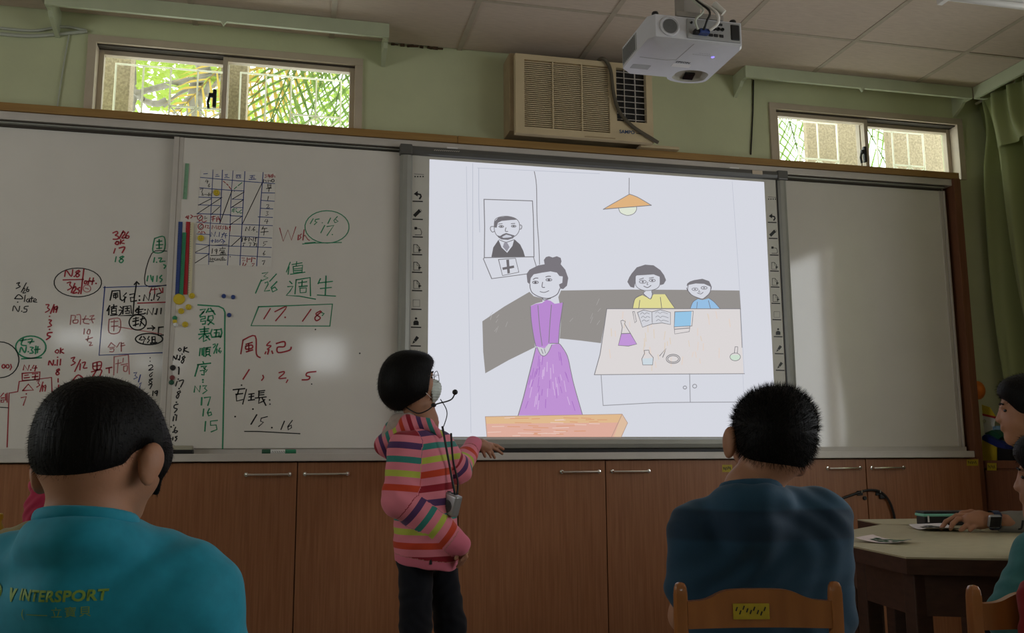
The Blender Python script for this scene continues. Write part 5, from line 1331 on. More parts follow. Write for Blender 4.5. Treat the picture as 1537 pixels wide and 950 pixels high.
def leaflet(px, label, tint, rot):
    P = [onZ(a, b_, ZT + 0.001) for a, b_ in px]
    c = sum(P, V()) / len(P)
    t = thing('leaflet', (c.x, c.y, ZT), label, 'paper')
    n = 24
    def LP(u, v):
        q = P[0].lerp(P[1], u).lerp(P[3].lerp(P[2], u), v)
        return q + V((0, 0, 0.0015 + 0.010 * (abs(u - 0.5) * 2) ** 2))
    MB().grid(LP, 12, 6).build('sheet', mat('paper_' + tint, dict(white=(0.62, 0.58, 0.58), pink=(0.60, 0.50, 0.48))[tint], 0.6, 0.3), t)
    mb = MB(); mb.flat = True
    for i in range(40):
        u, v = random.uniform(0.15, 0.9), random.uniform(0.2, 0.85)
        q = LP(u, v) + V((0, 0, 0.0012)); s = (P[1] - P[0]) * 0.05; w = (P[3] - P[0]) * 0.07
        mb.bm.faces.new([mb.bm.verts.new(x) for x in (q - s - w, q + s - w * 0.5, q + s + w, q - s * 0.6 + w)])
    mb.build('printed_pattern', M_col['darkgreen'] if rot else M_bezel, t)
leaflet([(1284, 813), (1362, 818), (1380, 814), (1310, 808)], 'leaflet with green printed pattern lying near the table edge', 'pink', True)
leaflet([(1364, 792), (1392, 797.5), (1450, 798), (1420, 790)], 'dark printed leaflet under the child\'s fingertips', 'white', False)

# ------------------------------------------------------------------ wooden chairs
M_chair = mat('chair_wood', (0.34, 0.125, 0.032), 0.28, 0.5, col2=(0.26, 0.09, 0.022), scale=6, stretch=(6, 6, 1.0), coat=0.4)
def chair(origin_l, origin_r, ztop, label, stick=True, group='wooden classroom chairs'):
    a = V((origin_l.x, origin_l.y, 0)); b_ = V((origin_r.x, origin_r.y, 0))
    ux = (b_ - a).normalized(); uy = V((-ux.y, ux.x, 0)); w = (b_ - a).length
    c = (a + b_) / 2 + uy * 0.16
    t = thing('wooden_chair', (c.x, c.y, 0), label, 'chair', group)
    M3 = Matrix((ux, uy, V((0, 0, 1)))).transposed()
    def P(u, d, z): return a + ux * u + uy * d + V((0, 0, z))
    ZSEAT = 0.37
    for u in (0.0, w):
        mb = MB()
        # rear post with a rounded, fluted top
        n = 20
        prof = [(0, 1.0), (ztop - 0.05, 1.0), (ztop - 0.02, 0.97), (ztop - 0.008, 0.85), (ztop - 0.002, 0.62), (ztop, 0.3)]
        rings = []
        for z, s in prof:
            ring = []
            for k in range(n):
                an = 2 * math.pi * k / n
                r = 0.0118 * (1 + 0.07 * math.cos(6 * an)) * s
                sx_, sy_ = (abs(math.cos(an)) ** 0.6) * math.copysign(1, math.cos(an)), (abs(math.sin(an)) ** 0.6) * math.copysign(1, math.sin(an))
                ring.append(mb.bm.verts.new(P(u + r * sx_, 0.05 * max(0, 0.37 - z) * 0 + r * 1.15 * sy_ - 0.03 * max(0, z - 0.4), z)))
            rings.append(ring)
        for i in range(len(rings) - 1):
            for k in range(n): mb.bm.faces.new((rings[i][k], rings[i][(k + 1) % n], rings[i + 1][(k + 1) % n], rings[i + 1][k]))
        mb.bm.faces.new(rings[-1]); mb.bm.faces.new(rings[0][::-1])
        mb.build('rear_leg', M_chair, t, smooth='auto')
    # shaped top rail and lower rail
    def rail_part(name, zt_, zb_, hump):
        mb = MB()
        def up(s): return zt_ + hump * (1 / (1 + math.exp(-(s - 0.2) * 26)) - 1 / (1 + math.exp(-(s - 0.8) * 26)))
        N = 28
        fr, bk = [], []
        for k in range(N + 1):
            s = k / N; u = 0.010 + (w - 0.020) * s
            bow = 0.016 * math.sin(math.pi * s)
            for lst, dd in ((fr, 0.0), (bk, 0.016)):
                d = -0.012 * (zt_ > 0.5) - 0.008 + dd + bow * 0.8
                lst.append((mb.bm.verts.new(P(u, d, zb_)), mb.bm.verts.new(P(u, d, up(s)))))
        for k in range(N):
            for lst in (fr, bk): mb.bm.faces.new((lst[k][0], lst[k + 1][0], lst[k + 1][1], lst[k][1]))
            mb.bm.faces.new((fr[k][1], fr[k + 1][1], bk[k + 1][1], bk[k][1])); mb.bm.faces.new((fr[k][0], fr[k + 1][0], bk[k + 1][0], bk[k][0]))
        for k in (0, N): mb.bm.faces.new((fr[k][0], fr[k][1], bk[k][1], bk[k][0]))
        return mb.build(name, M_chair, t, smooth='auto')
    tr_ = rail_part('top_rail', ztop - 0.031, ztop - 0.076, 0.018)
    rail_part('lower_rail', ztop - 0.20, ztop - 0.235, 0.0)
    MB().box(P(w / 2, 0.165, ZSEAT - 0.011), (w + 0.04, 0.33, 0.022), 0.005, rot=M3).build('seat', M_chair, t)
    for u in (0.012, w - 0.012):
        MB().box(P(u, 0.305, (ZSEAT - 0.022) / 2), (0.026, 0.026, ZSEAT - 0.023), 0.003, rot=M3).build('front_leg', M_chair, t)
        MB().box(P(u, 0.16, 0.14), (0.016, 0.27, 0.022), 0.002, rot=M3).build('stretcher', M_chair, t)
        MB().box(P(u, 0.16, ZSEAT - 0.042), (0.016, 0.27, 0.038), 0.002, rot=M3).build('seat_rail', M_chair, t)
    MB().box(P(w / 2, 0.305, ZSEAT - 0.042), (w - 0.03, 0.016, 0.038), 0.002, rot=M3).build('seat_rail', M_chair, t)
    if stick:
        q = P(w / 2 - 0.012, -0.0098, ztop - 0.049)
        mb = MB(); mb.box(q, (0.062, 0.0012, 0.026), rot=M3); st = mb.build('sticker', M_yellowtag, tr_, label='yellow inventory sticker')
        mb = MB(); mb.flat = True
        for i in range(9):
            a0 = q + ux * (-0.026 + 0.006 * i) + V((0, 0, random.uniform(-0.006, 0.004))) - uy * 0.001
            mb.ribbon([a0, a0 + V((0, 0, 0.005)) + ux * 0.002], 0.0022, -uy)
        mb.build('sticker_print', INK['black'], tr_)
    return t
chair(at(1019, 872, 1.6), at(1249, 874, 1.6), at(1130, 872, 1.6).z, 'wooden chair with a yellow sticker on its top rail under the navy boy')
o2 = at(1456, 877, 1.66)
chair(o2, o2 + V((RT.x, RT.y, 0)).normalized() * 0.27, o2.z, 'wooden chair at the table, a red jacket over its back', stick=False)

# ------------------------------------------------------------------ people
def skin_mat(name, col):
    m = mat(name, col, 0.55, 0.35, var=0.06, scale=25, bump=0.08, bscale=180)
    b = m.node_tree.nodes['Principled BSDF']
    b.inputs['Subsurface Weight'].default_value = 0.12; b.inputs['Subsurface Radius'].default_value = (0.010, 0.004, 0.002); b.inputs['Subsurface Scale'].default_value = 1.0
    return m
M_skin = skin_mat('skin', (0.38, 0.185, 0.11))
M_hair = mat('black_hair', (0.0045, 0.004, 0.004), 0.55, 0.12, bump=0.5, scale=220, stretch=(1, 1, 0.12))
def cloth(name, col, rough=0.8, **k): return mat(name, col, rough, 0.2, var=k.get('var', 0.08), scale=k.get('scale', 60), bump=0.25, bscale=k.get('bscale', 16), sheen=k.get('sheen', 0.12))
M_teal = cloth('teal_jersey', (0.012, 0.25, 0.36), 0.7)
M_tealprint = mat('yellow_green_print', (0.20, 0.33, 0.06), 0.6, 0.3)
M_trouser = cloth('dark_trousers', (0.006, 0.007, 0.012), 0.85)
M_shoe = mat('dark_shoe', (0.05, 0.05, 0.06), 0.6, 0.3)
M_grey = cloth('grey_sweatshirt', (0.20, 0.19, 0.165), 0.85)
M_eye = mat('eye_dark', (0.01, 0.008, 0.007), 0.2, 0.5)

def frame(f, u):
    f = V(f).normalized(); r = f.cross(V(u)).normalized(); u2 = r.cross(f).normalized()
    return r, f, u2
class Head:
    """local frame: x = the person's right, y = forward, z = up; h = head height"""
    def __init__(s, c, f, u, h):
        s.c = V(c); s.r, s.f, s.u = frame(f, u); s.h = h; s.axes = (s.r, s.f, s.u)
    def P(s, x, y, z): return s.c + (s.r * x + s.f * y + s.u * z) * s.h
    def E(s, c, r, k=0.012, op='add'): return ell(s.P(*c), [a * s.h for a in r], s.axes, k=k * s.h * 5, op=op)
    def Cp(s, a, b, ra, rb=None, k=0.012, op='add'): return cap(s.P(*a), s.P(*b), ra * s.h, (ra if rb is None else rb) * s.h, k=k * s.h * 5, op=op)
    def skin(s, ears=True):
        o = [s.E((0, -0.07, 0.12), (0.355, 0.44, 0.37)), s.E((0, 0.10, -0.12), (0.29, 0.31, 0.36)), s.E((0, 0.26, -0.40), (0.12, 0.11, 0.10), 0.02),
             s.E((0.16, 0.19, -0.16), (0.13, 0.13, 0.14)), s.E((-0.16, 0.19, -0.16), (0.13, 0.13, 0.14)),
             s.Cp((-0.15, 0.335, 0.07), (0.15, 0.335, 0.07), 0.05), s.Cp((0, 0.37, 0.02), (0, 0.425, -0.12), 0.032, 0.045, 0.01),
             s.E((0.05, 0.41, -0.135), (0.04, 0.04, 0.03), 0.006), s.E((-0.05, 0.41, -0.135), (0.04, 0.04, 0.03), 0.006),
             s.Cp((-0.075, 0.385, -0.225), (0.075, 0.385, -0.225), 0.022, k=0.006), s.Cp((-0.06, 0.385, -0.265), (0.06, 0.385, -0.265), 0.024, k=0.006)]
        if ears:
            for sx in (-1, 1):
                o += [s.E((0.375 * sx, -0.06, -0.03), (0.035, 0.095, 0.15), 0.006), s.E((0.41 * sx, -0.09, 0.03), (0.028, 0.075, 0.10), 0.006), s.E((0.41 * sx, -0.02, -0.02), (0.02, 0.04, 0.09), 0.004, 'cut')]
        return o
def eyes(h, parent, which=(-1, 1)):
    for sx in which:
        MB().ball(h.P(0.15 * sx, 0.335, 0.0), (0.055 * h.h, 0.03 * h.h, 0.026 * h.h), 2, rot=Matrix(h.axes).transposed()).build('eye', M_eye, parent, smooth=True)
        MB().tube([h.P(0.07 * sx, 0.39, 0.085), h.P(0.15 * sx, 0.395, 0.105), h.P(0.23 * sx, 0.36, 0.085)], 0.012 * h.h, 6).build('eyebrow', M_hair, parent)
def wrinkle(amp, sc, ph=0.0, axis=2):
    def f(X, Y, Z):
        return amp * (np.sin(X * sc * 1.1 + 3.1 * np.sin(Z * sc * 0.45 + ph)) * np.sin(Z * sc * 0.8 + Y * sc * 0.5 + 2.0 * np.sin(X * sc * 0.4 + ph)))
    return f
DN = V((0, 0, -1))
RTh = V((RT.x, RT.y, 0)).normalized(); FWh = V((FW.x, FW.y, 0)).normalized(); ZU = V((0, 0, 1))

def print_on(name, body, size, px, py, dref, shirt, mats, parent, shear=0.0, spacing=1.0, bold=0.0, tilt=0.0, mesh_pts=None):
    """flat print laid on the cloth: letters dropped along the view-independent normal of the back"""
    bv = shirt
    if mesh_pts is None:
        me = text_mesh(body, size, shear=shear, spacing=spacing, bold=bold)
        bm = bmesh.new(); bm.from_mesh(me)
        bmesh.ops.triangulate(bm, faces=bm.faces[:])
        bmesh.ops.subdivide_edges(bm, edges=[e for e in bm.edges if e.calc_length() > size * 0.25], cuts=2)
        bm.to_mesh(me); bm.free()
    c = at(px, py, dref)
    ct, st = math.cos(tilt), math.sin(tilt)
    xd = RTh * ct + ZU * st; yd = ZU * ct - RTh * st
    n = -FWh
    bad = 0
    for v in me.vertices:
        o = c + xd * v.co.x + yd * v.co.y
        hit = bv.ray_cast(o + n * 0.5, -n)
        p = hit[0] if hit[0] is not None else o
        v.co = (p + n * 0.0012) - ORG[parent.name]
    return link(name, me, mats, parent, ORG[parent.name])
def bvh(pts, quads): return BVHTree.FromPolygons([tuple(p) for p in pts], [tuple(int(i) for i in q) for q in quads])

def seated_legs(parent, hipL, hipR, fwd, m, r=0.062):
    prims = []
    feet = []
    for hp in (hipL, hipR):
        hp = V(hp); kn = hp + fwd * 0.30 + V((0, 0, 0.01)); an = V((kn.x, kn.y, 0.10)) + fwd * -0.02
        prims += [cap(hp, kn, r, r * 0.85, k=0.03), cap(kn, an, r * 0.8, r * 0.55, k=0.03)]
        feet.append(an)
    prims.append(cap(hipL, hipR, 0.085, k=0.04))
    sdf_obj('trousers', prims, 0.010, m, parent)
    for an in feet:
        sdf_obj('shoe', [cap(V((an.x, an.y, 0.038)) - fwd * 0.03, V((an.x, an.y, 0.032)) + fwd * 0.10, 0.037, 0.031), half((an.x, an.y, 0.002), (0, 0, -1), (an.x - .3, an.y - .3, -.1), (an.x + .3, an.y + .3, .02), k=0.002)], 0.006, M_shoe, parent)

# ---------- boy in teal, back to the viewer
d = 1.20
c = at(162, 676, d)
h1 = Head(c, FWh * 0.86 + RTh * 0.38 + ZU * -0.24, ZU - RTh * 0.10, 0.178)
boy1 = thing('person', (at(150, 900, d).x, at(150, 900, d).y, 0), 'child seen from behind in a teal shirt with yellow-green print, head bowed', 'person')
nb = at(130, 784, d - 0.035)
pr = h1.skin(ears=False)
for ex, ey, sx, ed in ((225, 697, 1, -0.025), (64, 714, -1, 0.02)):
    e = at(ex, ey, d + ed)
    pr += [ell(e, (0.0085, 0.017, 0.028 if sx > 0 else 0.025), h1.axes, k=0.008), ell(e + RTh * sx * 0.004 + h1.u * 0.008, (0.007, 0.016, 0.019), h1.axes, k=0.006)]
pr += [cap(h1.P(0, -0.10, -0.25), nb + FWh * -0.005, 0.045, 0.050, k=0.012), cap(at(135, 880, d), at(150, 1150, d + 0.02), 0.05, 0.08, k=0.02), cap(nb, at(135, 880, d), 0.048, 0.05, k=0.01),
       cap(at(20, 870, d), at(285, 870, d), 0.036, k=0.03), cap(at(300, 880, d), at(362, 1110, d + 0.03), 0.038, 0.032), cap(at(362, 1110, d + 0.03), at(330, 1190, d + 0.22), 0.032, 0.024),
       cap(at(0, 880, d), at(-60, 1110, d + 0.03), 0.038, 0.032), cap(at(-60, 1110, d + 0.03), at(-20, 1190, d + 0.22), 0.032, 0.024)]
for wx, s in ((330, -1), (-20, 1)):
    w0 = at(wx, 1190, d + 0.22)
    pr.append(cap(w0, w0 + FWh * 0.05 + ZU * 0.01, 0.026, 0.028, k=0.015))
    for q in range(4):
        b0_ = w0 + FWh * 0.06 + RTh * (0.018 * (q - 1.5)); pr += [cap(b0_, b0_ + FWh * 0.03, 0.0075, k=0.004), cap(b0_ + FWh * 0.03, b0_ + FWh * 0.05 + DN * 0.01, 0.007, 0.006, k=0.004)]
    pr += [cap(w0 + RTh * s * 0.02, w0 + RTh * s * 0.04 + FWh * 0.035, 0.009, 0.0075, k=0.006)]
pr.append(h1.E((0, -0.20, -0.12), (0.33, 0.30, 0.27), 0.02))
sdf_obj('body', pr, 0.0035, M_skin, boy1)
eyes(h1, boy1)
hc = h1.P(0, -0.09, 0.14)
hp = [h1.E((0, -0.08, 0.12), (0.40, 0.48, 0.39)), h1.E((0, -0.24, -0.08), (0.345, 0.28, 0.30), 0.03), h1.E((0.30, 0.10, -0.08), (0.085, 0.15, 0.24), 0.02), h1.E((0, 0.60, -0.25), (0.5, 0.40, 0.46), 0.02, 'cut'),
      half(h1.P(0, -0.3, -0.335), (-ZU * 1.0 + h1.f * 0.45 - RTh * 0.10), hc - V((.2, .2, .2)), hc + V((.2, .2, .2)), k=0.03)]
for ex, ey, ed in ((221, 700, -0.04), (56, 716, 0.02)):
    hp.append(ell(at(ex, ey, d + ed), (0.020, 0.024, 0.032), h1.axes, k=0.008, op='cut'))

hp += [ell(at(233, 680, d + 0.012), (0.012, 0.030, 0.033), h1.axes, k=0.012), cap(at(236, 697, d + 0.015), at(234, 738, d + 0.02), 0.010, 0.005, k=0.008)]
sdf_obj('hair', hp, 0.0030, M_hair, boy1, extra=strands(9000, 0.007, 0.00035, -h1.u * 0.9 - h1.f * 0.1, jitter=0.35))
sp_ = [cap(at(135, 838, d - 0.02), at(262, 878, d), 0.050, 0.050, k=0.05), cap(at(125, 838, d - 0.02), at(20, 866, d), 0.050, 0.050, k=0.05), cap(at(15, 900, d), at(290, 898, d), 0.057, k=0.05),
       cap(at(288, 908, d), at(368, 1110, d + 0.03), 0.051, 0.050, k=0.03), cap(at(0, 903, d), at(-62, 1110, d + 0.03), 0.054, 0.050, k=0.03),
       cap(at(75, 930, d + 0.02), at(90, 1330, d + 0.02), 0.088, 0.10, k=0.06), cap(at(150, 920, d + 0.01), at(150, 1330, d + 0.01), 0.095, 0.105, k=0.06), cap(at(225, 930, d + 0.02), at(210, 1330, d + 0.02), 0.088, 0.10, k=0.06),
       cap(at(100, 900, d - 0.045), at(200, 900, d - 0.045), 0.035, k=0.06), cap(nb - ZU * 0.048, nb - ZU * 0.08, 0.062, 0.075, k=0.025), torus(nb - ZU * 0.014, ZU + FWh * 0.22, 0.056, 0.0125, k=0.02), torus(nb - ZU * 0.032, ZU + FWh * 0.22, 0.058, 0.016, k=0.03)]
fold = wrinkle(0.0022, 55, 0.7)
shirt1, tp, tq = sdf_obj('shirt', sp_, 0.0042, M_teal, boy1, bumpf=fold)
sdf_obj('collar', [torus(nb + ZU * 0.006, ZU + FWh * 0.22, 0.0555, 0.0062), torus(nb + ZU * 0.000, ZU + FWh * 0.22, 0.0565, 0.0066, k=0.004)], 0.003, M_teal, boy1)
bv1 = bvh(tp, tq)
print_on('shirt_print', 'INTERSPORT', 0.0170, 155, 875, d, bv1, M_tealprint, boy1, spacing=1.05, bold=0.0006, tilt=-0.015)
print_on('shirt_print', 'V', 0.018, 80, 877, d, bv1, M_tealprint, boy1, bold=0.0014)
print_on('shirt_print', '( ——', 0.014, 122, 899, d, bv1, M_tealprint, boy1)
print_on('shirt_print', '立寶貝', 0.013, 172, 897, d, bv1, M_tealprint, boy1, spacing=1.25)
print_on('shirt_print', 'ver', 0.026, 6, 883, d, bv1, M_tealprint, boy1, shear=0.4, bold=0.0012)
print_on('shirt_print', 'IX', 0.022, 4, 906, d, bv1, M_tealprint, boy1, bold=0.001)
mb = MB(); mb.flat = True
for rr in (1.0, 0.86):
    pts = []
    for i in range(17):
        a = -0.35 * math.pi + 0.85 * math.pi * i / 16
        o = at(18 + 36 * rr * math.cos(a), 876 - 17 * rr * math.sin(a), d)
        hit = bv1.ray_cast(o - FWh * 0.5, FWh)
        if hit[0] is not None: pts.append(hit[0] - FWh * 0.0014)
    mb.ribbon(pts, 0.0026, -FWh)
mb.build('shirt_print', M_tealprint, boy1)
hipb = at(150, 900, d); seated_legs(boy1, V((hipb.x - 0.07, hipb.y + 0.02, 0.44)), V((hipb.x + 0.07, hipb.y + 0.02, 0.44)), FWh, M_trouser)

# ---------- boy in navy, back to the viewer
d = 1.78
h2 = Head(at(1153, 660, d), FWh * 0.95 + RTh * -0.12 + ZU * 0.08, ZU + RTh * 0.14, 0.180)
boy2 = thing('person', (at(1140, 900, d).x, at(1140, 900, d).y, 0), 'child with spiky black hair in a navy blue shirt, sitting with back to the viewer', 'person')
nb = at(1127, 736, d - 0.035)
pr = h2.skin(ears=False)
for ex, ey, sx in ((1096, 664, -1), (1203, 690, 1)):
    e = at(ex, ey, d - (0.005 if sx < 0 else 0.03))
    pr += [ell(e, (0.011, 0.022, 0.031), h2.axes, k=0.008), ell(e + RTh * sx * 0.005 + h2.u * 0.008, (0.008, 0.017, 0.021), h2.axes, k=0.006)]
pr += [cap(h2.P(0, -0.10, -0.25), nb, 0.045, 0.049, k=0.012), cap(nb, at(1135, 830, d), 0.048, 0.05, k=0.01), cap(at(1135, 830, d), at(1140, 1050, d + 0.01), 0.05, 0.07, k=0.02), cap(at(1060, 795, d), at(1225, 785, d), 0.034, k=0.03),
       cap(at(1238, 785, d), at(1248, 925, d + 0.02), 0.033, 0.028), cap(at(1248, 925, d + 0.02), at(1215, 985, d + 0.2), 0.028, 0.022), cap(at(1042, 800, d), at(1028, 925, d + 0.02), 0.033, 0.028), cap(at(1028, 925, d + 0.02), at(1060, 985, d + 0.2), 0.028, 0.022)]
for wx, s in ((1215, -1), (1060, 1)):
    w0 = at(wx, 985, d + 0.2)
    pr.append(cap(w0, w0 + FWh * 0.05, 0.024, 0.026, k=0.015))
    for q in range(4):
        b0_ = w0 + FWh * 0.055 + RTh * (0.017 * (q - 1.5)); pr += [cap(b0_, b0_ + FWh * 0.03, 0.007, k=0.004), cap(b0_ + FWh * 0.03, b0_ + FWh * 0.05 + DN * 0.012, 0.0068, 0.006, k=0.004)]
    pr += [cap(w0 + RTh * s * 0.02, w0 + RTh * s * 0.038 + FWh * 0.035, 0.0085, 0.007, k=0.006)]
pr.append(h2.E((0, -0.20, -0.14), (0.32, 0.28, 0.26), 0.02))
sdf_obj('body', pr, 0.0035, M_skin, boy2)
eyes(h2, boy2)
hc = h2.P(0, -0.09, 0.14)
hp = [h2.E((0, -0.08, 0.14), (0.405, 0.48, 0.40)), h2.E((0, -0.24, -0.05), (0.37, 0.28, 0.30), 0.03), h2.E((0.07, -0.1, 0.24), (0.32, 0.36, 0.31), 0.03), h2.E((0, 0.56, -0.25), (0.5, 0.40, 0.46), 0.02, 'cut'),
      half(h2.P(0, -0.3, -0.29), (-h2.u * 1.0), hc - V((.2, .2, .2)), hc + V((.2, .2, .2)), k=0.02)]
for ex, ey in ((1091, 664), (1212, 694)):
    hp.append(ell(at(ex, ey, d), (0.013, 0.024, 0.026), h2.axes, k=0.008, op='cut'))
sdf_obj('hair', hp, 0.0030, M_hair, boy2, extra=strands(13000, 0.015, 0.00042, (0, 0, 0), jitter=0.45, comb=lambda p, n: np.array(h2.u * (0.55 if np.dot(p - np.array(hc), np.array(h2.u)) > 0 else -0.9) + RTh * 0.25)))
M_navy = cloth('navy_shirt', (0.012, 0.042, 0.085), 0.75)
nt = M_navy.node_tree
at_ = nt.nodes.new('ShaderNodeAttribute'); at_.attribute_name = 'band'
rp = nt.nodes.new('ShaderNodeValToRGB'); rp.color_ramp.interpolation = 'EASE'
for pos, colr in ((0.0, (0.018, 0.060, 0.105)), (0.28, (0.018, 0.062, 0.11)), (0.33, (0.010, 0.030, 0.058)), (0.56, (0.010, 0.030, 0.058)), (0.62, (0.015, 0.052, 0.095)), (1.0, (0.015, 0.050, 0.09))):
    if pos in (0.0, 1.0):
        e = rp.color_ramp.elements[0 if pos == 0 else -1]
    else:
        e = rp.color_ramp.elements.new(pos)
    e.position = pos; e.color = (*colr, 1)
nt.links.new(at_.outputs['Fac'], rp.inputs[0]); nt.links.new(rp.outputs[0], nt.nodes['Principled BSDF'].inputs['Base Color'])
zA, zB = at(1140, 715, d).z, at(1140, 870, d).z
sp_ = [cap(at(1128, 760, d - 0.02), at(1222, 777, d), 0.044, 0.046, k=0.04), cap(at(1122, 762, d - 0.02), at(1055, 796, d), 0.044, 0.044, k=0.04), cap(at(1050, 800, d), at(1232, 782, d), 0.050, k=0.05),
       cap(at(1238, 782, d), at(1246, 925, d + 0.02), 0.048, 0.044, k=0.025), cap(at(1246, 925, d + 0.02), at(1215, 985, d + 0.2), 0.044, 0.032, k=0.03),
       cap(at(1043, 800, d), at(1032, 880, d + 0.01), 0.046, 0.044, k=0.025),
       cap(at(1085, 830, d + 0.01), at(1090, 1110, d + 0.01), 0.070, 0.085, k=0.05), cap(at(1140, 820, d), at(1140, 1110, d), 0.080, 0.09, k=0.05), cap(at(1198, 825, d + 0.01), at(1195, 1110, d + 0.01), 0.070, 0.085, k=0.05),
       cap(nb - ZU * 0.030, nb - ZU * 0.06, 0.060, 0.066, k=0.02), torus(nb - ZU * 0.010, ZU + FWh * 0.18, 0.053, 0.0115, k=0.02), torus(nb - ZU * 0.026, ZU + FWh * 0.18, 0.055, 0.015, k=0.03)]
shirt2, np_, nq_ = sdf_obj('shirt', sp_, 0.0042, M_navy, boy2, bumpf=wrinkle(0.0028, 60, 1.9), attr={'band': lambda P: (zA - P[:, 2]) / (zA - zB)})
sdf_obj('collar', [torus(nb + ZU * 0.009, ZU + FWh * 0.18, 0.0525, 0.0056), torus(nb + ZU * 0.003, ZU + FWh * 0.18, 0.0535, 0.0060, k=0.004)], 0.003, cloth('navy_collar', (0.018, 0.062, 0.11)), boy2)
hipb = at(1140, 900, d); seated_legs(boy2, V((hipb.x - 0.065, hipb.y + 0.02, 0.43)), V((hipb.x + 0.065, hipb.y + 0.02, 0.43)), FWh, M_trouser)

# ---------- girl presenting at the board
d = 3.42
girl = thing('person', (at(645, 900, d).x, at(645, 900, d).y, 0), 'child in a pink striped hoodie, face mask and glasses, presenting at the board', 'person')
hg = Head(at(617, 573, d), RT * 0.86 + FWh * 0.45 + UP * 0.20, ZU - RTh * 0.12, 0.205)
pr = hg.skin()
ng = at(634, 632, d)
pr += [cap(hg.P(0, -0.10, -0.25), ng, 0.040, 0.044, k=0.03), cap(ng, at(638, 820, d), 0.05, 0.09, k=0.05), cap(at(612, 672, d - 0.11), at(658, 672, d + 0.11), 0.035, k=0.03)]
SH, EL, WR = at(608, 672, d - 0.12), at(601, 749, d - 0.16), at(686, 816, d - 0.13)
SH2, EL2, WR2 = at(660, 668, d + 0.12), at(688, 706, d + 0.24), at(708, 668, d + 0.41)
pr += [cap(SH, EL, 0.036, 0.030), cap(EL, WR, 0.030, 0.022), cap(SH2, EL2, 0.036, 0.030), cap(EL2, WR2, 0.030, 0.022)]
# hand at the belly, closed on the hem
w0 = WR; pr.append(cap(w0, at(694, 826, d - 0.12), 0.022, 0.024, k=0.012))
for q in range(4):
    a0 = at(697 - 2 * q, 826 + 3 * q, d - 0.135 + 0.012 * q); pr += [cap(a0, a0 + DN * 0.022 + RTh * 0.006, 0.0075, k=0.004), cap(a0 + DN * 0.022 + RTh * 0.006, a0 + DN * 0.036 - RTh * 0.010, 0.007, 0.006, k=0.004)]
pr.append(cap(at(690, 826, d - 0.14), at(684, 838, d - 0.145), 0.008, 0.007, k=0.005))
# reaching hand with spread fingers
dh = d + 0.45
pr += [cap(WR2, at(722, 667, dh), 0.019, 0.021, k=0.015), cap(at(722, 667, dh), at(734, 670, dh + 0.02), 0.022, 0.018, k=0.015), cap(at(723, 670, dh), at(732, 673, dh), 0.017, 0.015, k=0.012)]
for ch, r in ((((736, 666, dh + .03), (746, 669, dh + .045), (755.5, 674, dh + .05)), 0.0076), (((735, 670, dh + .02), (746, 675, dh + .035), (754, 681, dh + .04)), 0.0076), (((732, 673, dh), (738, 678.5, dh + .005), (742.5, 687, dh + .005)), 0.0076), (((728, 674, dh - .01), (734, 680, dh - .005), (737, 686.5, dh - .005)), 0.0066), (((719, 671, dh - .005), (725, 677, dh - .01), (728, 685, dh - .01)), 0.0082)):
    P3 = [at(*q) for q in ch]
    pr += [cap(P3[0], P3[1], r, r * 0.95, k=0.004), cap(P3[1], P3[2], r * 0.95, r * 0.78, k=0.004)]
legs = []
for (x0, x1, x2, dd) in ((624, 624, 624, -0.07), (660, 676, 676, 0.06)):
    hip_ = at(x0, 838, d + dd); kn = at(x1, 940, d + dd); an = V((kn.x, kn.y, 0.085))
    legs.append((hip_, kn, an)); pr += [cap(hip_, kn, 0.058, 0.042, k=0.03), cap(kn, an, 0.040, 0.03, k=0.02)]
sdf_obj('body', pr, 0.0034, M_skin, girl)
eyes(hg, girl)
hcg = at(611, 570, d)
hp = [ell(hcg, (0.098, 0.104, 0.110), hg.axes), ell(at(603, 584, d), (0.096, 0.080, 0.080), hg.axes, k=0.03), ell(hg.P(0, 0.12, 0.30), (0.078, 0.072, 0.045), hg.axes, k=0.02),
      ell(hg.P(0, 0.52, -0.20), (0.12, 0.078, 0.085), hg.axes, k=0.012, op='cut'),
      half(at(612, 613, d), (DN * 1.0 + RTh * 0.55), hcg - V((.25, .25, .25)), hcg + V((.25, .25, .25)), k=0.02)]
sdf_obj('hair', hp, 0.0030, M_hair, girl, extra=strands(5000, 0.012, 0.0004, (0, 0, -1.2), jitter=0.2))
# mask, ear loop, glasses
M_mask = cloth('pale_mask', (0.60, 0.65, 0.62), 0.8)
mk_ = [hg.E((0, 0.25, -0.24), (0.27, 0.25, 0.235), 0.01), hg.E((0, 0.44, -0.15), (0.09, 0.09, 0.10), 0.03), hg.E((0, 0.12, -0.2), (0.33, 0.20, 0.40), 0.004, 'cut')]
sdf_obj('face_mask', mk_, 0.0028, M_mask, girl, bumpf=lambda X, Y, Z: 0.0009 * np.sin(Z * 620))
MB().tube(smooth_path([hg.P(0.255, 0.26, -0.13), hg.P(0.33, 0.12, -0.09), hg.P(0.38, -0.02, -0.02)], 4), 0.0012, 5).build('mask_loop', M_white, girl)
MB().tube(smooth_path([hg.P(0.245, 0.22, -0.36), hg.P(0.33, 0.10, -0.25), hg.P(0.38, -0.06, -0.15)], 4), 0.0012, 5).build('mask_loop', M_white, girl)
gl = MB()
for sx in (-1, 1):
    cc_ = hg.P(0.165 * sx, 0.46, 0.0)
    gl.tube([cc_ + hg.r * 0.024 * math.cos(a) + hg.u * 0.020 * math.sin(a) - hg.f * 0.006 * abs(math.cos(a)) for a in [2 * math.pi * i / 24 for i in range(25)]], 0.0012, 6, caps=False)
    gl.tube([hg.P(0.28 * sx, 0.44, 0.01), hg.P(0.38 * sx, 0.30, 0.02), hg.P(0.40 * sx, -0.05, 0.03)], 0.0012, 6)
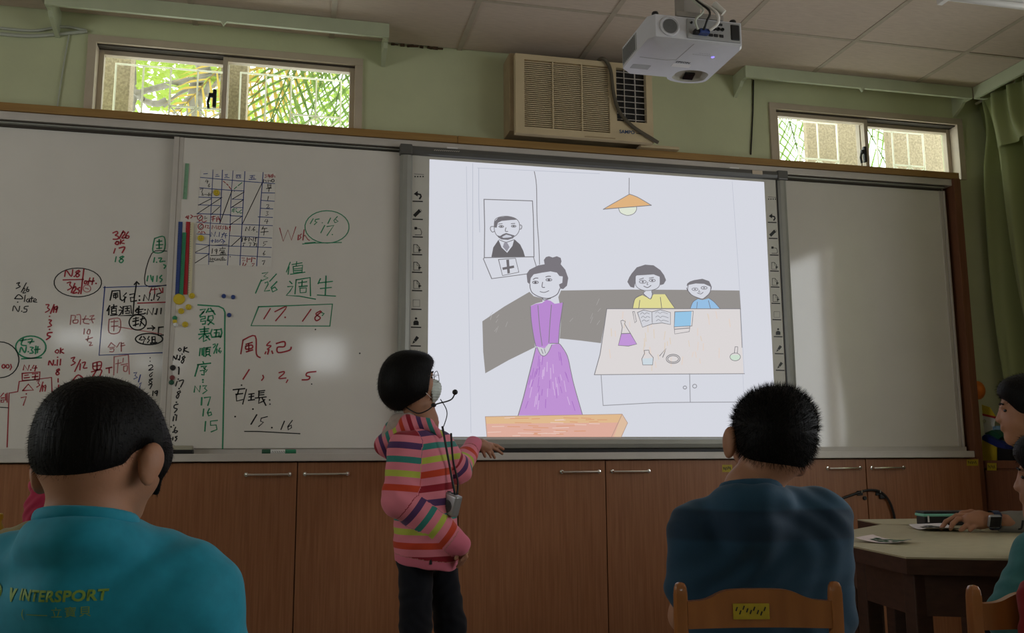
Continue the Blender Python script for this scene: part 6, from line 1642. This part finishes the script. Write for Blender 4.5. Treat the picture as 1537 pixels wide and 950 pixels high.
gl.tube([hg.P(-0.05, 0.475, 0.01), hg.P(0, 0.485, 0.02), hg.P(0.05, 0.475, 0.01)], 0.0012, 6)
gl.build('eyeglasses', mat('wire_frame', (0.10, 0.07, 0.06), 0.35, 0.5, metal=0.6), girl)
# striped hoodie
def stripes_mat():
    m = cloth('striped_hoodie', (0.55, 0.17, 0.21)); nt = m.node_tree
    a = nt.nodes.new('ShaderNodeAttribute'); a.attribute_name = 'stripe'
    fr = nt.nodes.new('ShaderNodeMath'); fr.operation = 'FRACT'; nt.links.new(a.outputs['Fac'], fr.inputs[0])
    r = nt.nodes.new('ShaderNodeValToRGB'); r.color_ramp.interpolation = 'CONSTANT'
    pink = (0.72, 0.21, 0.27)
    cols = [(0.085, 0.035, 0.12), (0.035, 0.21, 0.18), (0.46, 0.50, 0.07), (0.55, 0.055, 0.02), (0.28, 0.012, 0.025)]
    els = r.color_ramp.elements
    els[0].position = 0.0; els[0].color = (*cols[0], 1)
    els[1].position = 0.092; els[1].color = (*pink, 1)
    for i in range(1, 5):
        e = els.new(0.2 * i); e.color = (*cols[i], 1)
        e = els.new(0.2 * i + 0.092); e.color = (*pink, 1)
    nt.links.new(fr.outputs[0], r.inputs[0])
    # solid pink cuffs and hem (stripe value below zero)
    lt = nt.nodes.new('ShaderNodeMath'); lt.operation = 'LESS_THAN'; lt.inputs[1].default_value = 0.0; nt.links.new(a.outputs['Fac'], lt.inputs[0])
    mx = nt.nodes.new('ShaderNodeMix'); mx.data_type = 'RGBA'; mx.inputs[7].default_value = (0.68, 0.17, 0.25, 1)
    nt.links.new(lt.outputs[0], mx.inputs[0]); nt.links.new(r.outputs[0], mx.inputs[6])
    nt.links.new(mx.outputs[2], nt.nodes['Principled BSDF'].inputs['Base Color'])
    return m
M_hood = stripes_mat()
CUF, CUF2 = at(690, 817, d - 0.13), at(711, 667, d + 0.43)
tor = []
for dd in (-0.075, 0.0, 0.075):
    tor.append(cap(at(640, 808, d + dd), at(636, 705, d + dd * 0.9), 0.112, 0.094, k=0.05))
tor += [cap(at(630, 668, d - 0.08), at(645, 668, d + 0.09), 0.062, k=0.05), cap(at(640, 838, d - 0.05), at(642, 838, d + 0.06), 0.112, k=0.03)]
arms = [cap(SH, EL, 0.062, 0.060, k=0.028), cap(EL, CUF, 0.058, 0.040, k=0.035), cap(SH2, EL2, 0.056, 0.050, k=0.03), cap(EL2, CUF2, 0.048, 0.036, k=0.03)]
hood_cut = [half(at(640, 846, d), DN + RTh * -0.16, at(500, 980, d) - V((.3, .6, .5)), at(800, 700, d) + V((.3, .6, .0)), k=0.006),
            cap(ng + ZU * 0.0, ng + ZU * 0.12, 0.048, 0.052, k=0.006, op='cut')]
def limb_t(P, a, b):
    a, b = np.array(a), np.array(b); ab = b - a; t = np.clip(((P - a) @ ab) / (ab @ ab), 0, 1); return np.linalg.norm(P - a - t[:, None] * ab, axis=1), t
ppx = 0.245   # one five-colour cycle in metres
L1 = (EL - SH).length; L2 = (CUF - EL).length
def stripe(P):
    z668 = at(640, 652, d).z
    up = np.array(ZU); rt = np.array(RTh)
    x = (P - np.array(at(640, 700, d))) @ rt
    torso = (z668 - P[:, 2] + 0.17 * x * np.clip((P[:, 2] - at(640, 790, d).z) / 0.22, 0, 1) + 0.012) / ppx
    out = torso + 1.0
    hemz = at(640, 833, d).z - 0.16 * x
    out = np.where(P[:, 2] < hemz, -1.0, out)
    # near sleeve
    d1, t1 = limb_t(P, SH, EL); d2, t2 = limb_t(P, EL, CUF)
    dist = np.linalg.norm(P - np.array(SH), axis=1)
    t1u = np.minimum(((P - np.array(SH)) @ np.array(EL - SH)) / (L1 * L1), 1.0)
    s1 = (t1u * L1 + 0.245 + 0.016) / ppx; s2 = (t2 * L2 + L1 + 0.245 + 0.016) / ppx
    near = np.minimum(d1 - 0.062, d2 - (0.058 + (0.040 - 0.058) * t2))
    side = (P - np.array(at(640, 740, d))) @ np.array(FWh)
    arm = (near < 0.010) & (side < -0.075)
    sA = np.where(d1 - 0.062 < d2 - 0.055, s1, s2); sA = np.where((d2 < d1) & (t2 > 0.86), -1.0, sA)
    out = np.where(arm, sA, out)
    e1, q1 = limb_t(P, SH2, EL2); e2, q2 = limb_t(P, EL2, CUF2)
    LL1 = (EL2 - SH2).length; LL2 = (CUF2 - EL2).length
    far = np.minimum(e1 - 0.056, e2 - 0.045)
    sB = np.where(e1 < e2, (q1 * LL1 + 0.36) / ppx, (q2 * LL2 + LL1 + 0.36) / ppx); sB = np.where((e2 < e1) & (q2 > 0.72), -1.0, sB)
    out = np.where((far < 0.012) & (side > 0.13), sB, out)
    return out
fold2 = wrinkle(0.0028, 48, 0.3)
sdf_obj('hoodie', tor + arms + hood_cut, 0.0036, M_hood, girl, attr={'stripe': stripe}, bumpf=fold2)
# hood bunched behind the neck, with pale lining
hd = [cap(at(576, 666, d), at(590, 656, d - 0.04), 0.026, 0.028, k=0.02), cap(at(590, 656, d - 0.05), at(612, 642, d - 0.09), 0.028, 0.026, k=0.02), cap(at(612, 633, d - 0.08), at(642, 637, d - 0.085), 0.028, 0.020, k=0.03), cap(at(642, 637, d - 0.085), at(660, 652, d - 0.04), 0.018, 0.014, k=0.02),
      cap(at(578, 666, d), at(592, 646, d + 0.06), 0.030, 0.034, k=0.03), cap(at(592, 646, d + 0.06), at(622, 630, d + 0.09), 0.034, 0.030, k=0.03), cap(at(622, 630, d + 0.09), at(652, 634, d + 0.07), 0.028, 0.018, k=0.03), cap(at(577, 672, d), at(590, 686, d), 0.026, 0.022, k=0.03)]
def hood_stripe(P):
    x = (P - np.array(at(570, 660, d))) @ np.array(RTh) + 0.35 * (P[:, 2] - at(570, 660, d).z)
    return np.clip(x / 0.17 + 1.0, 0.01, None)
sdf_obj('hood', hd, 0.0034, M_hood, girl, attr={'stripe': hood_stripe})
M_lining = cloth('hood_lining', (0.42, 0.34, 0.30))
sdf_obj('hood_lining', [cap(at(583, 652, d - 0.03), at(598, 636, d - 0.04), 0.024, 0.032, k=0.02), cap(at(598, 636, d - 0.04), at(614, 630, d - 0.06), 0.032, 0.026, k=0.02), cap(at(600, 634, d - 0.02), at(610, 628, d + 0.07), 0.03, 0.024, k=0.02)], 0.0036, M_lining, girl)
# trousers and shoes
tp_ = []
for hip_, kn, an in legs:
    tp_ += [cap(hip_, kn, 0.062, 0.058, k=0.02), cap(kn, an, 0.058, 0.045, k=0.02)]
tp_.append(cap(legs[0][0] + ZU * 0.02, legs[1][0] + ZU * 0.02, 0.068, k=0.03))
sdf_obj('trousers', tp_, 0.006, M_trouser, girl, bumpf=wrinkle(0.003, 70, 0.2))
for hip_, kn, an in legs:
    sdf_obj('shoe', [cap((an.x, an.y, 0.040), V((an.x, an.y, 0.032)) + RTh * 0.11, 0.038, 0.032), half((an.x, an.y, 0.002), (0, 0, -1), (an.x - .3, an.y - .3, -.1), (an.x + .3, an.y + .3, .02), k=0.002)], 0.006, M_shoe, girl)
# headset microphone, belt amplifier
hs = thing('headset_microphone', at(651, 608, d - 0.05), 'black headset microphone on a thin boom in front of the masked child', 'microphone')
MB().ball(at(683, 588.5, d - 0.02), (0.0105, 0.0105, 0.0105), 2).build('foam_ball', M_black, hs, smooth=True)
MB().tube(smooth_path([at(651, 608, d - 0.055), at(660, 605, d - 0.045), at(672, 602, d - 0.03), at(679, 598, d - 0.02), at(683, 590, d - 0.02)], 5), 0.0026, 7).build('boom', M_black, hs, smooth=True)
MB().ball(at(651, 608, d - 0.055), (0.010, 0.008, 0.008), 2).build('boom_joint', M_black, hs, smooth=True)
MB().tube(smooth_path([at(651, 608, d - 0.055), at(641, 616, d - 0.07), at(625, 620, d - 0.07), at(604, 606, d - 0.03), at(596, 590, d + 0.02)], 5), 0.0024, 6).build('neck_band', M_black, hs, smooth=True)
MB().tube(smooth_path([at(661, 599, d - 0.02), at(669, 612, d - 0.02), at(671, 622, d - 0.02), at(668, 634, d - 0.03), at(664, 644, d - 0.05)], 5), 0.0018, 6).build('wire', M_black, hs, smooth=True)
amp = thing('belt_amplifier', at(680, 775, d - 0.10), 'small silver voice amplifier at the waist of the striped hoodie', 'amplifier')
aR = Matrix((RTh * 0.80 - FWh * 0.6, RTh * 0.6 + FWh * 0.80, ZU)).transposed() @ Matrix.Rotation(0.30, 3, 'Y')
ac_ = at(676, 756, d - 0.125)
MB().box(ac_, (0.072, 0.036, 0.075), 0.008, rot=aR, seg=3).build('case', mat('silver_plastic', (0.34, 0.34, 0.34), 0.35, 0.5, metal=0.5), amp, smooth='auto')
mb = MB()
for i in range(5): mb.lathe([(0.005 + 0.0045 * i, 0), (0.005 + 0.0045 * i, 0.0015), (0.003 + 0.0045 * i, 0.0015), (0.003 + 0.0045 * i, 0)], ac_ + aR @ V((0.0, -0.0182, -0.008)), aR @ V((0, -1, 0)), 20)
mb.build('speaker_grille', M_bezel, amp)
for i in range(3): MB().box(ac_ + aR @ V((-0.018 + 0.016 * i, 0, 0.038)), (0.008, 0.012, 0.004), 0.001, rot=aR).build('button', M_black, amp)
MB().tube(smooth_path([at(664, 640, d - 0.085), at(668, 662, d - 0.105), at(675, 700, d - 0.115), at(679, 722, d - 0.125), at(683, 742, d - 0.13)], 5), 0.0045, 6).build('strap', M_black, amp, smooth=True)
MB().tube(smooth_path([at(677, 650, d - 0.05), at(680, 690, d - 0.06), at(687, 722, d - 0.08), at(686, 742, d - 0.11)], 5), 0.0040, 6).build('strap', M_black, amp, smooth=True)
MB().tube([at(647, 790, d - 0.185), at(647, 815, d - 0.165), at(646, 847, d - 0.170)], 0.0062, 6).build('strap_end', M_black, amp)
MB().tube(smooth_path([at(647, 845, d - 0.17), at(655, 830, d - 0.165), at(662, 815, d - 0.17)], 4), 0.0015, 5).build('wire', M_black, amp)

# ---------- child in profile at the far table
d = 2.92
hb = Head(at(1548, 616, d), -RTh * 0.90 + FWh * 0.42, ZU, 0.220)
boy3 = thing('person', (at(1600, 800, d).x, at(1600, 800, d).y, 0), 'child in profile with dark short hair, grey sleeve and smartwatch at the table', 'person')
pr = hb.skin()
nb = at(1568, 690, d)
pr += [cap(hb.P(0, -0.12, -0.25), nb, 0.046, 0.05, k=0.03), cap(nb, at(1635, 850, d), 0.055, 0.09, k=0.05)]
sh_, el_, wr_ = at(1610, 728, d - 0.13), at(1612, 788, d - 0.10), at(1492, 781, d - 0.005)
pr += [cap(nb, sh_, 0.045, 0.038, k=0.04), cap(sh_, el_, 0.036, 0.030), cap(el_, wr_, 0.030, 0.021), cap(nb, at(1570, 722, d + 0.14), 0.045, 0.038, k=0.04), cap(at(1570, 722, d + 0.14), at(1560, 800, d + 0.2), 0.036, 0.03)]
pr += [cap(wr_, at(1470, 780, d), 0.021, 0.026, k=0.015), cap(at(1470, 780, d), at(1456, 780, d), 0.027, 0.021, k=0.015)]
for ch, r in ((((1456, 774, d + .02), (1436, 774, d + .03), (1420, 783, d + .03), (1413, 793, d + .03)), 0.0085), (((1454, 778, d + .005), (1438, 779, d + .01), (1430, 786, d + .01), (1427, 793.5, d + .01)), 0.0085), (((1456, 785, d - .01), (1450, 789, d - .01), (1445, 793, d - .01), (1442, 795.5, d - .012)), 0.0080), (((1466, 788, d - .015), (1461, 791, d - .018), (1457, 794, d - .018), (1456, 796, d - .02)), 0.0074), (((1474, 772, d + .02), (1458, 768, d + .035), (1444, 770, d + .04), (1438, 775, d + .042)), 0.0085)):
    P3 = [at(*q) for q in ch]
    for i in range(3): pr.append(cap(P3[i], P3[i + 1], r * (1 - 0.06 * i), r * (0.94 - 0.06 * i), k=0.004))
sdf_obj('body', pr, 0.0036, M_skin, boy3)
eyes(hb, boy3)
hc = hb.P(0, -0.07, 0.14)
hp = [hb.E((0, -0.09, 0.14), (0.40, 0.47, 0.41)), hb.E((0, 0.20, 0.30), (0.30, 0.20, 0.17), 0.03), hb.E((0, -0.25, -0.1), (0.36, 0.26, 0.30), 0.03), hb.E((0, 0.52, -0.22), (0.5, 0.36, 0.42), 0.02, 'cut'),
      hb.E((0.42, 0.02, -0.10), (0.12, 0.17, 0.22), 0.01, 'cut'), hb.E((-0.42, 0.02, -0.10), (0.12, 0.17, 0.22), 0.01, 'cut')]
sdf_obj('hair', hp, 0.0034, M_hair, boy3, extra=strands(3500, 0.012, 0.0004, hb.u * -0.7 + hb.f * 0.4, jitter=0.25))
sl_ = [cap(sh_, el_, 0.052, 0.048, k=0.03), cap(el_, at(1507, 783, d - 0.005), 0.046, 0.033, k=0.03), cap(nb - ZU * 0.03, sh_, 0.05, 0.05, k=0.04), cap(nb - ZU * 0.03, at(1570, 722, d + 0.14), 0.05, 0.05, k=0.04), cap(at(1570, 722, d + 0.14), at(1560, 790, d + 0.2), 0.05, 0.045, k=0.03), cap(at(1635, 745, d - 0.05), at(1650, 920, d - 0.05), 0.09, 0.10, k=0.05), cap(at(1635, 745, d + 0.06), at(1650, 920, d + 0.06), 0.09, 0.10, k=0.05)]
s3, p3_, q3_ = sdf_obj('sweatshirt', sl_, 0.0048, M_grey, boy3, bumpf=wrinkle(0.002, 90, 0.5))
print_on('sleeve_print', 'JO', 0.030, 1531, 786, d - 0.03, bvh(p3_, q3_), INK['black'], boy3, shear=0.2, bold=0.0012)
hipb = at(1655, 900, d); seated_legs(boy3, V((hipb.x, hipb.y - 0.07, 0.43)), V((hipb.x, hipb.y + 0.07, 0.43)), -RTh, M_trouser)
wt = thing('smartwatch', at(1493, 795, d - 0.03), 'square silver-edged smartwatch with dark screen on the grey-sleeved wrist', 'watch')
wc = at(1493, 782.5, d - 0.035); wR = Matrix((RTh, FWh * 0.92 + ZU * 0.38, ZU * 0.92 - FWh * 0.38)).transposed()
MB().box(wc, (0.040, 0.010, 0.042), 0.0085, rot=wR, seg=3).build('case', mat('watch_silver', (0.55, 0.57, 0.62), 0.3, 0.5, metal=0.6), wt, smooth='auto')
MB().box(wc + wR @ V((0, -0.0047, 0)), (0.033, 0.003, 0.035), 0.0013, rot=wR).build('screen', mat('watch_screen', (0.006, 0.006, 0.008), 0.12, 0.5), wt)
wx = at(1493, 781, d - 0.003)
mb = MB()
def WS(u, v):
    a = 2 * math.pi * u
    return wx + RTh * (v - 0.5) * 0.024 + (FWh * math.cos(a) + ZU * math.sin(a)) * 0.0305
mb.grid(WS, 32, 2).build('strap', cloth('watch_strap', (0.03, 0.045, 0.10)), wt, smooth=True)

# ---------- nearer child at the frame edge
d = 2.06
hq = Head(at(1588, 716, d), -RTh * 0.82 + FWh * 0.57, ZU, 0.192)
boy4 = thing('person', (at(1600, 900, d).x, at(1600, 900, d).y, 0), 'child in a teal shirt cut off by the picture edge beside the red jacket', 'person')
pr = hq.skin()
nb = at(1595, 790, d)
s4, e4 = at(1566, 838, d - 0.08), at(1516, 925, d - 0.11)
pr += [cap(hq.P(0, -0.12, -0.25), nb, 0.046, 0.05, k=0.03), cap(nb, at(1620, 960, d), 0.055, 0.09, k=0.05), cap(nb, s4, 0.045, 0.038, k=0.04), cap(s4, e4, 0.036, 0.030), cap(e4, at(1450, 905, d + 0.02) + RTh * 0.14, 0.03, 0.022)]
sdf_obj('body', pr, 0.0045, M_skin, boy4)
eyes(hq, boy4)
hp = [hq.E((0, -0.09, 0.14), (0.42, 0.50, 0.43)), hq.E((0, 0.22, 0.30), (0.32, 0.20, 0.18), 0.03), hq.E((0, -0.25, -0.12), (0.38, 0.28, 0.32), 0.03), hq.E((0, 0.56, -0.25), (0.5, 0.36, 0.46), 0.02, 'cut')]
sdf_obj('hair', hp, 0.0040, M_hair, boy4, extra=strands(3000, 0.012, 0.0004, hq.u * -0.7 + hq.f * 0.4, jitter=0.25))
sdf_obj('shirt', [cap(s4, e4, 0.052, 0.050, k=0.03), cap(nb - ZU * 0.03, s4, 0.052, 0.054, k=0.04), cap(nb - ZU * 0.03, at(1575, 838, d + 0.13), 0.052, 0.054, k=0.04), cap(at(1650, 870, d - 0.05), at(1660, 1050, d - 0.05), 0.09, 0.10, k=0.05), cap(at(1650, 870, d + 0.06), at(1660, 1050, d + 0.06), 0.09, 0.10, k=0.05)], 0.0048, cloth('teal_tee', (0.055, 0.20, 0.215)), boy4, bumpf=wrinkle(0.003, 75, 1.1))
hipb = at(1665, 1000, d); seated_legs(boy4, V((hipb.x - 0.04, hipb.y - 0.05, 0.43)), V((hipb.x + 0.04, hipb.y + 0.05, 0.43)), (FWh * 0.85 - RTh * 0.53), M_trouser)

# ---------- red jacket over the second chair, bag and bundle beside the teal boy
M_redc = cloth('red_jacket', (0.20, 0.012, 0.016))
rj = thing('red_jacket', at(1570, 1000, 1.64), 'dark red jacket hung over the back of the empty wooden chair', 'jacket')
sdf_obj('cloth', [cap(at(1549, 893, 1.63), at(1640, 893, 1.63), 0.019, k=0.02), cap(at(1549, 893, 1.612), at(1552, 1010, 1.60), 0.019, 0.026, k=0.03), cap(at(1590, 893, 1.612), at(1590, 1010, 1.60), 0.022, 0.03, k=0.04), cap(at(1630, 893, 1.612), at(1630, 1010, 1.60), 0.022, 0.03, k=0.04), cap(at(1553, 893, 1.668), at(1556, 980, 1.68), 0.016, 0.018, k=0.02), cap(at(1620, 893, 1.668), at(1620, 980, 1.68), 0.016, 0.018, k=0.06)], 0.0040, M_redc, rj, bumpf=wrinkle(0.002, 110, 0.4))
dd = 2.2
q0, q1 = at(-260, 838, dd - 0.35), at(215, 838, dd - 0.1)
hid = [(at(-240, 838, 2.0).x, at(-240, 838, 2.0).y), (at(60, 838, 1.95).x, at(60, 838, 1.95).y), (at(215, 838, 2.15).x, at(215, 838, 2.15).y), (at(190, 838, 2.55).x, at(190, 838, 2.55).y), (at(-200, 838, 2.6).x, at(-200, 838, 2.6).y)]
table(hid, 'olive-topped table almost hidden by the boy in teal')
pb = thing('pink_bag', (at(62, 780, dd).x, at(62, 780, dd).y, ZT), 'dark pink cloth bag with a knotted top beside the teal boy\'s neck', 'bag')
bb = at(66, 790, dd); bx, by = bb.x, bb.y
sdf_obj('pouch', [cap((bx, by, ZT + 0.046), at(66, 765, dd), 0.045, 0.040, k=0.03), cap(at(66, 765, dd), at(58, 738, dd), 0.036, 0.016, k=0.03), half((bx, by, ZT + 0.001), (0, 0, -1), (bx - .2, by - .2, ZT - .1), (bx + .2, by + .2, ZT + .03), k=0.004)], 0.004, cloth('pink_cloth', (0.33, 0.018, 0.055)), pb, bumpf=wrinkle(0.003, 120, 0.4))
sdf_obj('knot', [ell(at(52.5, 727, dd), (0.011, 0.011, 0.013)), cap(at(53, 730, dd), at(56, 740, dd), 0.010, 0.012)], 0.003, cloth('pink_knot', (0.42, 0.05, 0.09)), pb)
kb = thing('khaki_bundle', (at(25, 800, dd - 0.1).x, at(25, 800, dd - 0.1).y, ZT), 'khaki cloth bundle lying behind the teal boy\'s shoulder', 'cloth')
kx = at(28, 835, dd - 0.1)
sdf_obj('cloth', [cap(at(0, 818, dd - 0.12), at(52, 802, dd - 0.10), 0.030, 0.034, k=0.03), cap(at(-40, 822, dd - 0.12), at(20, 815, dd - 0.06), 0.03, 0.036, k=0.03), half((kx.x, kx.y, ZT + 0.001), (0, 0, -1), (kx.x - .3, kx.y - .3, ZT - .1), (kx.x + .3, kx.y + .3, ZT + .03), k=0.004)], 0.004, cloth('khaki_cloth', (0.22, 0.19, 0.10)), kb, bumpf=wrinkle(0.003, 100, 1.4))
yb = at(-6, 800, dd); 
yo = thing('yellow_bottle', (yb.x, yb.y, ZT), 'yellow bottle at the picture edge beside the khaki bundle', 'bottle')
tz = at(-6, 772, dd).z
MB().lathe([(0.016, 0.0005), (0.018, 0.004), (0.018, tz - ZT - 0.035), (0.011, tz - ZT - 0.02), (0.011, tz - ZT - 0.012)], (yb.x, yb.y, ZT), (0, 0, 1), 20).build('bottle_body', M_col['yellow'], yo, smooth='auto')
MB().lathe([(0.013, tz - ZT - 0.0118), (0.013, tz - ZT), (0.010, tz - ZT + 0.002)], (yb.x, yb.y, ZT), (0, 0, 1), 20).build('bottle_cap', M_col['yellow'], yo, smooth='auto')
